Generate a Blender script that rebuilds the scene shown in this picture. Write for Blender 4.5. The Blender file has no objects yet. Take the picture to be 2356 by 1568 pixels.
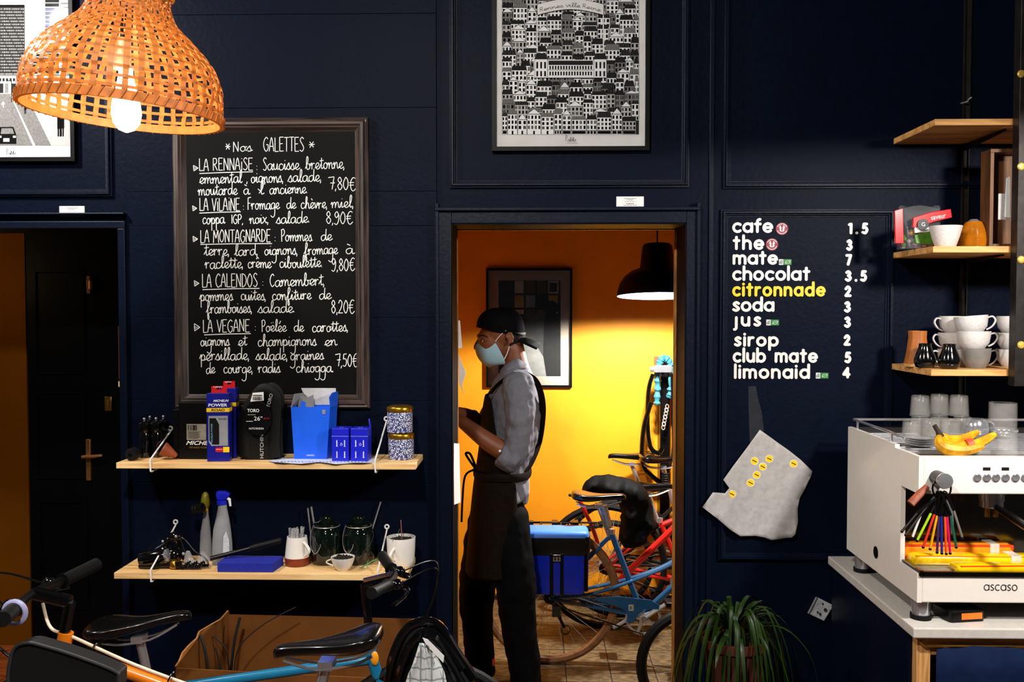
import bpy, bmesh, math, random
from mathutils import Vector, Matrix, Euler
from math import sin, cos, pi, radians, sqrt, atan2
random.seed(7)
scene = bpy.context.scene
COL = scene.collection
V = Vector

# ------------------------------------------------------------------ camera
F = 2160.0
CAM_LOC = V((0.0, -3.5, 1.75))
CAM_ROT = Euler((pi/2 - radians(1.96), 0.0, radians(1.38)))
cam_data = bpy.data.cameras.new('camera')
cam_data.sensor_width = 36.0
cam_data.lens = 36.0*F/2356.0
cam_data.clip_start = 0.05
cam = bpy.data.objects.new('camera', cam_data)
cam.location = CAM_LOC
cam.rotation_euler = CAM_ROT
COL.objects.link(cam)
scene.camera = cam

# ------------------------------------------------------------------ world, exposure
world = bpy.data.worlds.new('world')
scene.world = world
world.use_nodes = True
world.node_tree.nodes['Background'].inputs[0].default_value = (0.6, 0.7, 1.0, 1)
world.node_tree.nodes['Background'].inputs[1].default_value = 0.012
scene.view_settings.view_transform = 'Standard'
scene.view_settings.look = 'None'
scene.view_settings.gamma = 1.0
scene.view_settings.use_curve_mapping = False
scene.view_settings.exposure = 0.0

# ------------------------------------------------------------------ lights of the place (each inside a built lamp, see LAMPS)
def point_light(name, loc, energy, color, radius):
    d = bpy.data.lights.new(name, 'POINT')
    d.energy = energy; d.color = color; d.shadow_soft_size = radius
    o = bpy.data.objects.new(name, d); o.location = loc
    COL.objects.link(o); return o
def spot_light(name, loc, target, energy, color, radius, angle, blend):
    d = bpy.data.lights.new(name, 'SPOT')
    d.energy = energy; d.color = color; d.shadow_soft_size = radius
    d.spot_size = radians(angle); d.spot_blend = blend
    o = bpy.data.objects.new(name, d); o.location = loc
    o.rotation_euler = (V(target)-V(loc)).to_track_quat('-Z', 'Y').to_euler()
    COL.objects.link(o); return o
# café pendants hanging off camera: (lamp position, spot power)
CAFE_LAMPS = [((-2.22, -1.05, 3.13), 150), ((1.7, -1.8, 2.42), 185), ((-0.6, -3.1, 3.3), 300)]
WICKER_POWER = 40
BACK_LAMP_POWER = 345
CORRIDOR_POWER = 0.4  # power of the added corridor globe

# ------------------------------------------------------------------ projection helpers: a pixel of the photo -> a point at depth Y
CAM_M = CAM_ROT.to_matrix()
def ray(px, py):
    return CAM_M @ V(((px-1178.0)/F, -(py-784.0)/F, -1.0))
def P(px, py, Y=0.0):
    d = ray(px, py); t = (Y-CAM_LOC.y)/d.y
    return CAM_LOC + d*t
def PZ(px, py, z):
    d = ray(px, py); t = (z-CAM_LOC.z)/d.z
    return CAM_LOC + d*t
def S(Y): return F/(Y+3.5)
def X0(px, Y=0.0, py=784): return P(px, py, Y).x
def Z0(py, Y=0.0, px=1178): return P(px, py, Y).z

# ------------------------------------------------------------------ materials
def lin(c):
    def g(u):
        u /= 255.0
        return u/12.92 if u <= 0.04045 else ((u+0.055)/1.055)**2.4
    return tuple(g(u) for u in c)
MATS = {}
def mat(name, c, rough=0.5, metal=0.0, var=0.15, scale=30.0, bump=0.0, bscale=None, spec=0.5, emit=None, estr=0.0,
        trans=0.0, ior=1.45, alpha=1.0, subs=0.0, coat=0.0, srgb=True, stretch=(1,1,1)):
    if name in MATS: return MATS[name]
    m = bpy.data.materials.new(name); m.use_nodes = True
    nt = m.node_tree; b = nt.nodes['Principled BSDF']
    col = lin(c) if srgb else tuple(c)
    tc = nt.nodes.new('ShaderNodeTexCoord'); mp = nt.nodes.new('ShaderNodeMapping')
    mp.inputs['Scale'].default_value = stretch
    nt.links.new(tc.outputs['Object'], mp.inputs[0])
    nz = nt.nodes.new('ShaderNodeTexNoise'); nz.inputs['Scale'].default_value = scale; nz.inputs['Detail'].default_value = 4
    nt.links.new(mp.outputs[0], nz.inputs['Vector'])
    rp = nt.nodes.new('ShaderNodeValToRGB')
    lo = tuple(max(0, u*(1-var)) for u in col); hi = tuple(min(1.0, u*(1+var)) for u in col)
    rp.color_ramp.elements[0].position = 0.3; rp.color_ramp.elements[1].position = 0.7
    rp.color_ramp.elements[0].color = (*lo, 1); rp.color_ramp.elements[1].color = (*hi, 1)
    nt.links.new(nz.outputs[0], rp.inputs[0]); nt.links.new(rp.outputs[0], b.inputs['Base Color'])
    b.inputs['Roughness'].default_value = rough; b.inputs['Metallic'].default_value = metal
    b.inputs['Specular IOR Level'].default_value = spec
    b.inputs['Transmission Weight'].default_value = trans; b.inputs['IOR'].default_value = ior
    b.inputs['Alpha'].default_value = alpha
    b.inputs['Coat Weight'].default_value = coat
    if subs: 
        b.inputs['Subsurface Weight'].default_value = subs
        b.inputs['Subsurface Radius'].default_value = (0.02, 0.008, 0.004)
    if emit is not None:
        b.inputs['Emission Color'].default_value = (*lin(emit), 1); b.inputs['Emission Strength'].default_value = estr
    if bump:
        n2 = nt.nodes.new('ShaderNodeTexNoise'); n2.inputs['Scale'].default_value = bscale or scale*2; n2.inputs['Detail'].default_value = 5
        nt.links.new(mp.outputs[0], n2.inputs['Vector'])
        bp = nt.nodes.new('ShaderNodeBump'); bp.inputs['Strength'].default_value = bump; bp.inputs['Distance'].default_value = 0.004
        nt.links.new(n2.outputs[0], bp.inputs['Height']); nt.links.new(bp.outputs[0], b.inputs['Normal'])
    MATS[name] = m; return m
def wood(name, c1, c2, axis=0, scale=6.0, rough=0.55, ring=1.0):
    if name in MATS: return MATS[name]
    m = bpy.data.materials.new(name); m.use_nodes = True
    nt = m.node_tree; b = nt.nodes['Principled BSDF']
    tc = nt.nodes.new('ShaderNodeTexCoord'); mp = nt.nodes.new('ShaderNodeMapping')
    s = [9.0, 9.0, 9.0]; s[axis] = 0.8
    mp.inputs['Scale'].default_value = s
    nt.links.new(tc.outputs['Object'], mp.inputs[0])
    nz = nt.nodes.new('ShaderNodeTexNoise'); nz.inputs['Scale'].default_value = scale; nz.inputs['Detail'].default_value = 6
    nz.inputs['Distortion'].default_value = 1.2*ring
    nt.links.new(mp.outputs[0], nz.inputs['Vector'])
    rp = nt.nodes.new('ShaderNodeValToRGB')
    e = rp.color_ramp.elements
    e[0].position = 0.34; e[1].position = 0.62
    e[0].color = (*lin(c1), 1); e[1].color = (*lin(c2), 1)
    nt.links.new(nz.outputs[0], rp.inputs[0]); nt.links.new(rp.outputs[0], b.inputs['Base Color'])
    bp = nt.nodes.new('ShaderNodeBump'); bp.inputs['Strength'].default_value = 0.15; bp.inputs['Distance'].default_value = 0.002
    nt.links.new(nz.outputs[0], bp.inputs['Height']); nt.links.new(bp.outputs[0], b.inputs['Normal'])
    b.inputs['Roughness'].default_value = rough
    MATS[name] = m; return m

# ------------------------------------------------------------------ mesh builder
class MB:
    def __init__(s, X=None):
        s.v = []; s.f = []; s.fm = []; s.mi = 0; s.X = X
    def add(s, vs, fs):
        o = len(s.v)
        for p in vs:
            p = V(p)
            s.v.append(s.X @ p if s.X is not None else p)
        for f in fs:
            s.f.append([i+o for i in f]); s.fm.append(s.mi)
        return s
    def box(s, x0, x1, y0, y1, z0, z1):
        vs = [(x0,y0,z0),(x1,y0,z0),(x1,y1,z0),(x0,y1,z0),(x0,y0,z1),(x1,y0,z1),(x1,y1,z1),(x0,y1,z1)]
        return s.add(vs, [(0,3,2,1),(4,5,6,7),(0,1,5,4),(1,2,6,5),(2,3,7,6),(3,0,4,7)])
    def obox(s, c, size, rot=None):
        c = V(c); a, b, d = size[0]/2, size[1]/2, size[2]/2
        M = rot if rot is not None else Matrix.Identity(3)
        vs = [c + M @ V(q) for q in [(-a,-b,-d),(a,-b,-d),(a,b,-d),(-a,b,-d),(-a,-b,d),(a,-b,d),(a,b,d),(-a,b,d)]]
        return s.add(vs, [(0,3,2,1),(4,5,6,7),(0,1,5,4),(1,2,6,5),(2,3,7,6),(3,0,4,7)])
    def hexa(s, bottom, top):
        vs = list(bottom)+list(top)
        return s.add(vs, [(0,3,2,1),(4,5,6,7),(0,1,5,4),(1,2,6,5),(2,3,7,6),(3,0,4,7)])
    def quad(s, a, b, c, d): return s.add([a,b,c,d], [(0,1,2,3)])
    def poly(s, pts): return s.add(pts, [tuple(range(len(pts)))])
    def tube(s, pts, r, n=8, closed=False, caps=True, flat=None):
        pts = [V(p) for p in pts]; m = len(pts)
        rs = r if isinstance(r, (list, tuple)) else [r]*m
        T = []
        for i in range(m):
            if closed: t = pts[(i+1) % m]-pts[i-1]
            else: t = pts[min(i+1, m-1)]-pts[max(i-1, 0)]
            T.append(t.normalized() if t.length > 1e-9 else V((0,0,1)))
        u = T[0].orthogonal().normalized()
        if flat is not None:
            u = V(flat); u = (u-T[0]*u.dot(T[0])).normalized()
        vs = []; 
        for i in range(m):
            u = (u-T[i]*u.dot(T[i]))
            u = u.normalized() if u.length > 1e-6 else T[i].orthogonal().normalized()
            w = T[i].cross(u)
            rr = rs[i]
            ra, rb = rr if isinstance(rr, (list, tuple)) else (rr, rr)
            for k in range(n):
                a = 2*pi*k/n
                vs.append(pts[i]+u*(cos(a)*ra)+w*(sin(a)*rb))
        fs = []
        for i in range(m if closed else m-1):
            j = (i+1) % m
            for k in range(n):
                l = (k+1) % n
                fs.append((i*n+k, i*n+l, j*n+l, j*n+k))
        if caps and not closed:
            fs.append(tuple(reversed(range(n)))); fs.append(tuple((m-1)*n+k for k in range(n)))
        return s.add(vs, fs)
    def cyl(s, a, b, r, n=16, r2=None):
        return s.tube([a, b], [r, r if r2 is None else r2], n)
    def lathe(s, prof, c=(0,0,0), n=24, M=None, cap0=True, cap1=True, arc=None):
        c = V(c); vs = []; fs = []
        for (r, z) in prof:
            for k in range(n):
                a = 2*pi*k/n
                p = V((r*cos(a), r*sin(a), z))
                vs.append(c + (M @ p if M is not None else p))
        for i in range(len(prof)-1):
            for k in range(n):
                l = (k+1) % n
                fs.append((i*n+k, i*n+l, (i+1)*n+l, (i+1)*n+k))
        if cap0: fs.append(tuple(reversed(range(n))))
        if cap1: fs.append(tuple((len(prof)-1)*n+k for k in range(n)))
        return s.add(vs, fs)
    def sphere(s, c, r, n=12, m=8, M=None):
        r = r if isinstance(r, (list, tuple)) else (r, r, r)
        prof = [(sin(pi*i/m), -cos(pi*i/m)) for i in range(m+1)]
        c = V(c); vs = []; fs = []
        for (q, z) in prof:
            for k in range(n):
                a = 2*pi*k/n
                p = V((q*cos(a)*r[0], q*sin(a)*r[1], z*r[2]))
                vs.append(c + (M @ p if M is not None else p))
        for i in range(m):
            for k in range(n):
                l = (k+1) % n
                fs.append((i*n+k, i*n+l, (i+1)*n+l, (i+1)*n+k))
        return s.add(vs, fs)
    def loft(s, rings, closed=True, caps=True):
        n = len(rings[0]); vs = [p for r in rings for p in r]; fs = []
        for i in range(len(rings)-1):
            for k in range(n if closed else n-1):
                l = (k+1) % n
                fs.append((i*n+k, i*n+l, (i+1)*n+l, (i+1)*n+k))
        if caps and closed:
            fs.append(tuple(reversed(range(n)))); fs.append(tuple((len(rings)-1)*n+k for k in range(n)))
        return s.add(vs, fs)
    def prism(s, poly, d):
        """poly: 3-D outline, d: extrusion vector"""
        n = len(poly); d = V(d); vs = [V(p) for p in poly]+[V(p)+d for p in poly]
        fs = [tuple(range(n)), tuple(reversed(range(n, 2*n)))]
        for k in range(n):
            l = (k+1) % n
            fs.append((l, k, k+n, l+n))
        return s.add(vs, fs)
    def xzprism(s, poly, y0, y1):
        return s.prism([(p[0], y0, p[1]) for p in poly], (0, y1-y0, 0))
    def frame(s, x0, x1, z0, z1, prof):
        """mitred picture-frame moulding in the XZ plane. prof: (inset from the outer edge, y)"""
        rings = []
        for (i, y) in prof:
            rings.append([V((x0+i,y,z0+i)), V((x1-i,y,z0+i)), V((x1-i,y,z1-i)), V((x0+i,y,z1-i))])
        return s.loft(rings, True, False)
    def ribbon(s, pts, w, M, depth=0.0006, cap=0):
        """flat stroke: 2-D polyline -> thin raised ribbon; M maps (x,y,h) to the world"""
        n = len(pts)
        if n < 2: return s
        L = []; Rr = []
        for i in range(n):
            a = pts[max(i-1,0)]; b = pts[min(i+1,n-1)]
            tx, ty = b[0]-a[0], b[1]-a[1]; l = sqrt(tx*tx+ty*ty) or 1e-9
            nx, ny = -ty/l*w/2, tx/l*w/2
            L.append((pts[i][0]+nx, pts[i][1]+ny)); Rr.append((pts[i][0]-nx, pts[i][1]-ny))
        s.nrib = getattr(s, 'nrib', 0)+1; e0 = (s.nrib % 12)*depth*0.06; e1 = depth*0.05/n
        top = [M(x, y, depth+e0+e1*i) for i, (x, y) in enumerate(L)]+[M(x, y, depth+e0+e1*i) for i, (x, y) in enumerate(Rr)]
        bot = [M(x, y, 0) for x, y in L]+[M(x, y, 0) for x, y in Rr]
        fs = []
        for i in range(n-1):
            fs.append((i, n+i, n+i+1, i+1))
        if depth > 0.001:
            o = 2*n
            for i in range(n-1):
                fs.append((i, i+1, o+i+1, o+i)); fs.append((n+i+1, n+i, o+n+i, o+n+i+1))
            s.add(top+bot, fs)
        else:
            s.add(top, fs)
        if cap:
            for e in ((0, 1), (n-1, n-2)):
                c = pts[e[0]]
                ring = [(c[0]+cos(2*pi*k/cap)*w/2, c[1]+sin(2*pi*k/cap)*w/2) for k in range(cap)]
                if depth > 0.001:
                    vs = [M(x, y, (depth+e0)*(0.997 if e[0] == 0 else 0.994)) for x, y in ring]+[M(x, y, 0) for x, y in ring]
                    f2 = [tuple(range(cap))]+[((k+1)%cap, k, cap+k, cap+(k+1)%cap) for k in range(cap)]
                    s.add(vs, f2)
                else:
                    s.add([M(x, y, depth) for x, y in ring], [tuple(range(cap))])
        return s
    def build(s, name, m, parent=None, label=None, cat=None, group=None, kind=None, smooth=35, bevel=0, seg=2, recalc=True, origin=None):
        mats = m if isinstance(m, (list, tuple)) else [m]
        off = V((0,0,0))
        if parent is not None:
            q = parent
            while q is not None:
                off = off + q.location; q = q.parent
        else:
            if origin is not None: off = V(origin)
            else:
                xs = [p.x for p in s.v]; ys = [p.y for p in s.v]; zs = [p.z for p in s.v]
                off = V(((min(xs)+max(xs))/2, (min(ys)+max(ys))/2, min(zs)))
        me = bpy.data.meshes.new(name)
        me.from_pydata([tuple(p-off) for p in s.v], [], s.f)
        for q in mats: me.materials.append(q)
        if len(mats) > 1: me.polygons.foreach_set('material_index', s.fm)
        if recalc:
            bm = bmesh.new(); bm.from_mesh(me)
            bmesh.ops.recalc_face_normals(bm, faces=bm.faces)
            bm.to_mesh(me); bm.free()
        if smooth:
            me.shade_smooth()
            try: me.set_sharp_from_angle(angle=radians(smooth))
            except Exception: pass
        me.update()
        o = bpy.data.objects.new(name, me)
        COL.objects.link(o)
        if parent is not None: o.parent = parent
        else: o.location = off
        if bevel:
            bv = o.modifiers.new('bevel', 'BEVEL'); bv.width = bevel; bv.segments = seg; bv.limit_method = 'ANGLE'; bv.angle_limit = radians(40)
        tag(o, label, cat, group, kind)
        return o
def tag(o, label=None, cat=None, group=None, kind=None):
    if label: o['label'] = label
    if cat: o['category'] = cat
    if group: o['group'] = group
    if kind: o['kind'] = kind
    return o
def thing(name, label, cat, loc=(0,0,0), group=None, kind=None):
    o = bpy.data.objects.new(name, None); o.empty_display_size = 0.05
    o.location = V(loc); COL.objects.link(o)
    return tag(o, label, cat, group, kind)
def copy_tree(o, parent=None):
    c = o.copy(); COL.objects.link(c)
    if parent is not None: c.parent = parent
    for ch in list(o.children): copy_tree(ch, c)
    return c
def dup(o, loc, rotz=None, label=None, rot=None):
    c = copy_tree(o); c.location = V(loc)
    if rot is not None: c.rotation_euler = rot
    elif rotz is not None: c.rotation_euler = (0, 0, rotz)
    if label: c['label'] = label
    return c
def remeshed(mb, name, m, voxel, parent=None, smooth_it=5, factor=0.5, sub=False, **kw):
    """one continuous skin around overlapping volumes"""
    o = mb.build(name, m, parent, smooth=180, **kw)
    r = o.modifiers.new('remesh', 'REMESH'); r.mode = 'VOXEL'; r.voxel_size = voxel; r.use_smooth_shade = True
    sm = o.modifiers.new('smooth', 'SMOOTH'); sm.iterations = smooth_it; sm.factor = factor
    dg = bpy.context.evaluated_depsgraph_get()
    me = bpy.data.meshes.new_from_object(o.evaluated_get(dg))
    o.modifiers.clear(); old = o.data; o.data = me; bpy.data.meshes.remove(old); me.name = name
    if not me.materials:
        me.materials.append(m)
    me.shade_smooth()
    return o
def inflate(outl, Y, depth, seed=1, step=9, wr=0.01, freq=.06):
    """soft body from a pixel outline standing at depth Y: both sides bulge by the distance to the edge"""
    from mathutils.geometry import delaunay_2d_cdt
    rr = random.Random(seed); n0 = len(outl)
    def ins(x, y):
        c = False; j = n0-1
        for i in range(n0):
            xi, yi = outl[i]; xj, yj = outl[j]
            if (yi > y) != (yj > y) and x < (xj-xi)*(y-yi)/(yj-yi)+xi: c = not c
            j = i
        return c
    def dist(x, y):
        best = 1e9
        for i in range(n0):
            ax, ay = outl[i]; bx, by = outl[(i+1) % n0]; dx, dy = bx-ax, by-ay
            t = max(0, min(1, ((x-ax)*dx+(y-ay)*dy)/(dx*dx+dy*dy+1e-9))); best = min(best, (x-ax-dx*t)**2+(y-ay-dy*t)**2)
        return sqrt(best)
    xs = [p[0] for p in outl]; ys = [p[1] for p in outl]; gp = []
    x = min(xs)
    while x < max(xs):
        y = min(ys)
        while y < max(ys):
            q = (x+rr.uniform(-2,2), y+rr.uniform(-2,2))
            if ins(*q) and dist(*q) > step*.5: gp.append(q)
            y += step
        x += step
    res = delaunay_2d_cdt([V(p) for p in outl]+[V(p) for p in gp], [(i, (i+1) % n0) for i in range(n0)], [list(range(n0))], 1, 1e-4)
    ds = [dist(v[0], v[1]) for v in res[0]]; mxd = max(ds)
    m = MB(); fr = []; bk = []
    for v, d in zip(res[0], ds):
        u = sqrt(max(0, 1-(1-min(1, d/(mxd*.7)))**2))
        w_ = wr*u*(sin(v[0]*freq*1.7+v[1]*freq*.6)+.7*sin(v[0]*freq*.5-v[1]*freq*2.1+1)+.4*sin(v[0]*freq*3+v[1]*freq*2.7))
        p = P(v[0], v[1], Y); fr.append(p+V((0,-depth*u+w_,0))); bk.append(p+V((0,depth*.8*u+.001,0)))
    nn = len(fr); fs = [tuple(f) for f in res[2]]
    m.add(fr+bk, fs+[tuple(i+nn for i in reversed(f)) for f in fs])
    return m
def cr(pts, sub=6, closed=False):
    """Catmull-Rom through points of any dimension"""
    n = len(pts); out = []
    if n < 3 and not closed:
        return [tuple(p) for p in pts]
    rng = range(n if closed else n-1)
    for i in rng:
        p0 = pts[(i-1) % n] if closed or i > 0 else pts[0]
        p1 = pts[i]; p2 = pts[(i+1) % n]
        p3 = pts[(i+2) % n] if closed or i+2 < n else pts[-1]
        for k in range(sub):
            t = k/sub
            out.append(tuple(0.5*((2*b)+(-a+c)*t+(2*a-5*b+4*c-d)*t*t+(-a+3*b-3*c+d)*t**3) for a, b, c, d in zip(p0, p1, p2, p3)))
    if not closed: out.append(tuple(pts[-1]))
    return out
def wrinkle(o, size, strength):
    tx = bpy.data.textures.get('cloth_folds_%g' % size) or bpy.data.textures.new('cloth_folds_%g' % size, 'CLOUDS')
    tx.noise_scale = size; tx.noise_depth = 1
    d = o.modifiers.new('folds', 'DISPLACE'); d.texture = tx; d.strength = strength; d.mid_level = 0.5; d.texture_coords = 'GLOBAL'
def cr3(pts, sub=6, closed=False): return [V(p) for p in cr([tuple(p) for p in pts], sub, closed)]
def rrect(x0, x1, z0, z1, r, n=4):
    out = []
    for cx, cz, a0 in ((x1-r, z0+r, -90), (x1-r, z1-r, 0), (x0+r, z1-r, 90), (x0+r, z0+r, 180)):
        for k in range(n+1):
            a = radians(a0+90*k/n); out.append((cx+cos(a)*r, cz+sin(a)*r))
    return out
def wallmap(o, ux=(1,0,0), uy=(0,0,1), un=(0,-1,0)):
    o = V(o); ux = V(ux); uy = V(uy); un = V(un)
    return lambda x, y, h: o+ux*x+uy*y+un*h
_fontcache = {}
def text_part(txt, o, w, h, m, parent, name='lettering', ux=(1,0,0), uy=(0,0,1), un=(0,-1,0), label=None, lift=0.0004, slant=0.0, bold=0.0):
    """flat printed lettering (built-in font) fitted into a w x h box with lower-left corner o"""
    c = bpy.data.curves.new('lettering', 'FONT'); c.body = txt; c.resolution_u = 3; c.offset = bold
    t = bpy.data.objects.new('lettering', c); COL.objects.link(t)
    dg = bpy.context.evaluated_depsgraph_get()
    me = bpy.data.meshes.new_from_object(t.evaluated_get(dg))
    bpy.data.objects.remove(t); bpy.data.curves.remove(c)
    xs = [v.co.x for v in me.vertices]; ys = [v.co.y for v in me.vertices]
    x0, x1, y0, y1 = min(xs), max(xs), min(ys), max(ys)
    mb = MB(); M = wallmap(o, ux, uy, un)
    vs = [M((v.co.x-x0)/(x1-x0)*w + slant*(v.co.y-y0)/(y1-y0)*h, (v.co.y-y0)/max(1e-6, y1-y0)*h, lift) for v in me.vertices]
    mb.add(vs, [tuple(p.vertices) for p in me.polygons])
    bpy.data.meshes.remove(me)
    return mb.build(name, m, parent, smooth=0, recalc=False, label=label)
# ------------------------------------------------------------------ stroke alphabets (x-height 1, baseline 0)
HAND = {
 'a': (1.05, [[(.85,.85),(.55,1.0),(.15,.75),(.1,.3),(.35,0),(.7,.25),(.86,.92)],[(.86,.95),(.85,.35),(.95,.02),(1.2,.2)]]),
 'b': (1.0, [[(-.05,.15),(.35,.9),(.5,1.7),(.35,2.05),(.22,1.6),(.2,.4),(.4,0),(.72,.15),(.8,.6),(.6,.92),(.75,.82),(1.1,.88)]]),
 'c': (.85, [[(.75,.78),(.5,1),(.18,.8),(.1,.4),(.28,.02),(.6,.05),(.95,.3)]]),
 'd': (1.08, [[(.85,.85),(.55,1),(.15,.75),(.1,.3),(.35,0),(.7,.25),(.86,.9)],[(.94,2.05),(.88,.9),(.94,.1),(1.2,.2)]]),
 'e': (.85, [[(-.05,.2),(.4,.35),(.72,.72),(.55,1.0),(.25,.85),(.14,.4),(.38,.02),(.68,.08),(.95,.3)]]),
 'f': (.8, [[(-.05,.2),(.5,1.2),(.66,1.8),(.48,2.1),(.32,1.7),(.28,.3),(.28,-.7),(.42,-1.0),(.52,-.6),(.42,-.05),(.9,.25)]]),
 'g': (1.0, [[(.8,.85),(.5,1),(.12,.72),(.14,.2),(.45,.05),(.75,.4),(.83,.95),(.83,-.4),(.72,-1.1),(.35,-1.35),(-.05,-1.05)],[(.8,.1),(1.1,.3)]]),
 'h': (1.08, [[(-.05,.15),(.35,1),(.5,1.75),(.36,2.05),(.24,1.6),(.2,0)],[(.2,.3),(.5,.95),(.75,.85),(.8,.25),(.93,.02),(1.15,.2)]]),
 'i': (.55, [[(-.05,.15),(.25,.95),(.26,.25),(.38,.02),(.62,.22)],[(.28,1.42),(.33,1.5)]]),
 'l': (.58, [[(-.05,.15),(.38,.9),(.52,1.75),(.38,2.08),(.25,1.6),(.24,.3),(.38,.02),(.65,.22)]]),
 'm': (1.5, [[(-.05,.6),(.12,.95),(.2,.75),(.2,0)],[(.2,.3),(.45,.92),(.64,.9),(.7,.6),(.7,0)],[(.7,.3),(.95,.92),(1.14,.9),(1.2,.5),(1.25,.12),(1.38,.02),(1.6,.2)]]),
 'n': (1.0, [[(-.05,.6),(.12,.95),(.2,.75),(.2,0)],[(.2,.3),(.45,.92),(.66,.9),(.72,.5),(.77,.12),(.9,.02),(1.1,.2)]]),
 'o': (.92, [[(.58,.98),(.25,.85),(.1,.45),(.3,.02),(.62,.1),(.76,.55),(.56,.98),(.7,.82),(1.0,.9)]]),
 'p': (1.0, [[(-.05,.3),(.22,1.0),(.24,.2),(.24,-1.1)],[(.24,.5),(.5,.97),(.78,.8),(.82,.35),(.58,.02),(.3,.15)],[(.6,.02),(1.05,.2)]]),
 'r': (.8, [[(-.05,.55),(.12,1.0),(.2,.8),(.2,0)],[(.2,.5),(.38,.9),(.58,.97),(.7,.85)]]),
 's': (.75, [[(-.08,.1),(.42,1.05),(.5,.75),(.62,.3),(.42,0),(.12,.15)],[(.5,.05),(.85,.2)]]),
 't': (.68, [[(-.05,.15),(.3,.75)],[(.38,1.7),(.35,.3),(.48,.02),(.75,.22)],[(.0,1.22),(.78,1.32)]]),
 'u': (1.0, [[(-.05,.5),(.12,.97),(.15,.3),(.35,.02),(.62,.22),(.74,.95),(.76,.2),(.88,.02),(1.08,.2)]]),
 'v': (.8, [[(-.02,.9),(.14,.92),(.38,.02),(.64,.92),(.9,.85)]]),
 'x': (.85, [[(-.02,.9),(.2,.9),(.6,.05),(.85,.15)],[(.75,.98),(.05,0)]]),
 'A': (.85, [[(0,0),(.38,2),(.72,0)],[(.12,.72),(.62,.72)]]),
 'C': (.85, [[(.72,1.7),(.45,2),(.1,1.4),(.08,.6),(.4,0),(.75,.3)]]),
 'D': (.85, [[(.08,0),(.08,2)],[(.08,2),(.5,1.75),(.7,1.0),(.5,.25),(.08,0)]]),
 'E': (.78, [[(.68,2),(.08,2)],[(.08,2),(.08,0)],[(.08,0),(.68,.02)],[(.08,1.05),(.55,1.08)]]),
 'F': (.78, [[(.75,2.05),(.08,1.95)],[(.1,1.95),(.08,0)],[(.08,1.05),(.55,1.1)]]),
 'G': (.9, [[(.72,1.75),(.45,2),(.1,1.4),(.08,.6),(.4,0),(.72,.35),(.75,.95)],[(.75,.95),(.45,.95)]]),
 'I': (.35, [[(.15,0),(.15,1.95)]]),
 'L': (.72, [[(.08,2),(.08,0)],[(.08,0),(.62,.03)]]),
 'M': (1.05, [[(.05,0),(.15,2)],[(.15,2),(.48,.75)],[(.48,.75),(.82,2)],[(.82,2),(.92,0)]]),
 'N': (.9, [[(.08,0),(.1,2)],[(.1,2),(.7,.05)],[(.7,.05),(.72,2)]]),
 'O': (.9, [[(.4,2),(.08,1.2),(.1,.5),(.4,0),(.72,.6),(.7,1.5),(.4,2)]]),
 'P': (.8, [[(.12,0),(.1,2)],[(.0,1.85),(.45,2.05),(.7,1.55),(.45,1.0),(.12,.95)]]),
 'R': (.85, [[(.08,0),(.08,2)],[(.08,2),(.5,1.95),(.6,1.5),(.45,1.1),(.08,1.0)],[(.25,1.0),(.7,0)]]),
 'S': (.8, [[(.65,1.75),(.4,2),(.12,1.6),(.4,1.05),(.66,.5),(.4,0),(.05,.2)]]),
 'T': (.8, [[(0,2),(.75,2)],[(.38,2),(.36,0)]]),
 'V': (.8, [[(.02,2),(.36,0)],[(.36,0),(.72,2)]]),
 'W': (1.1, [[(.0,.1),(.2,1.9),(.35,2.0),(.4,0)],[(.4,.2),(.75,1.9),(.9,1.9),(.92,.3),(1.1,0)]]),
 '0': (.85, [[(.4,2),(.08,1.2),(.1,.5),(.4,0),(.7,.6),(.68,1.5),(.4,2)]]),
 '1': (.5, [[(0,1.5),(.3,2),(.3,0)]]),
 '2': (.85, [[(.05,1.5),(.3,2),(.62,1.6),(.45,.8),(.02,.02)],[(.02,.02),(.75,.05)]]),
 '5': (.85, [[(.7,2),(.2,1.95)],[(.2,1.95),(.12,1.15)],[(.12,1.15),(.5,1.2),(.68,.7),(.45,.05),(.02,.15)]]),
 '7': (.85, [[(-.1,1.85),(.75,2)],[(.75,2),(.45,0)],[(.2,1.0),(.85,1.05)]]),
 '8': (.85, [[(.4,1.1),(.12,1.5),(.38,2),(.62,1.5),(.4,1.1),(.08,.6),(.38,0),(.7,.55),(.4,1.1)]]),
 '9': (.85, [[(.65,1.5),(.4,2),(.1,1.5),(.35,1.0),(.66,1.5),(.62,.5),(.35,-.1),(.0,.1)]]),
 '\u20ac': (.95, [[(.95,1.85),(.6,2),(.25,1.3),(.3,.3),(.6,-.1),(1.0,.3)],[(.05,1.2),(.75,1.25)],[(.05,.8),(.7,.85)]]),
 ',': (.35, [[(.15,.12),(.05,-.3)]]), '.': (.3, [[(.1,.0),(.16,.1)]]), ':': (.4, [[(.15,.1),(.18,.2)],[(.15,.9),(.18,1.0)]]),
 "'": (.35, [[(.2,2.0),(.1,1.6)]]), '*': (.8, [[(.1,.3),(.6,1.4)],[(.6,.3),(.1,1.4)],[(-.02,.85),(.75,.85)]]), ' ': (.55, []),
 'j': (.4,[[(.25,.95),(.22,-.8),(0,-1)]]),
}
for ch, base, acc in (('\u00e8','e',[(.25,1.7),(.5,1.4)]), ('\u00e9','e',[(.3,1.35),(.62,1.85)]), ('\u00e0','a',[(.2,1.75),(.6,1.5)])):
    HAND[ch] = (HAND[base][0], HAND[base][1]+[acc])
HAND['\u00ea'] = (HAND['e'][0], HAND['e'][1]+[[(.15,1.45),(.42,1.8)],[(.42,1.8),(.65,1.5)]])
HAND['\u00eb'] = (HAND['e'][0], HAND['e'][1]+[[(.2,1.4),(.24,1.5)],[(.55,1.45),(.58,1.55)]])
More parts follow.
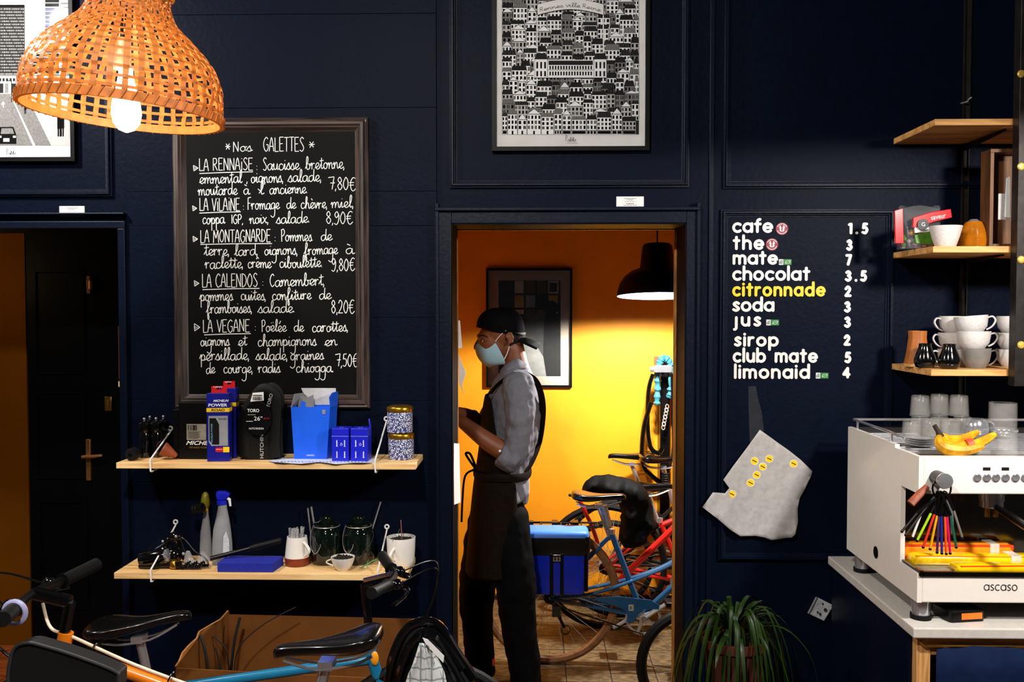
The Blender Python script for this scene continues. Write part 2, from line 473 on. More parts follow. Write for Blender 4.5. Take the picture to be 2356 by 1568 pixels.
HAND['\u0131'] = (.35, [[(.15,0),(.15,1.45)],[(.15,1.9),(.16,2.0)]])   # dotted capital i of the board
HAND['R2'] = HAND['R']

def _arc(cx, cy, rx, ry, a0, a1, n=10):
    return [(cx+cos(radians(a0+(a1-a0)*k/n))*rx, cy+sin(radians(a0+(a1-a0)*k/n))*ry) for k in range(n+1)]
# rounded stick-on letters (centre lines, already smooth)
R_ = .42
BOWL = _arc(.42, .42, R_, R_, 0, 360, 16)
ROUND = {
 'a': (.98, [BOWL, [(.84,.84),(.84,0)]]),
 'b': (.98, [[(0,1.35),(0,0)], BOWL]),
 'c': (.78, [_arc(.42,.42,R_,R_,48,312,12)]),
 'd': (.98, [BOWL, [(.84,1.35),(.84,0)]]),
 'e': (.95, [[(.02,.42),(.84,.42)], _arc(.42,.42,R_,R_,0,315,14)]),
 'f': (.62, [[(.22,0),(.22,1.0)]+_arc(.45,1.03,.23,.25,180,80,5), [(0,.8),(.52,.8)]]),
 'h': (.9, [[(0,0),(0,1.35)], [(0,.4)]+_arc(.36,.48,.36,.36,180,0,9)+[(.72,0)]]),
 'i': (.28, [[(0,0),(0,.84)], [(0,1.2),(0,1.21)]]),
 'j': (.42, [[(.2,.84),(.2,-.25)]+_arc(.0,-.25,.2,.2,0,-90,4)]),
 'l': (.28, [[(0,0),(0,1.35)]]),
 'm': (1.4, [[(0,0),(0,.84)], [(0,.4)]+_arc(.3,.52,.3,.32,180,0,8)+[(.6,0)], [(.6,.4)]+_arc(.9,.52,.3,.32,180,0,8)+[(1.2,0)]]),
 'n': (.9, [[(0,0),(0,.84)], [(0,.4)]+_arc(.36,.48,.36,.36,180,0,9)+[(.72,0)]]),
 'o': (.98, [BOWL]),
 'p': (.98, [[(0,.84),(0,-.45)], BOWL]),
 'r': (.6, [[(0,0),(0,.84)], [(0,.4)]+_arc(.36,.44,.36,.4,180,75,6)]),
 's': (.75, [cr([(.55,.74),(.3,.85),(.06,.66),(.3,.44),(.56,.2),(.3,0),(.02,.1)], 4)]),
 't': (.66, [[(.25,0),(.25,1.2)], [(0,.84),(.52,.84)]]),
 'u': (.9, [[(0,.84),(0,.36)]+_arc(.36,.36,.36,.36,180,360,9)+[(.72,.84)], [(.72,.84),(.72,0)]]),
 '1': (.5, [[(0,.98),(.24,1.05)], [(.24,1.05),(.24,0)]]),
 '2': (.78, [cr([(.03,.8),(.3,1.05),(.56,.8),(.4,.45),(.02,0)], 5), [(.02,0),(.62,0)]]),
 '3': (.75, [cr([(.05,.93),(.3,1.05),(.52,.8),(.26,.57)], 5), cr([(.26,.57),(.58,.3),(.3,0),(.0,.12)], 5)]),
 '4': (.85, [[(.55,0),(.55,1.05)], [(.55,1.05),(.0,.32)], [(.0,.32),(.75,.32)]]),
 '5': (.78, [[(.52,1.05),(.14,1.05)], [(.14,1.05),(.08,.58)], cr([(.08,.58),(.36,.66),(.56,.34),(.34,.0),(.0,.08)], 5)]),
 '7': (.7, [[(0,1.05),(.55,1.05)], [(.55,1.05),(.2,0)]]),
 '.': (.5, [[(.1,0),(.1,.01)]]), ' ': (.45, []),
}
def layout(txt, font, smooth):
    """-> list of (char, strokes) in font units, total width"""
    x = 0; out = []
    for ch in txt:
        adv, st = font.get(ch, (.5, []))
        out.append((ch, [[(p[0]+x, p[1]) for p in (cr(s, smooth) if smooth and len(s) > 2 else s)] for s in st]))
        x += adv
    return out, x
# ------------------------------------------------------------------ shared materials
NAVY = mat('navy_paint', (0.0012,0.0034,0.0115), rough=0.5, var=0.12, scale=25, bump=0.3, bscale=55, spec=0.07, srgb=False)
NAVY2 = mat('navy_trim_paint', (0.0014,0.0038,0.0125), rough=0.42, var=0.12, scale=25, bump=0.2, bscale=70, spec=0.16, srgb=False)
BLACKPAINT = mat('black_door_paint', (4,4,5), rough=0.5, var=0.2, scale=8, spec=0.06)
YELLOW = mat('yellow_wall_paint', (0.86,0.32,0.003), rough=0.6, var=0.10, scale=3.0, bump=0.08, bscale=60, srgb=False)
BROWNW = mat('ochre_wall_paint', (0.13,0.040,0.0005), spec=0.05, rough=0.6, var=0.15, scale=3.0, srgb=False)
RAWWOOD = wood('raw_wood', (120,72,25), (190,125,50), axis=2)
PINE = wood('pine_board', (206,154,92), (244,206,146), axis=0, scale=3.0)
OAK = wood('oiled_wood', (184,122,60), (228,174,104), axis=0, scale=3.0)
BLACKP = mat('black_plastic', (6,6,7), rough=0.3, var=0.2, scale=40, spec=0.35)
BLACKG = mat('glossy_black', (6,6,7), rough=0.12, var=0.2, scale=20, coat=0.5)
BLACKR = mat('black_rubber', (6,6,6), rough=0.6, var=0.25, scale=60, bump=0.1, spec=0.25)
CHROME = mat('chrome', (205,205,210), rough=0.16, metal=0.8, var=0.06, scale=30)
STEEL = mat('brushed_steel', (185,183,180), rough=0.3, metal=0.65, var=0.1, scale=60)
WHITEP = mat('white_enamel', (225,222,216), rough=0.25, var=0.03, scale=20)
PAPER = mat('white_paper', (232,230,228), rough=0.75, var=0.04, scale=25)
INK = mat('printed_black', (8,8,8), rough=0.8, var=0.1, scale=50, spec=0.1)
GREYINK = mat('printed_grey', (120,118,116), rough=0.7, var=0.25, scale=200)
DGREYINK = mat('printed_dark_grey', (42,41,40), rough=0.8, var=0.35, scale=300, spec=0.1)
LGREYINK = mat('printed_light_grey', (188,186,184), rough=0.7, var=0.12, scale=150)
CHALK = mat('chalk_marker', (225,225,222), rough=0.8, var=0.12, scale=120)
GLASS = mat('clear_glass', (235,240,240), rough=0.03, trans=1.0, ior=1.45, var=0.0)
BRASS = mat('brass', (200,150,60), rough=0.28, metal=1.0, var=0.1, scale=40)
REDP = mat('red_print', (200,20,28), rough=0.4, var=0.1, scale=30)
YELP = mat('yellow_print', (245,200,20), rough=0.45, var=0.06, scale=30)
WHITEPR = mat('white_print', (238,238,238), rough=0.5, var=0.03, scale=30)

ZC = 3.65                       # café ceiling
XL0, XL1 = -3.3, X0(281)       # left opening
XD0, XD1 = X0(1040), X0(1575)  # main doorway
ZL, ZD = Z0(527, px=140), Z0(515, px=1300)
WT = 0.19                      # wall thickness
def struct(mb, name, m, parent=None, **kw):
    return mb.build(name, m, parent, kind='structure' if parent is None else None, **kw)

# front wall with two openings
w = MB()
w.box(-3.4, XL0, 0, WT, 0, ZC)
w.box(XL0, XL1, 0, WT, ZL, ZC)
w.box(XL1, XD0, 0, WT, 0, ZC)
w.box(XD0, XD1, 0, WT, ZD, ZC)
w.box(XD1, 3.2, 0, WT, 0, ZC)
WALL = struct(w, 'wall_front', NAVY, smooth=0)
WALL['label'] = 'dark navy panelled wall with two doorways'
# boards on the pier between the doors
seams = [(-260), 35, 250, 441, 520, 730, 920, 1110, 1320, 1540, 1760]
zs = [Z0(y, px=650) for y in seams]; zs[0] = ZC; zs[-1] = 0.0
xa, xb = X0(298), X0(1006)
for i in range(len(zs)-1):
    b = MB(); b.box(xa, xb, -0.012, -0.0005, zs[i+1]+0.0005, zs[i]-0.0005)
    b.build('plank', NAVY, WALL, smooth=0, bevel=0.0009)
PIER = -0.012
# left opening: casing, corner post, head moulding
t = MB(); z1 = Z0(510, px=140)
t.box(XL1, X0(298), -0.03, 0, 0, ZL); t.box(XL0, X0(298), -0.03, 0, ZL, z1)
t.box(XL0, X0(300), -0.045, 0, z1+0.022, z1+0.03)
struct(t, 'trim_1', NAVY2, smooth=0, bevel=0.003)
# panel mouldings
def mould(name, px0, px1, py0, py1, wpx=17, d=0.022):
    m = MB(); ww = wpx/617.0
    x0, x1 = X0(px0), X0(px1); z1, z0 = Z0(py0, px=(px0+px1)/2), Z0(py1, px=(px0+px1)/2)
    m.frame(x0, x1, z0, z1, [(0, 0.0), (0, -d*0.55), (ww*0.18, -d*0.6), (ww*0.3, -d), (ww*0.5, -d), (ww*0.62, -d*0.55), (ww*0.75, -d*0.5), (ww*0.85, -d*0.25), (ww, -d*0.2), (ww, 0.0)])
    return struct(m, name, NAVY2, smooth=25)
mould('trim_2', -620, 266, -160, 454)
mould('trim_3', 1036, 1582, -160, 432)
mould('trim_4', 1660, 2600, -160, 433)
mould('trim_5', 1655, 2052, 482, 1288)
# raised fields inside the mouldings
for a in ((-603, 249, -143, 437), (1053, 1565, -143, 415)):
    b = MB(); b.box(X0(a[0]), X0(a[1]), -0.004, 0, Z0(a[3]), Z0(a[2])); b.build('panel', NAVY, WALL, smooth=0)
# main door casing
t = MB(); zt = Z0(487, px=1300)
t.box(X0(1010), XD0, -0.028, 0, 0, zt); t.box(XD1, X0(1600), -0.028, 0, 0, zt); t.box(XD0, XD1, -0.028, 0, ZD, zt)
t.box(X0(1004), X0(1012), -0.04, 0, 0, zt+0.03); t.box(X0(1598), X0(1606), -0.04, 0, 0, zt+0.03); t.box(X0(1004), X0(1606), -0.045, 0, zt, zt+0.014)
struct(t, 'trim_6', NAVY2, smooth=0, bevel=0.003)
# black rebate lining the reveal and bare wood edge at its far end
t = MB()
t.box(XD0, XD0+0.004, -0.028, WT-0.012, 0, ZD); t.box(XD1-0.004, XD1, -0.028, WT-0.012, 0, ZD); t.box(XD0, XD1, -0.028, WT-0.012, ZD-0.004, ZD)
struct(t, 'trim_7', BLACKPAINT, smooth=0)
t = MB()
t.box(XD0-0.03, XD0+0.0075, WT-0.012, WT+0.008, 0, ZD+0.03); t.box(XD1-0.013, XD1+0.03, WT-0.012, WT+0.008, 0, ZD+0.03); t.box(XD0, XD1, WT-0.012, WT+0.008, ZD-0.008, ZD+0.03)
struct(t, 'trim_8', RAWWOOD, smooth=0)
# vertical joints of the stile right of the door
t = MB(); t.box(X0(1628), X0(1640), -0.008, 0, 0, ZC); struct(t, 'trim_9', NAVY2, smooth=0, bevel=0.003)

# café shell
DARKWALL = mat('dark_room_paint', (40,42,48), rough=0.7, var=0.15, scale=4)
b = MB(); b.box(-3.5, -3.4, -6.2, 2.2, 0, ZC); struct(b, 'wall_left', DARKWALL, smooth=0)
b = MB(); b.box(3.2, 3.3, -6.2, 0.2, 0, ZC); struct(b, 'wall_right', DARKWALL, smooth=0)
b = MB(); b.box(-3.5, 3.3, -6.3, -6.2, 0, ZC); struct(b, 'wall_rear', DARKWALL, smooth=0)
b = MB(); b.box(-3.5, 3.3, -6.3, 2.3, ZC, ZC+0.1); struct(b, 'ceiling', DARKWALL, smooth=0)
FLOORW = wood('dark_floor_boards', (50,30,18), (84,52,30), axis=1, scale=2.0)
b = MB(); b.box(-3.5, 3.3, -6.3, 0.0, -0.05, 0.0); struct(b, 'floor', FLOORW, smooth=0)

# back room behind the doorway
YB = 2.1
XB0, XB1 = -1.15, 2.3
b = MB(); b.box(XB0-0.1, 3.2, YB, YB+0.1, 0, ZC); struct(b, 'wall_back', YELLOW, smooth=0)
b = MB(); b.box(XB0-0.1, XB0, WT, YB, 0, ZC); struct(b, 'wall_back_left', YELLOW, smooth=0)
b = MB(); b.box(XB1, XB1+0.1, WT, YB, 0, ZC); struct(b, 'wall_back_right', YELLOW, smooth=0)
b = MB(); b.box(XB0, XB1, YB-0.015, YB, 0, 0.035); struct(b, 'baseboard_back', mat('dark_skirting', (40,26,14), rough=0.5), smooth=0)
GROUT = mat('dark_grout', (34,26,18), rough=0.9)
b = MB(); b.box(XB0, XB1, 0.0, YB, -0.05, 0.0); fl = struct(b, 'floor_back', GROUT, smooth=0)
TILE = mat('worn_tile', (96,78,50), rough=0.5, var=0.75, scale=26, bump=0.15, bscale=60, stretch=(1,2.2,1))
m = MB(); m.box(0, 0.209, 0, 0.203, 0.0, 0.004)
m.v = [p+fl.location for p in m.v]
tile0 = m.build('tile', TILE, fl, smooth=0)
first = True
for j in range(10):
    for i in range(16):
        x = XB0+0.02+i*0.214; y = 0.02+j*0.208
        if x > XB1-0.22: continue
        c = tile0 if first else tile0.copy()
        if not first: COL.objects.link(c)
        c.location = V((x, y, 0))-fl.location; first = False

# corridor behind the left opening
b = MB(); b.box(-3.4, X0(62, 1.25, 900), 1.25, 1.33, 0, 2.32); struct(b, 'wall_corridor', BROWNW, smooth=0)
CORF = wood('corridor_boards', (120,52,14), (170,84,26), axis=0, scale=2.2)
b = MB(); b.box(-3.4, XB0-0.1, 0.0, 2.2, -0.05, 0.002); cf = struct(b, 'floor_corridor', GROUT, smooth=0)
xx = -3.4
for k in range(12):
    m = MB(); m.box(xx+0.002, xx+0.178, 0.0, 1.24, 0.002, 0.012); m.build('floorboard', CORF, cf, smooth=0, bevel=0.001); xx += 0.18
# black door standing open at the end, with its frame, hinge, handle
YD = 0.95
d = thing('door_1', None, None, (X0(140, YD), YD, 0), kind='structure')
b = MB(); b.box(X0(62, YD), X0(212, YD), YD, YD+0.04, 0.01, 2.3)
leaf = b.build('door_leaf', BLACKPAINT, d, smooth=0, bevel=0.004)
for (a0, a1, c0, c1) in ((80, 196, 620, 860), (80, 196, 900, 1100), (82, 196, 1150, 1400)):
    m = MB(); x0, x1 = X0(a0, YD), X0(a1, YD); zz1, zz0 = Z0(c0, YD, 140), Z0(c1, YD, 140)
    m.frame(x0, x1, zz0, zz1, [(0, YD), (0, YD-0.008), (0.012, YD-0.008), (0.016, YD)]); m.build('door_moulding', BLACKPAINT, leaf, smooth=0)
DARKBRASS = mat('dull_brass', (150,105,60), rough=0.4, metal=0.8, var=0.15)
m = MB(); p = P(207, 655, YD-0.03); m.box(p.x-0.012, p.x+0.004, p.y-0.01, p.y+0.03, p.z-0.042, p.z+0.042); m.cyl((p.x+0.006, p.y-0.008, p.z-0.02), (p.x+0.006, p.y-0.008, p.z+0.02), 0.008, 10)
m.build('hinge', DARKBRASS, d, bevel=0.001)
p = P(204, 1062, YD-0.012); m = MB(); m.box(p.x-0.012, p.x+0.012, p.y-0.006, p.y+0.012, p.z-0.09, p.z+0.11); hp = m.build('handle_plate', DARKBRASS, d, bevel=0.003)
m = MB(); m.cyl((p.x, p.y, p.z+0.03), (p.x, p.y-0.045, p.z+0.03), 0.009, 10); m.tube([(p.x-0.01, p.y-0.045, p.z+0.03), (p.x+0.05, p.y-0.048, p.z+0.034), (p.x+0.085, p.y-0.04, p.z+0.038)], [0.008,0.009,0.007], 10)
m.build('door_handle', DARKBRASS, hp)
m = MB(); m.box(X0(213, YD), XB0-0.1, YD-0.02, YD+0.05, 0.0, 2.6); struct(m, 'wall_corridor_end', BLACKPAINT, smooth=0)
m = MB(); m.box(-3.4, X0(62,YD)-0.0, YD+0.0, YD+0.3, 2.33, 2.6); m.box(-3.4, XB0-0.1, YD+0.0, YD+0.05, 2.31, ZC); struct(m, 'trim_10', BLACKPAINT, smooth=0)
# light switch on the corridor end wall
p = P(250, 928, YD-0.02)
s_ = thing('light_switch', 'small brass light switch beside the black door', 'switch', p-V((0,0,0.03)))
m = MB(); m.box(p.x-0.017, p.x+0.017, p.y-0.008, p.y, p.z-0.034, p.z+0.034); m.build('plate', BRASS, s_, bevel=0.002)
m = MB(); m.box(p.x-0.006, p.x+0.004, p.y-0.013, p.y-0.008, p.z-0.02, p.z+0.02); m.build('rocker', DARKBRASS, s_, bevel=0.001)
# narrow framed picture seen edge-on at the opening
p0, p1 = P(271, 750, 0.6), P(277, 872, 0.6)
f_ = thing('narrow_frame', 'slim brown framed board edge showing just inside the left doorway', 'frame', (p0.x, 0.6, p1.z))
m = MB(); m.box(p0.x, p0.x+0.06, 0.6, 0.62, p1.z, p0.z); m.build('board', wood('dark_frame_wood', (80,44,22), (120,70,36), axis=2), f_, bevel=0.002)
m = MB(); m.box(p0.x, p0.x+0.06, 0.595, 0.62, p1.z-0.034, p1.z-0.008); m.build('ledge', PINE, f_, bevel=0.002)
m = MB(); m.box(p0.x+0.03, p0.x+0.09, 0.62, YD-0.018, p1.z, p0.z); m.build('mount', BLACKPAINT, f_)

# ------------------------------------------------------------------ LAMPS
BULBW = mat('lit_bulb_white', (255,255,255), rough=0.4, emit=(235,240,255), estr=14.0)
BULBY = mat('lit_bulb_warm', (255,240,220), rough=0.3, emit=(255,214,150), estr=26.0)
DOMEB = mat('black_lamp_enamel', (7,7,8), rough=0.35, var=0.1)
DOMEW = mat('white_lamp_inside', (240,240,245), rough=0.5, var=0.02, emit=(205,214,255), estr=4.5)  # emission stands in for the bulb's light on the white lining
def dome_lamp(loc, R, label, ceil_z, group):
    """loc: centre of the rim"""
    t = thing('dome_pendant', label, 'lamp', loc, group)
    x, y, z = loc
    k = R/0.18
    outer = [(0.18,0),(0.178,0.02),(0.168,0.055),(0.145,0.09),(0.115,0.112),(0.082,0.124),(0.078,0.126),(0.066,0.222),(0.058,0.232),(0.03,0.236)]
    inner = [(0.178,0.0),(0.174,0.02),(0.163,0.054),(0.14,0.087),(0.11,0.108),(0.06,0.118)]
    m = MB(); m.lathe([(r*k, q*k) for r, q in outer], loc, 40, cap0=False); m.build('shade', DOMEB, t, smooth=50)
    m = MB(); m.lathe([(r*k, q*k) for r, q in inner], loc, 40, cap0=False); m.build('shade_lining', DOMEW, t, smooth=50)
    m = MB(); m.cyl((x,y,z+0.235*k), (x,y,ceil_z), 0.004, 8); m.build('cord', BLACKP, t)
    m = MB(); m.sphere((x,y,z+0.05*k), 0.036*k, 16, 10); m.cyl((x,y,z+0.075*k), (x,y,z+0.118*k), 0.018*k, 12); m.build('bulb', BULBW, t)
    return t
YLAMP = 1.25
lb = P(1513, 681, YLAMP)
BL = V((lb.x, YLAMP, lb.z))
bdl = dome_lamp(BL, 93/S(YLAMP), 'black dome pendant with glowing white rim over the bicycles', ZC, 'dome pendants')
bdl.rotation_euler = (radians(-4.5), 0, 0)
spot_light('back_room_light', BL+V((0,0,0.028)), BL+V((0,0,-1)), BACK_LAMP_POWER, (1.0,0.96,0.9), 0.05, 165, 0.25)
for (c, e) in CAFE_LAMPS:
    dome_lamp(c, 0.2, 'black dome pendant over the café floor, '+['nearest the chalkboard','on the coffee counter side','at the far rear'][CAFE_LAMPS.index((c, e))], ZC, 'dome pendants')
    spot_light('cafe_light', V(c)+V((0,0,-0.02)), V(c)+V((0,0,-1)), e, (1.0,0.95,0.89), 0.09, 179, 0.04)
# unseen globe hung in the corridor, added to light its wall and floor
g = V((-2.75, 0.62, 1.9))
m = MB(); m.sphere(g, 0.06); m.cyl(g, g+V((0,0,1.4)), 0.004, 8); m.build('added_corridor_globe', BULBY, None, 'unseen globe lamp added to light the left corridor', 'lamp')
point_light('corridor_light', g, CORRIDOR_POWER, (1.0,0.7,0.4), 0.07)

# wicker pendant
BAMBOO = mat('bamboo_strip', (176,116,56), rough=0.5, var=0.3, scale=60, bump=0.1)
nt = BAMBOO.node_tree; b_ = nt.nodes['Principled BSDF']
tr = nt.nodes.new('ShaderNodeBsdfTranslucent'); tr.inputs[0].default_value = (0.75,0.36,0.1,1)
mx = nt.nodes.new('ShaderNodeMixShader'); mx.inputs[0].default_value = 0.4
nt.links.new(b_.outputs[0], mx.inputs[1]); nt.links.new(tr.outputs[0], mx.inputs[2]); nt.links.new(mx.outputs[0], nt.nodes['Material Output'].inputs[0])
YW = -1.3
wc = P(283, 258, YW)
wl = thing('wicker_pendant', 'woven bamboo bell-shaped pendant lamp with a bare glowing bulb', 'lamp', wc)
TILT = Matrix.Rotation(radians(4.5), 3, 'Y')
WP = [(0.221,0.0),(0.2225,0.03),(0.218,0.075),(0.2,0.118),(0.172,0.152),(0.138,0.184),(0.108,0.212),(0.094,0.238),(0.089,0.262),(0.091,0.285)]
wprof = cr(WP, 5)
def wpt(a, r, h): return wc + TILT @ V((r*cos(a), r*sin(a), h))
NV = 44
for k in range(NV):
    a = 2*pi*k/NV; m = MB(); rows = []
    for i, (r, h) in enumerate(wprof):
        off = 0.0016*(1 if ((i//3)+k) % 2 else -1)
        hw = min(0.0062, r*2*pi/NV*0.27)/r
        rows.append([wpt(a-hw, r+off-0.0006, h), wpt(a+hw, r+off-0.0006, h), wpt(a+hw, r+off+0.0006, h), wpt(a-hw, r+off+0.0006, h)])
    m.loft(rows); m.build('bamboo_stave', BAMBOO, wl, smooth=0)
nh = 15
L_ = [0.0]
for i in range(1, len(wprof)): L_.append(L_[-1]+sqrt((wprof[i][0]-wprof[i-1][0])**2+(wprof[i][1]-wprof[i-1][1])**2))
def wat(s):
    for i in range(1, len(wprof)):
        if L_[i] >= s:
            f = (s-L_[i-1])/(L_[i]-L_[i-1]); return tuple(wprof[i-1][q]+(wprof[i][q]-wprof[i-1][q])*f for q in (0,1))
    return wprof[-1]
for j in range(nh):
    s0 = 0.020+(L_[-1]-0.03)*j/(nh-1)
    (ra, ha), (rb, hb) = wat(s0-0.0034), wat(s0+0.0034)
    m = MB(); rows = []
    for k in range(NV*2):
        a = 2*pi*k/(NV*2); off = 0.0017*(1 if ((k//2)+j) % 2 else -1)*(1 if k % 2 == 0 else 0.0)
        rows.append([wpt(a, ra+off-0.0005, ha), wpt(a, ra+off+0.0005, ha), wpt(a, rb+off+0.0005, hb), wpt(a, rb+off-0.0005, hb)])
    rows.append(rows[0]); m.loft(rows, True, False); m.build('bamboo_hoop', BAMBOO, wl, smooth=0)
m = MB()
m.lathe([(0.2185,-0.008),(0.2265,-0.008),(0.227,0.012),(0.2185,0.012),(0.2185,-0.008)], (0,0,0), 64, cap0=False, cap1=False)
m.v = [wc+TILT@p for p in m.v]
rim = m.build('rim_band', BAMBOO, wl, smooth=0)
m = MB()
for k in range(64):
    a = 2*pi*k/64; a2 = a+0.05
    m.tube([wpt(a, 0.2285, -0.009), wpt(a2, 0.2285, 0.013)], 0.0016, 4)
m.build('rim_binding', BAMBOO, rim, kind='stuff')
m = MB(); m.lathe([(0.089,0.0),(0.098,0.0),(0.1,0.012),(0.09,0.016)], (0,0,0), 40, cap0=False, cap1=False); m.v = [wc+TILT@(p+V((0,0,0.276))) for p in m.v]
m.build('neck_band', BAMBOO, wl)
m = MB(); m.cyl(wc+V((0,0,0.1)), wc+V((0,0,0.17)), 0.02, 16); m.build('socket', mat('cream_socket', (225,205,170), rough=0.4), wl)
m = MB(); m.cyl(wc+V((0,0,0.17)), V((wc.x,wc.y,ZC)), 0.004, 8); m.build('cord', BLACKP, wl)
bulb_c = wc+V((0.008,0,0.003))
m = MB(); m.lathe([(0.004,-0.05),(0.018,-0.044),(0.03,-0.028),(0.034,-0.006),(0.031,0.02),(0.022,0.055),(0.016,0.085),(0.016,0.1)], bulb_c, 24); m.build('bulb', BULBY, wl)
point_light('wicker_light', bulb_c+V((0,0,0.0)), WICKER_POWER, (1.0,0.78,0.5), 0.044)
# ------------------------------------------------------------------ chalkboard
BOARDM = mat('blackboard', (5,5,5), rough=0.6, var=0.35, scale=5, spec=0.12)
OLDWOOD = wood('dark_stained_frame', (24,17,14), (76,60,53), axis=2, scale=4.0, rough=0.45)
OLDWOODH = wood('dark_stained_frame_h', (24,17,14), (76,60,53), axis=0, scale=4.0, rough=0.45)
bx0, bx1 = X0(409), X0(853); bz1, bz0 = Z0(275, px=630), Z0(936, px=630)
cb = thing('chalkboard', 'menu chalkboard in a dark wooden frame with handwritten white galette list', 'chalkboard', ((bx0+bx1)/2, PIER, bz0))
m = MB(); m.box(bx0+0.02, bx1-0.02, PIER-0.014, PIER, bz0+0.02, bz1-0.02); m.build('board', BOARDM, cb, smooth=0)
prof = [(0,0),(0,-0.02),(0.006,-0.026),(0.012,-0.024),(0.017,-0.034),(0.026,-0.036),(0.032,-0.028),(0.036,-0.03),(0.041,-0.024),(0.047,-0.016),(0.05,-0.014)]
def rail(a, b, inn, m_):
    """one mitred rail: outer corners a,b; inn: inward directions of its two ends"""
    q = MB(); q.loft([[V((a[0]+i*inn[0][0], PIER+y, a[1]+i*inn[0][1])) for i, y in prof], [V((b[0]+i*inn[1][0], PIER+y, b[1]+i*inn[1][1])) for i, y in prof]], False, False)
    q.build('frame_rail', m_, cb, smooth=25)
rail((bx0,bz0), (bx0,bz1), ((1,1),(1,-1)), OLDWOOD); rail((bx1,bz0), (bx1,bz1), ((-1,1),(-1,-1)), OLDWOOD)
rail((bx0,bz0), (bx1,bz0), ((1,1),(-1,1)), OLDWOODH); rail((bx0,bz1), (bx1,bz1), ((1,-1),(-1,-1)), OLDWOODH)
YC = PIER-0.0145
CB = [ # text, x0, x1, baseline left, baseline right, x-height px
 ('*',519,531,347,347,12),('Nos',536,580,349,347,11.5),('GALETTES',606,701,348,347,16),('*',711,725,343,342,12),
 ('LA RENNA\u0131SE',458,583,393,391,14),(':',589,594,391,391,10),('Saucisse',605,689,391,390,14.5),('bretonne,',703,794,389,387,14.5),
 ('emmental',459,557,423,420,14),(',',567,571,420,420,14),('oignons,',577,653,420,419,14),('salade,',663,741,419,417,14),('7,80\u20ac',757,818,436,437,14.5),
 ('moutarde',456,546,450,447,14),('\u00e0',560,574,447,447,13),("l'",597,613,446,446,14),('ancienne.',620,708,446,444,13.5),
 ('LA V\u0131LA\u0131NE',459,553,485,484,14.5),(':',558,563,483,483,10),('Fromage',570,643,482,480,14),('de',659,681,480,480,13),('ch\u00e8vre,',692,754,480,479,13.5),('miel,',762,815,479,476,13.5),
 ('coppa',466,517,515,513,14),('IGP,',532,561,514,514,10.5),('noix,',574,619,514,513,13.5),('salade.',636,713,514,512,13.5),('8,90\u20ac',750,811,514,514,14),
 ('LA MONTAGNARDE',461,624,558,556,14.5),(':',631,636,555,555,10),('Pommes',647,718,555,554,14),('de',738,764,554,553,13),
 ('terre,',470,529,588,587,14),('lard,',540,595,588,586,13.5),('oignons,',608,686,587,585,13.5),('fromage',700,777,586,584,13.5),('\u00e0',795,814,584,584,13),
 ('raclette,',472,561,618,616,14),('cr\u00eame',570,624,616,616,13.5),('ciboulette.',643,742,616,614,13.5),('9,80\u20ac',763,816,622,622,14),
 ('LA CALENDOS',465,594,661,659,15.5),(':',603,607,657,657,10),('Camembert,',621,748,659,656,14.5),
 ('pommes',460,536,692,690,14),('cuites,',554,613,690,690,13.5),('confiture',626,716,690,688,13.5),('de',734,762,689,688,13),('8,20\u20ac',762,815,720,720,15),
 ('framboises,',475,581,721,719,14),('salade.',594,679,719,718,13.5),
 ('LA VEGANE',467,576,765,763,14.5),(':',586,590,761,761,10),('Po\u00ebl\u00e9e',602,659,763,762,13.5),('de',676,699,762,762,13),('carottes,',718,802,763,761,13.5),
 ('oignons',461,528,796,794,13.5),('et',548,568,795,794,13),('champignons',593,728,796,794,14),('en',747,775,795,794,13),
 ('persillade,',460,575,829,827,14),('salade,',589,663,828,827,13.5),('graines',668,745,828,826,13.5),('7,50\u20ac',773,823,842,842,14.5),
 ('de',474,495,859,858,13),('courge,',514,583,858,857,13.5),('radis',594,645,857,857,13.5),('chiogga.',681,768,857,855,13.5)]
sy = 1.0/S(YC)
for (t_, x0, x1, y0, y1, xh) in CB:
    lay, wd = layout(t_, HAND, 5)
    o0 = P(x0, y0, YC); o1 = P(x1, y1, YC)
    kx = (x1-x0)/wd; ky = xh
    ux = (o1-o0)/(x1-x0); M = wallmap(o0, ux, (0,0,sy), (0,-1,0))
    q = MB()
    for ch, st in lay:
        wob = random.uniform(-0.06, 0.06)
        for s in st:
            q.ribbon([(p[0]*kx, (p[1]+wob)*ky) for p in s], 1.8, M, 0.0003)
    if q.v: q.build('chalk_word', CHALK, cb, smooth=0, recalc=False)
for (x0, y0, x1, y1) in ((459,399,582,395),(459,490,554,487),(461,562,626,560),(466,666,597,663),(470,770,577,767)):
    q = MB(); q.ribbon([(x0,-y0),((x0+x1)/2,-(y0+y1)/2+0.6),(x1,-y1)], 1.9, lambda x, y, h: P(x,-y,YC)+V((0,-0.0003,0)), 0.0003); q.build('chalk_underline', CHALK, cb, smooth=0, recalc=False)
for (x0, y0, x1, y1) in ((445,380,456,393),(443,473,453,485),(444,543,455,556),(447,645,458,658),(447,744,460,761)):
    q = MB(); M2 = lambda x, y, h: P(x,-y,YC)+V((0,-0.0003,0)); ym = (y0+y1)/2
    q.ribbon([(x0,-y0),(x1,-ym)], 1.6, M2, 0.0003); q.ribbon([(x1,-ym),(x0+1,-y1)], 1.6, M2, 0.0003); q.ribbon([(x0,-y0),(x0+1,-y1)], 1.6, M2, 0.0003)
    for k in (0.3, 0.55, 0.8): q.ribbon([(x0+(x1-x0)*(k-0.3),-(y1-(y1-y0)*0.25)),(x0+(x1-x0)*k,-(ym-3*(1-k)))], 1.1, M2, 0.0003)
    q.build('chalk_arrow', CHALK, cb, smooth=0, recalc=False)

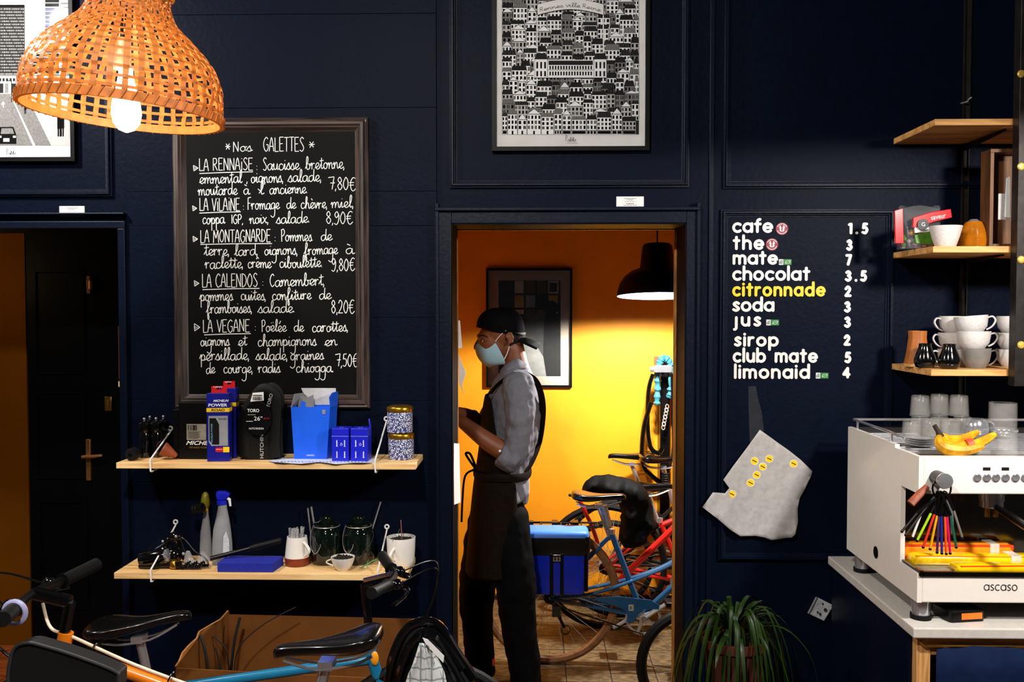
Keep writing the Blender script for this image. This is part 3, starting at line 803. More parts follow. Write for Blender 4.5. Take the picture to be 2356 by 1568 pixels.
# ------------------------------------------------------------------ drinks menu of stick-on letters
LETW = mat('white_plastic_letter', (228,224,218), rough=0.4, var=0.03)
LETY = mat('yellow_plastic_letter', (244,200,20), rough=0.4, var=0.03)
MENU = [('cafe',1684,1777,536,24.5,'1.5',1950,1996,539),('the',1685,1757,575,24.5,'3',1946,1963,577),('mate',1685,1788,609,24,'7',1944,1961,611),
 ('chocolat',1684,1861,646,24.5,'3.5',1943,1993,648),('citronnade',1684,1896,682,24,'2',1942,1960,683),('soda',1684,1780,717,24.5,'3',1941,1959,719),
 ('jus',1686,1750,751,24,'3',1941,1959,754),('sirop',1688,1790,797,24,'2',1940,1958,795),('club mate',1685,1879,834,24.5,'5',1942,1960,835),('limonaid',1688,1861,871,24.5,'4',1937,1960,870)]
YM = -0.0005
for (wd_, x0, x1, yb, xh, pr, p0, p1, pb) in MENU:
    o = P(x0, yb, YM)
    row = thing('menu_lettering', ('yellow' if wd_ == 'citronnade' else 'white')+' stick-on letters reading "%s" with price %s on the navy panel' % (wd_, pr), 'lettering', o, 'drinks menu rows')
    for (tx, a, c, base, hh, mm) in ((wd_, x0, x1, yb, xh, LETY if wd_ == 'citronnade' else LETW), (pr, p0, p1, pb, 26.5, LETW)):
        th = 6.3; ky = (hh-th)/(.84 if tx is wd_ else 1.05); kx = ky*(1.0 if tx is wd_ else 0.86)
        gw = []
        for ch in tx:
            st = ROUND[ch][1]
            xs_ = [p[0] for s in st for p in s] or [0, .45]
            gw.append((min(xs_), max(xs_)))
        need = sum((g1-g0)*kx+th for g0, g1 in gw); gap = (c-a-need)/max(1, len(tx)-1)
        if gap < 1.5: kx *= 0.9; need = sum((g1-g0)*kx+th for g0, g1 in gw); gap = (c-a-need)/max(1, len(tx)-1)
        M = wallmap(P(a+th/2, base-th/2, YM), (1/S(YM),0,0), (0,0,1/S(YM)), (0,-1,0))
        cx_ = 0.0
        for ch, (g0, g1) in zip(tx, gw):
            q = MB()
            for s in ROUND[ch][1]: q.ribbon([(cx_+(p[0]-g0)*kx, p[1]*ky) for p in s], th, M, 0.004, 10)
            if q.v: q.build('letter', mm, row, smooth=0, recalc=False)
            cx_ += (g1-g0)*kx+th+gap
# round red-and-white stickers and green labels
def disc(mb, c, r, n=24, dy=0.0):
    mb.add([V((c.x+cos(2*pi*k/n)*r, c.y+dy, c.z+sin(2*pi*k/n)*r)) for k in range(n)], [tuple(range(n))])
def cyl_y(mb, c, r, y0, y1, n=24):
    mb.cyl((c[0], y0, c[2]), (c[0], y1, c[2]), r, n)
REDST = mat('crimson_sticker', (140,14,44), rough=0.5)
for (x, y, l) in ((1799,526,'round crimson sticker with white figures beside the word cafe'),(1776,562,'round crimson sticker with white figures beside the word the')):
    c = P(x, y, 0); r = 14/S(0)
    t = thing('round_sticker', l, 'sticker', c-V((0,0,r)), 'round menu stickers')
    m = MB(); cyl_y(m, c, r, -0.0012, 0); m.build('sticker_face', REDST, t, smooth=0)
    m = MB()
    for sx in (-1, 1):
        M = wallmap(c+V((0,-0.0012,0)), (r,0,0), (0,0,r))
        m.ribbon(cr([(sx*.1,-.45),(sx*.25,-.1),(sx*.18,.12),(sx*.45,.2)], 4), .2, M, 0.0003)
        m.ribbon([(sx*.35,.2),(sx*.2,.0),(sx*.36,-.3)], .16, M, 0.0003)
        m.add([M(sx*.28+cos(2*pi*k/10)*.12, .4+sin(2*pi*k/10)*.12, 0.0004) for k in range(10)], [tuple(range(10))])
    for k in range(26):
        if k in (0, 1, 12, 13, 14, 25): continue
        a = 2*pi*k/26
        m.ribbon([(cos(a)*.72, sin(a)*.72), (cos(a)*.88, sin(a)*.88)], .1, M, 0.0003)
    m.build('emblem', WHITEPR, t, smooth=0, recalc=False)
GREENST = mat('green_sticker', (38,120,44), rough=0.5)
for (x0, y0, x1, y1, l) in ((1792,596,1821,609,'small green and white label beside the word mate'),(1763,735,1792,748,'small green and white label beside the word jus'),(1877,857,1906,870,'small green and white label beside the word limonaid')):
    a, b = P(x0, y1, 0), P(x1, y0, 0); w_ = b.x-a.x
    t = thing('organic_label', l, 'sticker', (a.x, 0, a.z), 'green menu labels')
    m = MB(); m.box(a.x+w_*0.33, b.x, -0.001, 0, a.z, b.z); m.build('green_field', GREENST, t, smooth=0)
    m = MB(); m.box(a.x, a.x+w_*0.33, -0.001, 0, a.z, b.z); m.build('white_field', WHITEPR, t, smooth=0)
    m = MB(); M = wallmap((a.x, -0.001, a.z), (w_,0,0), (0,0,b.z-a.z))
    m.ribbon(cr([(.5,.3),(.58,.7),(.75,.8),(.9,.72),(.82,.3),(.65,.22),(.5,.3)],4), .03, M, 0.0003); m.ribbon([(.5,.28),(.88,.72)], .025, M, 0.0003)
    m.build('leaf_mark', WHITEPR, t, smooth=0, recalc=False)
    m = MB(); M2 = wallmap((a.x, -0.001, a.z), (w_,0,0), (0,0,b.z-a.z))
    for k in range(3): m.ribbon([(.06+.09*k,.15),(.06+.09*k,.6+.1*k)], .05, M2, 0.0003)
    m.ribbon([(.04,.75),(.28,.88)], .06, M2, 0.0003)
    m.build('mark', INK, t, smooth=0, recalc=False)

# ------------------------------------------------------------------ small caption cards
for (x0, y0, x1, y1, Y, l) in ((138,474,195,497,0.0,'small white caption card under the street photograph'),(1418,452,1481,475,-0.0,'small white caption card below the poster of houses')):
    a, b = P(x0, y1, Y), P(x1, y0, Y)
    t = thing('caption_card', l, 'card', (a.x, Y, a.z), 'caption cards')
    m = MB(); m.box(a.x, b.x, Y-0.004, Y, a.z, b.z); m.build('card', PAPER, t, smooth=0)
    m = MB(); w_, h_ = b.x-a.x, b.z-a.z; M = wallmap((a.x, Y-0.004, a.z), (w_,0,0), (0,0,h_))
    for (u0, u1, v, th) in ((.28,.72,.8,.07),(.38,.62,.66,.06),(.3,.7,.48,.04),(.36,.64,.28,.09),(.26,.76,.12,.06)):
        u = u0
        while u < u1-0.02:
            e = min(u1, u+random.uniform(.03,.09)); m.ribbon([(u,v),(e,v)], th, M, 0.0003); u = e+.015
    m.build('print', GREYINK, t, smooth=0, recalc=False)

# ------------------------------------------------------------------ poster of stacked houses
BLACKFR = mat('black_frame_lacquer', (4,4,5), rough=0.45, var=0.1, spec=0.15)
def picture(name, label, px0, px1, py0, py1, Y, fr_px, depth, fm, paper):
    """framed sheet; px..: outer frame pixels"""
    x0, x1 = X0(px0, Y), X0(px1, Y); z1, z0 = Z0(py0, Y, (px0+px1)/2), Z0(py1, Y, (px0+px1)/2)
    t = thing(name, label, 'poster' if 'poster' in name else 'picture', ((x0+x1)/2, Y, z0))
    fw = fr_px/S(Y)
    m = MB(); m.frame(x0, x1, z0, z1, [(0, Y), (0, Y-depth), (fw, Y-depth), (fw, Y-depth*0.4)]); m.build('frame', fm, t, smooth=0)
    m = MB(); m.box(x0+fw*0.5, x1-fw*0.5, Y-depth*0.4, Y-depth*0.4+0.003, z0+fw*0.5, z1-fw*0.5); m.build('sheet', paper, t, smooth=0)
    m = MB(); m.box(x0+fw*0.6, x1-fw*0.6, Y-depth*0.75, Y-depth*0.75+0.002, z0+fw*0.6, z1-fw*0.6)
    g = m.build('pane', PANE, t, smooth=0)
    return t, Y-depth*0.4-0.0003
PANE = bpy.data.materials.new('picture_glass'); PANE.use_nodes = True
nt = PANE.node_tree; nt.nodes.clear()
o_ = nt.nodes.new('ShaderNodeOutputMaterial'); tr = nt.nodes.new('ShaderNodeBsdfTransparent'); gl = nt.nodes.new('ShaderNodeBsdfGlossy'); gl.inputs['Roughness'].default_value = 0.03
fr = nt.nodes.new('ShaderNodeFresnel'); fr.inputs[0].default_value = 1.45; mx = nt.nodes.new('ShaderNodeMixShader')
nt.links.new(fr.outputs[0], mx.inputs[0]); nt.links.new(tr.outputs[0], mx.inputs[1]); nt.links.new(gl.outputs[0], mx.inputs[2]); nt.links.new(mx.outputs[0], o_.inputs[0])
hp, Yp = picture('houses_poster', 'black-framed poster crowded with inked town houses above the doorway', 1133, 1490, -150, 349, -0.004, 9.5, 0.03, BLACKFR, PAPER)
PX0, PX1, PYT, PYB = 1155, 1470, -125, 309
rnd = random.Random(21)
HM = [WHITEPR, INK, GREYINK, DGREYINK, LGREYINK]
hm = MB()
def rq(x0, x1, y0, y1, mi, lay):
    hm.mi = mi; d = V((0, -0.00006*lay, 0))
    hm.quad(P(x0,y1,Yp)+d, P(x1,y1,Yp)+d, P(x1,y0,Yp)+d, P(x0,y0,Yp)+d)
def tri(pts, mi, lay):
    hm.mi = mi; d = V((0, -0.00006*lay, 0)); hm.poly([P(x,y,Yp)+d for x, y in pts])
rq(PX0, PX1, PYT, PYB, 3, 1)
yy = PYB-18*24; row = 0
while row < 19:
    row += 1; x = PX0-rnd.uniform(0, 8)
    lay = 2+row*2.2
    while x < PX1-6:
        w_ = rnd.uniform(17, 36); 
        x1 = min(x+w_, PX1); xs = max(x, PX0)
        if x1-xs < 8: x += w_; continue
        jit = rnd.uniform(-9, 5) if row < 19 else 0
        if yy-50 < PYT: jit = max(jit, PYT+52-yy)
        yb = min(yy+jit, PYB); h_ = rnd.uniform(30, 48); rf = rnd.uniform(7, 13)
        kind = rnd.random()
        body = 0 if kind < .66 else (4 if kind < .84 else 2)
        rq(xs, x1, yb-h_, yb, 1, lay); rq(xs+.8, x1-.8, yb-h_+.8, yb, body, lay+.5)
        # roof
        if rnd.random() < .25: tri([(xs, yb-h_), (x1, yb-h_), ((xs+x1)/2, yb-h_-rf*1.2)], 1, lay); tri([(xs+1.6, yb-h_-.6), (x1-1.6, yb-h_-.6), ((xs+x1)/2, yb-h_-rf*1.2+1.4)], 0, lay+.4)
        else:
            c_ = rnd.choice((1, 3, 3, 2)); tri([(xs, yb-h_), (x1, yb-h_), (x1-2.5, yb-h_-rf), (xs+2.5, yb-h_-rf)], c_, lay+.4)
            for k in range(int((x1-xs)/4)): rq(xs+3+k*4, xs+3.7+k*4, yb-h_-rf+1, yb-h_, 1 if c_ != 1 else 2, lay+.6)
        # windows
        nw = max(2, int((x1-xs)/7.5)); rows_ = max(2, int((h_-9)/10)); ww = (x1-xs)/nw
        for r in range(rows_):
            for k in range(nw):
                wx = xs+ww*(k+.5); wy = yb-h_+3+r*((h_-11)/rows_)
                a_ = ww*.27; hh = (h_-11)/rows_*.66
                rq(wx-a_, wx+a_, wy, wy+hh, 1, lay+1)
                if rnd.random() < .3: rq(wx-.25, wx+.25, wy, wy+hh, 0, lay+1.4)
        # shop front
        if rnd.random() < .75:
            n = rnd.choice((1, 2, 3)); sw = (x1-xs-2)/n
            for k in range(n): rq(xs+1+sw*k+.8, xs+1+sw*(k+1)-.8, yb-8, yb-1, 1, lay+1)
            rq(xs+.5, x1-.5, yb-9.6, yb-8.6, 1, lay+1)
        else:
            rq((xs+x1)/2-2, (xs+x1)/2+2, yb-8, yb, 1, lay+1)
        x += w_
    yy += 24
# the long palace in the middle
L0 = 60
rq(1228, 1396, 138, 180, 0, L0); rq(1262, 1364, 140, 150, 3, L0+1)
for k in range(16):
    rq(1264+k*6.3, 1267.4+k*6.3, 152, 160, 1, L0+1); rq(1264+k*6.3, 1267.4+k*6.3, 165, 174, 1, L0+1)
for x in (1230, 1366):
    rq(x, x+30, 136, 178, 1, L0+1); rq(x+.8, x+29, 137, 178, 0, L0+1.4); tri([(x-1,137),(x+31,137),(x+25,123),(x+5,123)], 3, L0+2)
    for k in range(3): rq(x+4+k*9, x+8+k*9, 143, 158, 1, L0+2); rq(x+4+k*9, x+8+k*9, 164, 176, 1, L0+2)
rq(1228, 1396, 161, 162, 1, L0+1); rq(1228, 1396, 179, 180.5, 1, L0+1)
hm.build('houses_print', HM, hp, smooth=0, recalc=False)
# banner with its title, held on two poles
m = MB(); d = V((0, -0.0062, 0))
top = [(1236+k*15.3, 11-13*sin(pi*k/10)) for k in range(11)]
m.mi = 0; m.loft([[P(x,y,Yp)+d for x, y in top], [P(x,y+25,Yp)+d for x, y in top]], False, False)
m.mi = 1
Mb = lambda x, y, h: P(x,-y,Yp)+d*1.01
m.ribbon([(x,-y) for x, y in top], 1, Mb, 0.0003); m.ribbon([(x,-y-25) for x, y in top], 1, Mb, 0.0003); m.ribbon([(1236,-11),(1236,-36)], 1, Mb, 0.0003); m.ribbon([(1389,-11),(1389,-36)], 1, Mb, 0.0003)
m.mi = 0
for x in (1236, 1388): m.ribbon([(x,-36),(x,-122)], 2.6, Mb, 0.0003)
m.mi = 1
lay, wd = layout('Rennes ville Reine', HAND, 4); kx = 140/wd
for ch, st in lay:
    for s in st: m.ribbon([(1242+p[0]*kx, -(30-13*sin(pi*(6+p[0]*kx)/153)-p[1]*4.6)) for p in s], 1.0, Mb, 0.0003)
m.build('banner', [PAPER, INK], hp, smooth=0, recalc=False)
def signature(parent, x, y, k, Y):
    m = MB(); lay, wd = layout('Pablo', HAND, 4); Mx = lambda a, b, h: P(a,-b,Y)+V((0,-0.0004,0))
    for ch, st in lay:
        for s in st: m.ribbon([(x+p[0]*k, -(y-p[1]*k*(1.3 if ch == 'P' else .8))) for p in s], 0.8, Mx, 0.0003)
    m.ribbon([(x+2,-y-4),(x+5*k,-y-4)], .6, Mx, 0.0003)
    m.build('signature', INK, parent, smooth=0, recalc=False)
signature(hp, 1301, 325, 5.6, Yp)

# ------------------------------------------------------------------ street photograph
sp, Ys = picture('street_poster', 'black-framed black-and-white photograph of a tower block street', -330, 187, -170, 374, -0.004, 9.5, 0.03, BLACKFR, PAPER)
q = MB(); SM = [WHITEPR, INK, GREYINK, DGREYINK, LGREYINK]
def sq(pts, mi, lay):
    q.mi = mi; d = V((0, -0.00012*lay, 0)); q.poly([P(x,y,Ys)+d for x, y in pts])
def sr(x0, x1, y0, y1, mi, lay): sq([(x0,y1),(x1,y1),(x1,y0),(x0,y0)], mi, lay)
sr(-300, 160, -140, 335, 4, 1); sr(-300, 160, -140, 90, 0, 1.5)
sr(-95, 57, 16, 178, 3, 2)
for i in range(38):
    for j in range(22):
        x = -93+i*3.95; y = 19+j*7.1
        sr(x, x+2.0, y, y+3.4, 4 if (i*7+j*3) % 5 else 2, 3)
sr(-96, 57, 11, 16, 1, 3)
sr(102, 160, -140, 210, 4, 2); sr(104, 136, -140, 190, 3, 3)
for j in range(34): sr(104, 136, -138+j*9.6, -136.4+j*9.6, 0, 4); sr(140, 160, -138+j*9.6, -134+j*9.6, 2, 4)
sr(67, 104, 118, 176, 3, 4)
for j in range(7): sr(67, 104, 122+j*8, 124+j*8, 0, 5)
sr(-300, 160, 172, 216, 4, 5); sr(-300, 160, 172, 175, 2, 6)
for i in range(58): sr(-298+i*8, -293+i*8, 180, 187, 3, 6)
for i in range(30): sr(-300+i*15.4+rnd.uniform(0,5), -290+i*15.4+rnd.uniform(0,6), 192, 214, rnd.choice((1,3,2)), 6)
sq([(-300,216),(160,216),(160,335),(-300,335)], 2, 6); sq([(60,216),(160,216),(160,335),(118,335)], 4, 6.5)
sq([(24,218),(26,218),(82,335),(76,335)], 0, 8); sq([(-40,218),(-38,218),(-120,335),(-130,335)], 0, 8)
sq([(5,236),(8,232),(12,240),(9,240),(9,247),(7,247),(7,241),(3,241)], 0, 8)
# lamp posts, car, walkers
for (x, y) in ((58, 120), (26, 185)): sr(x, x+1.6, y, 235, 1, 8); sr(x-12, x+1, y, y+1.5, 1, 8)
sq([(-6,331),(38,331),(38,310),(31,292),(0,292),(-6,308)], 1, 9); sq([(2,308),(33,308),(29,295),(4,295)], 2, 10); sr(8, 22, 318, 326, 0, 10); sr(-4, 4, 312, 317, 4, 10); sr(30, 37, 312, 317, 4, 10)
for (x, y, h_) in ((56,240,22),(132,270,44),(138,268,46)): sr(x, x+h_*.22, y, y+h_*.6, 1, 9); sr(x+h_*.02, x+h_*.1, y+h_*.6, y+h_, 1, 9); sr(x+h_*.13, x+h_*.2, y+h_*.6, y+h_, 1, 9)
q.build('street_print', SM, sp, smooth=0, recalc=False)
signature(sp, 15, 355, 5.0, Ys)

# ------------------------------------------------------------------ picture in the back room
MATB = mat('cream_mount', (205,190,170), rough=0.7, var=0.04)
bp, Yb = picture('silhouette_picture', 'dark-framed picture of shadowy figures before coloured window panes, cream mount', 1119, 1316, 617, 890, YB, 5, 0.025, BLACKFR, MATB)
q = MB(); BM_ = [mat('print_slate', (74,76,74), rough=0.7, var=0.2, scale=30), mat('print_dark', (34,34,34), rough=0.7), mat('print_pale', (205,205,195), rough=0.6), mat('print_olive', (92,84,26), rough=0.6), mat('print_gold', (190,160,60), rough=0.6), mat('print_bluegrey', (140,155,190), rough=0.6), mat('print_stone', (150,150,145), rough=0.7)]
def bq(pts, mi, lay):
    q.mi = mi; d = V((0, -0.0002*lay, 0)); q.poly([P(x,y,Yb)+d for x, y in pts])
def br(x0, x1, y0, y1, mi, lay): bq([(x0,y1),(x1,y1),(x1,y0),(x0,y0)], mi, lay)
br(1147, 1290, 645, 865, 0, 1); br(1147, 1183, 645, 865, 1, 2); br(1183, 1288, 645, 720, 1, 2)
cols = [[2,3,3,1],[4,5,1,4],[2,0,3,2]]
for j in range(3):
    for i in range(4):
        x = 1184+i*26; y = 646+j*33
        if (i, j) == (3, 0): br(x-1, x+23, y, y+29, 2, 3); br(x+2, x+20, y+4, y+25, 1, 4)
        else: br(x, x+21, y, y+(28 if j < 2 else 10), cols[j][i], 3)
bq([(1248,865),(1252,735),(1258,715),(1288,722),(1290,865)], 1, 5)
bq([(1268+17*cos(a*pi/9), 708+17*sin(a*pi/9)) for a in range(18)], 1, 5.5)
bq([(1180,865),(1184,800),(1205,782),(1232,792),(1250,820),(1257,865)], 6, 6)
q.build('silhouette_print', BM_, bp, smooth=0, recalc=False)

# ------------------------------------------------------------------ torn sheet with yellow dots, taped to the panel
CRUM = mat('crumpled_paper', (168,164,162), rough=0.7, var=0.12, scale=50)
outl = [(1748,988),(1768,1002),(1790,1018),(1817,1037),(1842,1057),(1869,1083),(1866,1095),(1850,1128),(1840,1145),(1835,1170),(1836,1200),(1830,1228),(1822,1236),(1805,1237),(1790,1240),(1775,1242),(1760,1236),(1738,1232),(1703,1233),(1680,1218),(1650,1192),(1616,1166),(1640,1132),(1668,1134),(1678,1122),(1664,1103),(1690,1067),(1720,1027)]
sh = thing('torn_paper', 'torn crumpled grey sheet with yellow dot stickers taped to the wall panel', 'paper', P(1740,1242,-0.02))
def shd(x, y):   # how far the sheet stands off the wall
    e = max(0, (x-1760)/110)*0.5+max(0, (y-1130)/110)*0.6
    return -0.0105-0.017*min(1, max(0, (1720-x)/45))-0.03*e*e-0.004*sin(x*0.09+y*0.05)*e-0.006*max(0, sin((x+y)*0.045-1))*e
bm = bmesh.new()
NXg, NYg = 26, 26
def inside(x, y):
    c = False; n = len(outl); j = n-1
    for i in range(n):
        xi, yi = outl[i]; xj, yj = outl[j]
        if (yi > y) != (yj > y) and x < (xj-xi)*(y-yi)/(yj-yi)+xi: c = not c
        j = i
    return c
pts = list(outl)
from mathutils.geometry import delaunay_2d_cdt
gp = [(x, y) for x in range(1620, 1870, 9) for y in range(992, 1242, 9) if inside(x, y) and min((x-a)**2+(y-b)**2 for a, b in outl) > 30]
n0 = len(outl)
res = delaunay_2d_cdt([V(p) for p in outl]+[V((x+rnd.uniform(-2,2), y+rnd.uniform(-2,2))) for x, y in gp], [(i, (i+1) % n0) for i in range(n0)], [list(range(n0))], 1, 1e-4)
m = MB(); m.add([P(v[0], v[1], shd(v[0], v[1])+rnd.uniform(-.0006,.0006)) for v in res[0]], [tuple(f) for f in res[2]])
o = m.build('sheet', CRUM, sh, smooth=20); so = o.modifiers.new('thick', 'SOLIDIFY'); so.thickness = 0.0006
for (x, y) in ((1736,1060),(1770,1055),(1755,1073),(1741,1092),(1727,1110),(1684,1136),(1826,1066)):
    c = P(x, y, shd(x, y)-0.0018); m = MB(); disc(m, c, 9.6/S(0)); dd = m.build('dot_sticker', mat('dot_rim', (222,214,180), rough=0.6), sh, smooth=0)
    m = MB(); disc(m, c, 7.8/S(0), dy=-0.0004); m.build('dot_centre', YELP, dd, smooth=0)
    m = MB(); m.ribbon([(-5,2.5),(5,-2.5)], 1.8, lambda a, b, h: c+V((a/S(0), -0.0008, b/S(0))), 0.0003); m.build('dot_mark', INK, dd, smooth=0, recalc=False)
TAPE = mat('clear_tape', (150,150,150), rough=0.2, alpha=0.07, var=0.2, bump=0.6, bscale=80)
m = MB(); tp = [(1722,888),(1739,888),(1743,910),(1753,950),(1757,985),(1758,1040),(1750,1062),(1727,1056),(1724,985),(1722,930)]
m.poly([P(x, y, -0.0012 if y < 990 else shd(x, y)-0.001) for x, y in tp]); m.build('tape', TAPE, sh, smooth=0)
# foil sachet stuck on the wall low at the right
FOIL = mat('foil_sachet', (190,194,198), rough=0.35, metal=0.1, var=0.35, scale=40, bump=0.4, bscale=30)
sa = thing('foil_sachet', 'small crinkled silver sachet stuck tilted on the wall below the counter end', 'sachet', P(1888,1428,-0.01))
m = MB(); m.hexa([P(1858,1410,-0.012),P(1896,1428,-0.012),P(1896,1428,0),P(1858,1410,0)], [P(1878,1372,-0.02),P(1918,1392,-0.014),P(1918,1392,0),P(1878,1372,0)]); m.build('pouch', FOIL, sa, smooth=0, bevel=0.002)
m = MB(); m.tube([P(1860,1410,-0.016), P(1879,1373,-0.022)], 0.004, 8); m.build('fold', mat('foil_fold', (180,182,186), rough=0.25, metal=0.6), sa)
m = MB()
for (x, y, r) in ((1893,1388,2.2),(1881,1407,2.2),(1899,1402,4),(1887,1412,3)):
    c = P(x, y, -0.021); disc(m, c, r/S(0), 10)
m.build('spots', DGREYINK, sa, smooth=0)
# sheets hanging in the reveal and beyond it
def sheet(label, pts, thick=0.001, mm=PAPER):
    m = MB(); m.poly(pts); o = m.build('paper_sheet', mm, None, label, 'paper', 'sheets on the door jamb', smooth=0)
    s_ = o.modifiers.new('thick', 'SOLIDIFY'); s_.thickness = thick; return o
sheet('long white sheet hanging low on the left door jamb', [P(1044,1019,0.02), P(1056,1020,0.17), P(1059,1155,0.17), P(1043,1161,0.02)])
sheet('curled white sheet pinned above the working hands', [P(1055,812,0.24), P(1064,840,0.26), P(1072,856,0.27), P(1063,885,0.26), P(1066,906,0.27), P(1056,880,0.25)])
sheet('narrow white note at face height on the door jamb', [P(1052,736,0.22), P(1058,737,0.25), P(1063,800,0.26), P(1052,801,0.22)])
sheet('small white card on the door jamb beside the curled sheet', [P(1045,832,0.1), P(1050,838,0.17), P(1051,878,0.17), P(1047,872,0.1)])
# ------------------------------------------------------------------ wall shelves on the pier
def shelf(label, xl_f, xr_f, ytop, d, th, xs_m=PINE):
    Y = -d
    z = Z0(ytop, Y, 610); x0 = X0(xl_f, Y, ytop); x1 = X0(xr_f, Y, ytop)
    m = MB(); m.box(x0, x1, Y, PIER, z-th, z)
    o = m.build('shelf_board', xs_m, None, label, 'shelf', 'pine wall shelves', smooth=0, bevel=0.0015)
    return z, x0, x1
ZU, ux0, ux1 = shelf('upper pine shelf board under the chalkboard', 267, 956, 1065, 0.23, 0.021)
ZW, lx0, lx1 = shelf('lower pine shelf board above the cardboard box', 262, 936, 1319, 0.25, 0.022)
WIRE = mat('white_wire', (225,225,225), rough=0.35, var=0.03)
def bracket(label, pts):
    m = MB(); m.tube(pts, 0.0032, 8); m.build('wire_bracket', WIRE, None, label, 'bracket', 'white wire shelf brackets')
def loop(c, r):
    return [c+V((cos(a)*r, 0, sin(a)*r)) for a in [pi*1.6-k*pi*2/10 for k in range(11)]]
def wb(label, top, front, bottom, z, Y, behind):
    a = P(*top, PIER-0.012); c = V((P(*front, Y).x, Y-0.004, z+0.004)); b = V((c.x+0.002, Y-0.004, z-0.03)); e = V((c.x+0.002, PIER-0.01, z-0.026))
    bracket(label, loop(a, 0.0075)+[a+V((0,0,-0.012)), c+V((0,0,0.006)), c, b, b+V((0,0.006,-0.002)), e])
wb('left white wire bracket of the upper shelf', (392,985), (346,1050), (347,1077), ZU, -0.23, 0)
wb('right white wire bracket of the upper shelf', (889,963), (863,1052), (865,1083), ZU, -0.23, 0)
wb('left white wire bracket of the lower shelf', (404,1200), (347,1300), (350,1330), ZW, -0.25, 0)
wb('right white wire bracket of the lower shelf', (890,1211), (869,1315), (870,1340), ZW, -0.25, 0)

# ---- helper: a point standing on a shelf
def on(px, Y, z): return V((X0(px, Y, 1050 if z > 1 else 1300), Y, z+0.0003))
# ---------------------------------------------------------------- upper shelf, left to right
c = on(305, -0.18, ZU); r = 0.0225
t = thing('rubber_roller', 'small black ribbed rubber roller at the left end of the upper shelf', 'roller', c)
m = MB(); MR = Matrix.Rotation(radians(90), 3, 'X'); q = c+V((0,0,r))
m.lathe([(r*.8,-.02),(r,-.017),(r*.94,-.01),(r,-.004),(r*.94,.003),(r,.01),(r*.8,.02)], q, 24, MR); m.build('tread', BLACKR, t)
m = MB(); m.lathe([(r*.55,-.021),(r*.6,-.0215),(r*.62,-.019)], q, 20, MR); m.cyl(q+V((0,-.023,0)), q+V((0,.023,0)), r*.25, 14); m.build('hub', BLACKP, t)
# four pepper mills
MILL = [(.019,0),(.0205,.004),(.0205,.03),(.018,.04),(.0195,.055),(.0195,.08),(.016,.092),(.0205,.1),(.0215,.11),(.02,.124),(.012,.132),(.006,.134)]
def mill(loc, label):
    t = thing('pepper_mill', label, 'mill', loc, 'black pepper mills')
    m = MB(); m.lathe(MILL[:7], loc, 24); m.build('body', BLACKG, t)
    m = MB(); m.lathe(MILL[6:], loc, 24); m.build('cap', BLACKG, t)
    m = MB(); m.cyl(loc+V((0,0,.132)), loc+V((0,0,.137)), .003, 8); m.sphere(loc+V((0,0,.141)), .0055); m.build('knob', CHROME, t)
mill(on(333, -0.115, ZU), 'glossy black pepper mill, front left of the four'); mill(on(360, -0.1, ZU), 'glossy black pepper mill, front right of the four')
mill(on(346, -0.05, ZU), 'glossy black pepper mill, back left of the four'); mill(on(377, -0.037, ZU), 'glossy black pepper mill, back right of the four')
# terracotta cone
TERRA = mat('terracotta', (140,66,30), rough=0.6, var=0.15, bump=0.2, bscale=120)
m = MB(); c = on(389, -0.155, ZU); MT = Matrix.Rotation(radians(-58), 3, 'Y')@Matrix.Rotation(radians(12), 3, 'X')
for k in range(9): pass
m.lathe([(.007,0)]+[(.009+.0021*k+(.0008 if k % 2 else 0), .006*k+.004) for k in range(9)]+[(.024,.056)], c+V((.028,0,.012)), 20, MT)
m.build('terracotta_cone', TERRA, None, 'ribbed orange terracotta cone tipped between pepper mills and black pack', 'cone')
# black carton with label
def carton(name, label, cat, px0, px1, Yf, depth, z, h, mm, rot=0.0, group=None):
    x0, x1 = X0(px0, Yf, 1050), X0(px1, Yf, 1050); w_ = x1-x0
    t = thing(name, label, cat, ((x0+x1)/2, Yf+depth/2, z+0.0003), group)
    m = MB(); m.box(x0, x1, Yf, Yf+depth, z+0.0003, z+h); m.build('carton', mm, t, smooth=0, bevel=0.0015)
    return t, x0, x1
GOLDP = mat('gold_print', (190,150,60), rough=0.4, metal=0.5)
DARKCARD = mat('black_card', (5,5,6), rough=0.4, var=0.2, spec=0.25)
sc = 1/S(-0.16)
t, x0, x1 = carton('tyre_pack', 'black tyre carton with barcode label and gold slogan', 'box', 412, 484, -0.15, 0.06, ZU, 0.205, DARKCARD)
Yf = -0.15
m = MB(); m.box(X0(427,Yf), X0(472,Yf), Yf-.0006, Yf, ZU+.07, ZU+.128); lb_ = m.build('label', mat('silver_gold_label', (170,165,150), rough=0.35, metal=0.3, var=0.2, scale=25), t, smooth=0)
m = MB(); xx = X0(430,Yf)
while xx < X0(452,Yf): m.box(xx, xx+rnd.choice((.0006,.0012,.0018)), Yf-.001, Yf-.0006, ZU+.105, ZU+.124); xx += rnd.choice((.002,.003))
for k in range(6): m.box(X0(430,Yf), X0(452+rnd.uniform(0,8),Yf), Yf-.001, Yf-.0006, ZU+.076+k*.0045, ZU+.0775+k*.0045)
m.build('barcode', INK, lb_, smooth=0)
text_part('MICHELIN', V((X0(425,Yf),Yf,ZU+.052)), .115, .015, WHITEPR, t, slant=.5, bold=.02)
text_part('WE RACE TOGETHER', V((X0(432,Yf),Yf,ZU+.04)), .085, .006, GOLDP, t, slant=.2)
m = MB(); m.box(X0(398,-.12), X0(411,-.12), -.13, -.06, ZU+.0003, ZU+.178); fb = m.build('black_carton', DARKCARD, None, 'narrow black carton standing beside the gold-lettered tyre pack', 'box', smooth=0, bevel=.002)
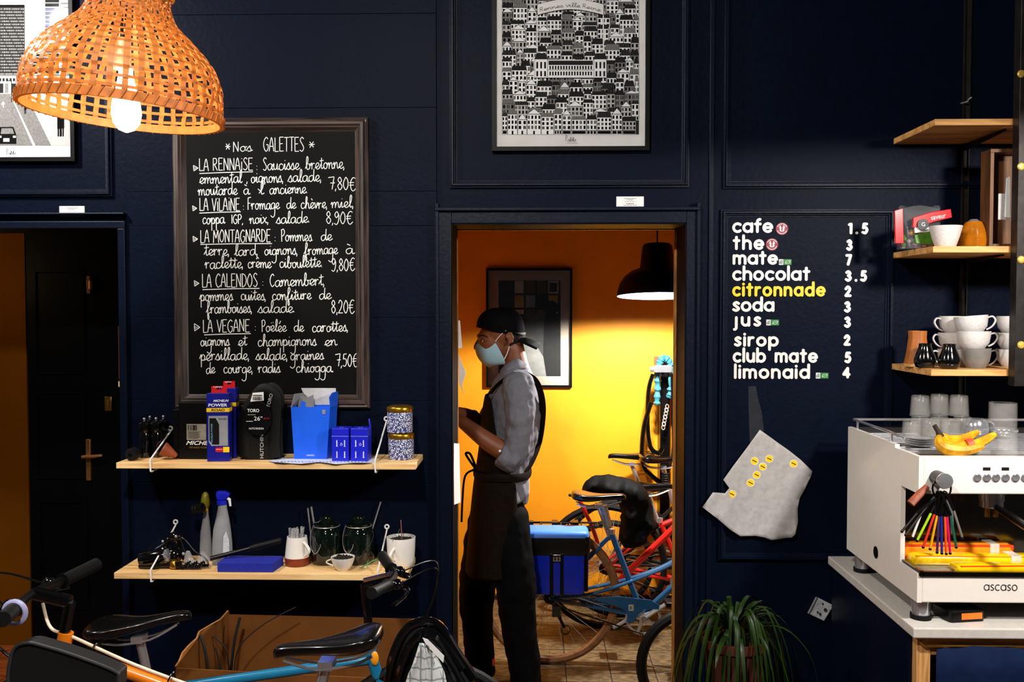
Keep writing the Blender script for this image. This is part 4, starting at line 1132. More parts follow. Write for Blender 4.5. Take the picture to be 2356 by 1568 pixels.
# navy tyre boxes (two, one behind the other)
NAVYB = mat('royal_navy_card', (16,22,128), rough=0.35, var=0.08)
SILV = mat('silver_card', (165,168,172), rough=0.35, metal=0.3, var=0.1)
def tyrebox(label, c, w_, dp, h, rz, front):
    t = thing('tyre_box', label, 'box', c, 'navy tyre boxes')
    loc = V((0,0,0)); t.location = loc
    m = MB(); m.box(-w_/2, w_/2, -dp/2, dp/2, 0, h); m.build('carton', NAVYB, t, smooth=0, bevel=.0015)
    m = MB(); m.box(-w_*.35, w_*.35, -.001, .001, h, h+.012); m.box(-w_*.35, -w_*.12, -.001, .001, h+.012, h+.018); m.box(w_*.12, w_*.35, -.001, .001, h+.012, h+.018); m.box(-w_*.35, w_*.35, -.001, .001, h+.018, h+.024); tb = m.build('hang_tab', REDP, t, smooth=0)
    text_part('NEW', V((-w_*.25,-.001,h+.0185)), w_*.4, .005, WHITEPR, tb)
    yf = -dp/2; m = MB(); m.box(-w_/2-.0004, w_/2+.0004, yf-.0004, dp/2+.0004, h-.066, h-.052); m.build('yellow_band', YELP, t, smooth=0)
    if front:
        text_part('MICHELIN', V((-w_*.2,yf,h-.03)), w_*.66, .008, WHITEPR, t, slant=.4, bold=.02)
        text_part('POWER', V((-w_*.42,yf,h-.047)), w_*.84, .011, WHITEPR, t, slant=.1, bold=.02)
        text_part('ROAD', V((-w_*.3,yf-.0005,h-.0635)), w_*.6, .009, INK, t, slant=.25, bold=.02)
        m = MB(); m.xzprism([(-w_*.42,.07),(-w_*.3,.056),(w_*.44,.056),(w_*.44,h-.08),(-w_*.42,h-.08)], yf-.0006, yf); m.build('window_panel', SILV, t, smooth=0)
        m = MB(); m.xzprism([(-w_*.38,.075),(-w_*.26,.061),(w_*.05,.061),(w_*.05,h-.11),(-w_*.1,h-.088),(-w_*.38,h-.088)], yf-.001, yf-.0006); wn = m.build('window', BLACKR, t, smooth=0)
        text_part('MICHELIN POWER', V((-w_*.24,yf-.001,.066)), .07, .006, mat('pale_blue_print', (120,180,220), rough=.5), wn, ux=(0,0,1), uy=(-1,0,0))
        text_part('700x28C', V((w_*.02,yf-.0006,h-.094)), w_*.38, .006, INK, t)
        m = MB(); m.box(-w_*.12, w_*.2, yf-.0006, yf, .034, .05); m.build('red_badge', REDP, t, smooth=0)
        text_part('COMPETITION', V((-w_*.1,yf-.0006,.042)), w_*.28, .003, WHITEPR, t)
        m = MB(); m.box(w_*.22, w_*.5, yf-.0006, yf, .033, .052); m.build('yellow_badge', YELP, t, smooth=0)
    t.location = c; t.rotation_euler = (0, 0, rz); return t
tyrebox('navy and yellow road tyre box with red hang tab, in front', on(506, -0.175, ZU), .078, .05, .243, radians(6), True)
tyrebox('second navy tyre box mostly hidden behind the front one', on(529, -0.1, ZU), .06, .05, .255, radians(4), False)
# folded tyre with round card
TY = thing('folded_tyre', 'folded black mountain bike tyre banded by a printed black card', 'tyre', on(603, -0.13, ZU))
b0 = TY.location.copy(); k_ = 1/S(-.13)
m = MB()
for s_, o_x in ((-1, -.04), (1, .03)):
    path = [V((o_x-.012,0,.01)),V((o_x-.016,0,.09)),V((o_x-.006,0,.17)),V((o_x*.3+.008,0,.235)),V((o_x*.2+.03,0,.25)),V((.052,0,.225)),V((.05,0,.15)),V((.046,0,.07)),V((.048,0,.008))]
    m.tube([b0+p+V((0,.018*s_,0)) for p in cr3(path, 5)], [(.013,.026)]*(8*5+1), 10, flat=(0,1,0))
m.box(b0.x-.052, b0.x+.05, b0.y-.028, b0.y+.03, b0.z, b0.z+.12)
m.build('casing', BLACKR, TY)
m = MB(); 
for k in range(18):
    m.obox(b0+V((.05, -.02, .012+k*.0115)), (.016,.02,.006), Matrix.Rotation(radians(25), 3, 'Y'))
m.build('tread_blocks', BLACKR, TY, kind='stuff')
cc = b0+V((-.002,-.047,.152)); m = MB()
ell = [(cos(a)*.05, sin(a)*.062) for a in [2*pi*k/28 for k in range(28)]]
m.xzprism([(cc.x+x, cc.z+z) for x, z in ell], cc.y, cc.y+.012); cd = m.build('round_card', DARKCARD, TY, smooth=0, bevel=.001)
text_part('TORO', cc+V((-.036,0,.022)), .043, .012, WHITEPR, cd, bold=.02)
text_part('26"', cc+V((-.012,0,-.008)), .03, .015, WHITEPR, cd)
text_part('x2.15', cc+V((.022,0,-.003)), .02, .006, REDP, cd); m = MB(); m.box(cc.x-.035, cc.x-.006, cc.y-.0006, cc.y, cc.z+.012, cc.z+.0135); m.box(cc.x-.04, cc.x-.016, cc.y-.0006, cc.y, cc.z-.012, cc.z-.0095); m.build('small_print', LGREYINK, cd, smooth=0)
text_part('HUTCHINSON', cc+V((-.03,0,-.04)), .052, .007, WHITEPR, cd)
text_part('HUTCHINSON', b0+V((.014,-.0285,.006)), .125, .013, LGREYINK, TY, ux=(0,0,1), uy=(-1,0,0))
text_part('TORO', b0+V((.042,-.046,.19)), .05, .012, LGREYINK, TY, ux=(.25,0,.97), uy=(-.97,0,.25))
m = MB(); m.hexa([b0+V((-.026,-.05,.212)),b0+V((.022,-.05,.216)),b0+V((.022,-.046,.216)),b0+V((-.026,-.046,.212))], [b0+V((-.018,-.046,.243)),b0+V((.02,-.046,.246)),b0+V((.02,-.042,.246)),b0+V((-.018,-.042,.243))]); bl = m.build('price_label', PAPER, TY, smooth=0)
m = MB(); xx = -.016
while xx < .018: m.obox(b0+V((xx,-.0515,.224)), (rnd.choice((.0007,.0014)),.001,.012)); xx += rnd.choice((.002,.003))
m.box(b0.x-.017, b0.x+.017, b0.y-.0515, b0.y-.0505, b0.z+.233, b0.z+.236); m.build('barcode', INK, bl, smooth=0)
# open blue carton
BLUEC = mat('bright_blue_card', (24,92,226), rough=0.4, var=0.05)
GREYC = mat('grey_board_inside', (120,120,122), rough=0.7, var=0.1)
Yb_ = -0.14; xa0, xa1 = X0(677,Yb_,1050), X0(752,Yb_,1050); xt0, xt1 = X0(670,Yb_,930), X0(760,Yb_,930); hb = .19; dpt = .075
bb = thing('blue_carton', 'tall bright blue carton with its flaps torn open', 'box', ((xa0+xa1)/2, Yb_+.04, ZU+.0003))
z0_ = ZU+.0003
m = MB(); m.hexa([V((xa0,Yb_,z0_)),V((xa1,Yb_,z0_)),V((xa1+.012,Yb_+dpt,z0_)),V((xa0+.012,Yb_+dpt,z0_))], [V((xt0,Yb_-.006,z0_+hb)),V((xt1,Yb_-.006,z0_+hb)),V((xt1+.01,Yb_+dpt,z0_+hb)),V((xt0+.01,Yb_+dpt,z0_+hb))])
m.f = [f for i, f in enumerate(m.f) if i != 1]; m.fm = [0]*len(m.f)
o = m.build('carton', BLUEC, bb, smooth=0); s_ = o.modifiers.new('t','SOLIDIFY'); s_.thickness = .0015
def flap(pts, mm, nm='flap'):
    m = MB(); m.poly(pts); o = m.build(nm, mm, bb, smooth=0); s_ = o.modifiers.new('t','SOLIDIFY'); s_.thickness = .0012
zt_ = z0_+hb
flap([V((xt0+.045,Yb_+dpt,zt_)),V((xt1+.008,Yb_+dpt,zt_)),V((xt1+.006,Yb_+dpt-.01,zt_+.062)),V((xt0+.02,Yb_+dpt-.01,zt_+.062))], mat('white_card_inside', (205,205,205), rough=.6), 'back_flap')
flap([V((xt0,Yb_-.006,zt_)),V((xt0+.012,Yb_+dpt,zt_)),V((xt0+.03,Yb_+dpt-.01,zt_+.045)),V((xt0+.006,Yb_+.02,zt_+.045))], GREYC, 'side_flap')
flap([V((xt0+.012,Yb_+.04,zt_-.02)),V((xt0+.075,Yb_+.045,zt_-.02)),V((xt0+.07,Yb_+.045,zt_+.04)),V((xt0+.05,Yb_+.043,zt_+.03)),V((xt0+.04,Yb_+.04,zt_+.042)),V((xt0+.02,Yb_+.04,zt_+.04))], GREYC, 'inner_flap')
flap([V((xt1,Yb_-.006,zt_)),V((xt1+.01,Yb_+dpt,zt_)),V((xt1+.012,Yb_+dpt,zt_+.05)),V((xt1+.004,Yb_+.01,zt_+.05)),V((xt1-.004,Yb_-.004,zt_+.035))], BLUEC, 'side_flap')
flap([V((xt0+.035,Yb_-.0062,zt_-.002)),V((xt0+.054,Yb_-.0062,zt_-.002)),V((xt0+.053,Yb_-.0065,zt_+.016)),V((xt0+.05,Yb_-.0065,zt_+.02)),V((xt0+.04,Yb_-.0065,zt_+.02)),V((xt0+.036,Yb_-.0065,zt_+.016))], BLUEC, 'front_tab')
m = MB(); m.box(xt1-.028, xt1-.016, Yb_-.0072, Yb_-.0062, zt_-.026, zt_-.01); m.build('tape', mat('silver_tape', (170,175,180), rough=.3, metal=.5), bb, smooth=0)
text_part('SHIMANO', V(((xa0+xa1)/2-.014,Yb_-.001,z0_+.012)), .028, .005, WHITEPR, bb)
# two small blue boxes
DBLUE = mat('deep_blue_card', (22,30,190), rough=0.35, var=0.06)
def smallbox(label, px, Y):
    c = on(px, Y, ZU)
    t = thing('inner_tube_box', label, 'box', (0,0,0), 'small blue boxes')
    m = MB(); m.box(-.031,.031,-.031,.031,0,.118); m.build('carton', DBLUE, t, smooth=0, bevel=.002)
    m = MB(); M = wallmap((0,-.031,0)); M2 = lambda a,b,h: M(a,b,h)
    for x in (-.012, .016):
        for z in (.022, .062):
            m.ribbon([(x,z-.008),(x,z+.014)], .0035, M2, .0003); m.ribbon([(x-.003,z-.008),(x+.003,z-.008)], .002, M2, .0003); m.ribbon([(x-.002,z+.006),(x+.002,z+.006)], .005, M2, .0003)
    m.ribbon([(-.031,.09),(.031,.09)], .0008, M2, .0003); m.ribbon(cr([(.0,.058),(.004,.066),(.008,.06),(.002,.056)],4), .0014, M2, .0003)
    m.build('print', mat('pale_print', (205,210,235), rough=.5), t, smooth=0, recalc=False)
    text_part('ST', V((-.008,-.012,.118)), .016, .012, mat('pale_print', (205,210,235)), t, uy=(0,1,0), un=(0,0,1))
    t.location = c; t.rotation_euler = (0,0,radians(-3)); return t
smallbox('small deep blue tube box next to the tall blue carton', 788, -.155); sb2 = smallbox('small deep blue tube box nearest the patterned tins', 831, -.155)
m = MB(); m.poly([V((.026,.02,.118)),V((.031,.03,.118)),V((.026,.026,.148)),V((.022,.022,.145))]); m.v = [p+sb2.location for p in m.v]; m.build('lifted_flap', DBLUE, sb2, smooth=0)
# sheet of paper lying under them
m = MB(); rows = []
xs_ = [X0(618+k*20,-.2,1060) for k in range(13)]
for j in range(7):
    rows.append([V((x, -.236+j*.022 - .004*(k % 3) + (.03 if k == 0 else 0), ZU+.0009+(.0025+.003*sin(k*1.3) if j == 0 else 0))) for k, x in enumerate(xs_)])
m.loft(rows, False, False)
ps = m.build('written_sheet', mat('pale_blue_paper', (205,212,230), rough=.7, var=.05), None, 'curled written sheet of paper lying under the blue boxes', 'paper', smooth=40)
so_ = ps.modifiers.new('t','SOLIDIFY'); so_.thickness = .0005
m = MB(); 
for k in range(26):
    x = X0(640,-.2,1060)+k*.0125; m.quad(V((x,-.222,ZU+.0042)), V((x+rnd.uniform(.003,.009),-.222,ZU+.0042)), V((x+.006,-.212,ZU+.0042)), V((x+.001,-.212,ZU+.0042)))
m.build('handwriting', INK, ps, smooth=0)
# stacked patterned tins
CALICO = bpy.data.materials.new('blue_floral_tin'); CALICO.use_nodes = True
nt = CALICO.node_tree; b_ = nt.nodes['Principled BSDF']; tc = nt.nodes.new('ShaderNodeTexCoord'); vo = nt.nodes.new('ShaderNodeTexVoronoi'); vo.inputs['Scale'].default_value = 210
rp = nt.nodes.new('ShaderNodeValToRGB'); rp.color_ramp.elements[0].position = .38; rp.color_ramp.elements[1].position = .5; rp.color_ramp.elements[0].color = (.72,.73,.78,1); rp.color_ramp.elements[1].color = (.03,.04,.16,1)
nt.links.new(tc.outputs['Object'], vo.inputs['Vector']); nt.links.new(vo.outputs['Distance'], rp.inputs[0]); nt.links.new(rp.outputs[0], b_.inputs['Base Color']); b_.inputs['Roughness'].default_value = .3
GOLD = mat('gold_tin', (196,146,42), rough=.25, metal=.9, var=.08)
def tin(loc, label):
    t = thing('patterned_tin', label, 'tin', loc, 'floral tins')
    m = MB(); m.lathe([(.044,0),(.046,.002),(.046,.076),(.045,.078)], loc, 32); m.build('can', CALICO, t)
    m = MB(); m.lathe([(.0475,.075),(.048,.077),(.048,.09),(.046,.093),(.04,.094),(.037,.0965),(.002,.0965)], loc, 32); m.build('lid', GOLD, t)
tl = on(923, -.115, ZU); tin(tl, 'blue floral tin with gold lid, lower of the stacked pair'); tin(tl+V((-.004,0,.0966)), 'blue floral tin with gold lid, upper of the stacked pair')

# ---------------------------------------------------------------- lower shelf
# spray bottles
PLAST = mat('frosted_plastic', (150,152,156), rough=.4, var=.08, trans=.15)
BLUEN = mat('blue_nozzle', (24,34,190), rough=.35); YELN = mat('yellow_nozzle', (225,170,14), rough=.35, var=.1)
def spray(px, Y, label, h, hw, mm, blue):
    c = on(px, Y, ZW); t = thing('spray_bottle', label, 'bottle', c, 'spray bottles')
    pr = [(hw,0,.7),(hw*1.02,.02,.7),(hw*.98,h*.3,.7),(hw*.86,h*.5,.72),(hw*.62,h*.68,.8),(hw*.45,h*.8,.9),(hw*.42,h*.86,1),(hw*.42,h*.88,1)]
    m = MB(); m.loft([[c+V((cos(a)*r_*1.0 + (0 if z_ < h*.6 else .002), sin(a)*r_*e_, z_)) for a in [2*pi*k/24 for k in range(24)]] for r_, z_, e_ in pr]); m.build('body', PLAST, t, smooth=50)
    m = MB(); m.lathe([(hw*.5,h*.86),(hw*.5,h*.92)], c, 20); m.build('collar', mm, t)
    top = h*.92
    if blue:
        m = MB(); rings = []
        for (z_, x0_, x1_, wy) in ((top,-.014,.014,.011),(top+.012,-.018,.026,.012),(top+.024,-.019,.03,.012),(top+.034,-.016,.012,.009)):
            rings.append([c+V((x,y,z_)) for x, y in ((x0_,-wy),(x1_,-wy),(x1_,wy),(x0_,wy))])
        m.loft(rings); m.build('spray_head', mm, t, bevel=.003)
        m = MB(); m.tube([c+V((.012,0,top+.012)), c+V((.028,0,top+.002)), c+V((.031,0,top-.022))], [.006,.006,.004], 8); m.build('trigger', WHITEPR, t)
        m = MB(); m.xzprism([(c.x+hw*.25,c.z+.012),(c.x+hw*.95,c.z+.02),(c.x+hw*.9,c.z+h*.36),(c.x+hw*.62,c.z+h*.5),(c.x+hw*.35,c.z+h*.42)], c.y-hw*.72, c.y-hw*.66); m.build('label', mat('white_label', (196,198,204), rough=.5, var=.2, scale=200), t, smooth=0)
    else:
        m = MB(); m.lathe([(.013,top),(.0165,top+.01),(.016,top+.03),(.011,top+.05),(.005,top+.058)], c, 16); m.build('nozzle', mat('olive_nozzle', (120,112,20), rough=.4), t)
    return t
spray(474, -.09, 'slim spray bottle with a yellow nozzle', .215, .022, YELN, False)
spray(512, -.13, 'larger spray bottle with a blue spray head and grey label', .255, .037, BLUEN, True)
c = P(455, 1169, -.13); m = MB(); MX = Matrix.Rotation(radians(75), 3, 'Y')@Matrix.Rotation(radians(15),3,'X')
m.lathe([(.011,-.022),(.017,-.022),(.018,-.012),(.0165,-.01),(.018,0),(.0165,.002),(.018,.012),(.017,.022),(.011,.022),(.011,-.022)], c, 20, MX, False, False); tr_ = m.build('rubber_ring', BLACKR, None, 'black ribbed rubber sleeve hooked on the yellow-nozzled bottle', 'ring')
# tangle of bicycle parts
def part_thing(nm, label, cat, fn, mm, group='loose bicycle parts'):
    m = MB(); fn(m); return m.build(nm, mm, None, label, cat, group)
c1 = on(352, -.16, ZW)
t = thing('bike_lamp', 'round black bicycle lamp at the left of the parts heap', 'bike lamp', c1, 'loose bicycle parts')
m = MB(); MXr = Matrix.Rotation(radians(80), 3, 'Y'); m.lathe([(.012,-.05),(.026,-.045),(.029,-.02),(.028,.03),(.02,.05)], c1+V((0,0,.03)), 20, MXr); m.build('housing', BLACKG, t)
m = MB(); m.lathe([(.022,.048),(.024,.056),(.012,.062)], c1+V((0,0,.03)), 20, MXr); m.build('lens', CHROME, t)
c2 = on(398, -.13, ZW)
t = thing('brake_caliper', 'tangled black brake caliper with cable on top of the parts heap', 'bike part', c2, 'loose bicycle parts')
m = MB(); m.sphere(c2+V((0,0,.03)), (.035,.025,.03)); m.tube(cr3([c2+V((-.03,0,.03)),c2+V((-.02,-.01,.075)),c2+V((.015,0,.095)),c2+V((.03,0,.06)),c2+V((.05,-.01,.02))],5), .011, 10); m.sphere(c2+V((.01,0,.1)), (.028,.02,.018)); m.build('caliper', BLACKG, t)
m = MB(); m.tube(cr3([c2+V((.02,0,.1)),c2+V((.05,-.01,.09)),c2+V((.09,-.02,.05)),c2+V((.13,-.03,.03)),c2+V((.15,-.05,.008))],6), .0028, 6); m.tube(cr3([c2+V((-.02,-.02,.08)),c2+V((-.05,-.04,.06)),c2+V((-.075,-.05,.02)),c2+V((-.08,-.03,.006))],6), .0028, 6); m.build('cable', BLACKP, t)
m = MB(); m.sphere(c2+V((.02,-.02,.105)), .006); m.sphere(c2+V((-.028,-.022,.088)), .005); m.sphere(c2+V((.05,-.03,.045)), .006); m.build('bolt', CHROME, t)
c3 = on(404, -.19, ZW)
t = thing('bicycle_bell', 'small brass bicycle bell among the black parts', 'bell', c3, 'loose bicycle parts')
m = MB(); m.lathe([(.022,.004),(.0225,.012),(.018,.024),(.008,.031),(.003,.032)], c3, 20); m.build('dome', BRASS, t); m = MB(); m.tube([c3+V((0,0,.006)),c3+V((.02,-.015,.006)),c3+V((.034,-.02,.004))], .004, 8); m.build('lever', BLACKP, t)
c4 = on(372, -.2, ZW)
def fn(m):
    m.tube(cr3([c4+V((-.08,.0,.006)),c4+V((-.04,-.006,.008)),c4+V((0,0,.01)),c4+V((.05,.004,.008)),c4+V((.09,-.01,.012))],5), [(.005,.011)]*21, 8); m.cyl(c4+V((-.02,0,.004)), c4+V((-.02,0,.022)), .012, 14); m.cyl(c4+V((.06,0,.004)), c4+V((.06,0,.026)), .013, 14)
part_thing('crank_arm', 'flat black crank arm lying along the front of the heap', 'bike part', fn, BLACKP)
c5 = on(440, -.2, ZW)
def fn(m):
    for k in range(9): m.tube(cr3([c5+V((-.03+k*.008,-.01,.004)),c5+V((-.02+k*.008,.0,.02+.004*(k%3))),c5+V((-.028+k*.009,.014,.006))],4), .0035, 6)
    m.tube([c5+V((-.04,0,.008)),c5+V((.06,.01,.01))], .006, 8)
part_thing('chain_link_tool', 'short black length of chain in the parts heap', 'bike part', fn, BLACKG)
# clear bag
CLEAR = mat('clear_plastic_bag', (190,190,190), rough=.12, alpha=.35, var=.1, bump=.8, bscale=40)
c6 = on(456, -.155, ZW); m = MB()
rows = []
for j in range(7):
    rows.append([c6+V((-.05+.1*i/9*(1-.05*j), -.012+.024*j/6+(.004*sin(i*2+j)), max(.0006, .006+.05*sin(pi*j/6)*(.6+.4*sin(i*1.1)))+(.003*rnd.random()))) for i in range(10)])
m.loft(rows, False, False); m.build('plastic_bag', CLEAR, None, 'crumpled clear plastic bag in front of the spray bottles', 'bag', smooth=30)
# long black pump
a, b = V((X0(484,-.195,1300),-.195,ZW+.037)), V((X0(647,-.125,1270),-.125,ZW+.088))
t = thing('bicycle_pump', 'long thin black bicycle pump propped over the blue block', 'pump', (a.x,a.y,ZW))
m = MB(); m.tube([a, a.lerp(b,.55)], .0085, 12); m.build('barrel', BLACKP, t); m = MB(); m.tube([a.lerp(b,.55), a.lerp(b,.62), b], [.0085,.0115,.0105], 12); m.build('grip', BLACKR, t)
def fn(m): m.tube(cr3([V((X0(625,-.05,1280),-.05,ZW+.06)),V((X0(640,-.05,1280),-.06,ZW+.085)),V((X0(655,-.05,1280),-.05,ZW+.065)),V((X0(650,-.05,1280),-.045,ZW+.012))],5), [(.006,.014)]*16, 8)
# blue foam block
FOAM = mat('blue_foam', (20,34,150), rough=.85, var=.15, scale=120, bump=.3, bscale=250)
m = MB(); Ya, Yb2 = -.235, -.14
m.hexa([V((X0(500,Ya,1320),Ya,ZW+.0003)),V((X0(628,Ya,1320),Ya,ZW+.0003)),V((X0(652,Yb2,1300),Yb2,ZW+.0003)),V((X0(522,Yb2,1300),Yb2,ZW+.0003))], [V((X0(500,Ya,1300),Ya,ZW+.034)),V((X0(628,Ya,1300),Ya,ZW+.034)),V((X0(652,Yb2,1280),Yb2,ZW+.034)),V((X0(522,Yb2,1280),Yb2,ZW+.034))])
m.build('foam_block', FOAM, None, 'flat royal blue foam block on the front of the lower shelf', 'foam block', smooth=0, bevel=.002)
# mugs
def handle_pts(r, z0, z1, out, n=9):
    return [V((r-.003 + out*sin(pi*k/n), 0, z0+(z1-z0)*k/n)) for k in range(n+1)]
def mug(name, label, c, prof, wallt, mm, hr, hz, hout, rz, fill=None, fz=0, group='white mugs on the shelf'):
    t = thing(name, label, 'mug', (0,0,0), group)
    inner = [(max(.002, r-wallt), z) for r, z in reversed(prof)]
    inner = [(r, max(z, prof[0][1]+.004)) for r, z in inner]
    m = MB(); m.lathe(prof+inner, (0,0,0), 32, cap0=True, cap1=True); m.build('cup', mm, t, smooth=50)
    m = MB(); m.tube(cr3(handle_pts(hr, hz[0], hz[1], hout), 2), [(.004,.006)]*19, 8, flat=(0,0,1)); m.build('handle', mm, t)
    if fill: 
        m = MB(); m.lathe([(.002,fz+.002),(hr*.5,fz+.003),(hr*.92,fz)], (0,0,0), 24, cap0=True, cap1=False)
        for k in range(26): 
            a = rnd.uniform(0,6.28); r = hr*.8*sqrt(rnd.random()); m.sphere((r*cos(a), r*sin(a), fz+.002), rnd.uniform(.002,.0045), 6, 4)
        m.build('soil', fill, t)
    t.location = c; t.rotation_euler = (0,0,rz); return t
SOIL = mat('dark_soil', (26,20,15), rough=.95, var=.5, scale=300, bump=.6)
c = on(684, -.13, ZW)
t = mug('dipped_mug', 'white mug with terracotta-brown dipped base full of foil sticks', c, [(.038,0),(.0425,.004),(.044,.02),(.0435,.034),(.042,.05),(.038,.085),(.036,.1),(.0355,.104)], .003, WHITEP, .042, (.035,.088), .03, radians(-38))
m = MB(); m.lathe([(.0385,-.0002),(.043,.0035),(.0446,.02),(.0442,.03)], (0,0,0), 32, cap0=True, cap1=False); m.v = [p+t.location for p in m.v]; m.build('dipped_base', mat('brown_glaze', (120,44,24), rough=.3), t, smooth=50)
FO = mat('foil_stick', (205,205,208), rough=.2, metal=.45, var=.3, scale=80)
stick0 = MB(); stick0.box(-.005,.005,-.0012,.0012,0,.1)
st_o = stick0.build('sugar_stick', FO, None, 'slim foil sugar stick standing in the dipped mug', 'sachet', 'foil sticks', smooth=0, bevel=.0006)
for k in range(14):
    a = 2*pi*k/14+rnd.uniform(-.2,.2); r = .012+.014*rnd.random()
    o = st_o if k == 0 else st_o.copy()
    if k: COL.objects.link(o)
    o.location = c+V((cos(a)*r, sin(a)*r, .034)); o.rotation_euler = (rnd.uniform(-.12,.12), rnd.uniform(-.14,.14), rnd.uniform(0,3))
c = on(923, -.13, ZW)
t = mug('planter_mug', 'plain white mug planted with soil and a thin stem at the shelf end', c, [(.041,0),(.0445,.003),(.0485,.02),(.051,.06),(.0525,.102),(.052,.104)], .003, WHITEP, .049, (.028,.075), .03, radians(248), SOIL, .094)
m = MB(); q = t.location; m.tube([q+V((-.004,0,.09)), q+V((-.003,0,.125)), q+V((.001,0,.165))], .0018, 6); m.build('stem', mat('pink_stem', (150,90,90), rough=.5), t)
GREENL = mat('grass_green', (60,110,40), rough=.5, var=.3)
m = MB()
for pth in ([(-.01,0,.09),(-.02,-.01,.13),(-.012,-.01,.16)], [(.02,0,.092),(.04,0,.12),(.055,0,.115),(.062,0,.1)], [(.01,0,.09),(.03,.01,.11),(.035,.01,.13),(.025,.01,.14)]):
    m.tube(cr3([q+V(p) for p in pth],5), .0008, 5)
m.build('sprout', GREENL, t)
# shell cup with soil
c = on(789, -.205, ZW)
t = thing('shell_cup', 'small fluted white cup of soil, front of the dark jars', 'cup', (0,0,0))
pr = [(.018,0),(.019,.004),(.024,.007),(.034,.022),(.04,.038),(.0425,.05)]
m = MB(); NR = 48; rings = []
for (r, z) in pr+[(r-.0022, max(z,.006)) for r, z in reversed(pr)]:
    rings.append([V((cos(2*pi*k/NR)*r*(1+.025*cos(16*2*pi*k/NR+z*60)*(z/.05)), sin(2*pi*k/NR)*r*(1+.025*cos(16*2*pi*k/NR+z*60)*(z/.05)), z)) for k in range(NR)])
m.loft(rings); m.build('cup', mat('pearl_glaze', (222,216,208), rough=.2, var=.05), t, smooth=60)
m = MB(); m.tube(cr3(handle_pts(.038,.018,.042,.024),2), .0028, 8); hd = m.build('handle', MATS['pearl_glaze'], t); hd.rotation_euler = (0,0,radians(180))
m = MB(); m.lathe([(.002,.046),(.02,.049),(.0385,.044)], (0,0,0), 24, cap1=False)
for k in range(30): 
    a = rnd.uniform(0,6.28); r = .033*sqrt(rnd.random()); m.sphere((r*cos(a), r*sin(a), .048), rnd.uniform(.002,.006), 6, 4)
m.build('soil', SOIL, t); t.location = c
# dark clip-top jars
DKGLASS = mat('dark_green_glass', (6,16,12), rough=.06, var=.1, coat=.6)
def jar(px, Y, label):
    c = on(px, Y, ZW); t = thing('clip_top_jar', label, 'jar', c, 'dark clip-top jars')
    m = MB(); m.lathe([(.046,0),(.053,.006),(.056,.02),(.056,.105),(.05,.122),(.043,.13),(.043,.14)], c, 32); m.build('jar_body', DKGLASS, t, smooth=50)
    m = MB(); m.lathe([(.046,.1405),(.047,.146),(.03,.152),(.022,.158),(.022,.168),(.016,.174),(.003,.175)], c, 32); m.build('lid', DKGLASS, t, smooth=50)
    m = MB(); m.tube([c+V((cos(a)*.0475, sin(a)*.0475, .137)) for a in [2*pi*k/28 for k in range(28)]], .0016, 6, closed=True); m.tube(cr3([c+V((-.047,-.01,.137)),c+V((-.055,-.02,.1)),c+V((-.05,-.03,.06)),c+V((-.03,-.05,.045)),c+V((-.012,-.055,.07)),c+V((-.01,-.05,.1))],5), .0014, 6); m.build('wire_clip', STEEL, t)
    return c
j1 = jar(752, -.1, 'dark glass clip-top jar next to the dipped mug'); j2 = jar(826, -.095, 'dark glass clip-top jar nearer the planter mug')
def straw(label, a, b, r=.003):
    m = MB(); m.tube([a, b], r, 8); m.build('metal_straw', STEEL, None, label, 'straw', 'metal rods behind the jars')
straw('thin steel rod, leftmost, rising behind the left jar', V((X0(722,-.045,1300),-.045,ZW+.0003)), P(708,1168,-.04))
straw('thicker steel rod rising behind the left jar', V((X0(736,-.042,1300),-.042,ZW+.0003)), P(716,1165,-.035), .0038)
straw('long steel rod slanting right behind the right jar', V((X0(836,-.036,1300),-.034,ZW+.0003)), P(876,1154,-.03))
# grass blade
m = MB(); g0 = on(880, -.17, ZW); pts = cr3([g0+V((.0,.02,.03)), g0+V((-.02,0,.032)), g0+V((-.045,-.01,.022)), g0+V((-.075,-.02,.004))], 6)
m.tube(pts, [(.0012,.003)]*len(pts), 6); m.tube(cr3([g0+V((-.05,0,.03)),g0+V((-.055,-.01,.015)),g0+V((-.05,-.02,.002))],5), .0012, 5); m.build('grass_blade', GREENL, None, 'fallen green grass blade beside the right bracket', 'leaf')
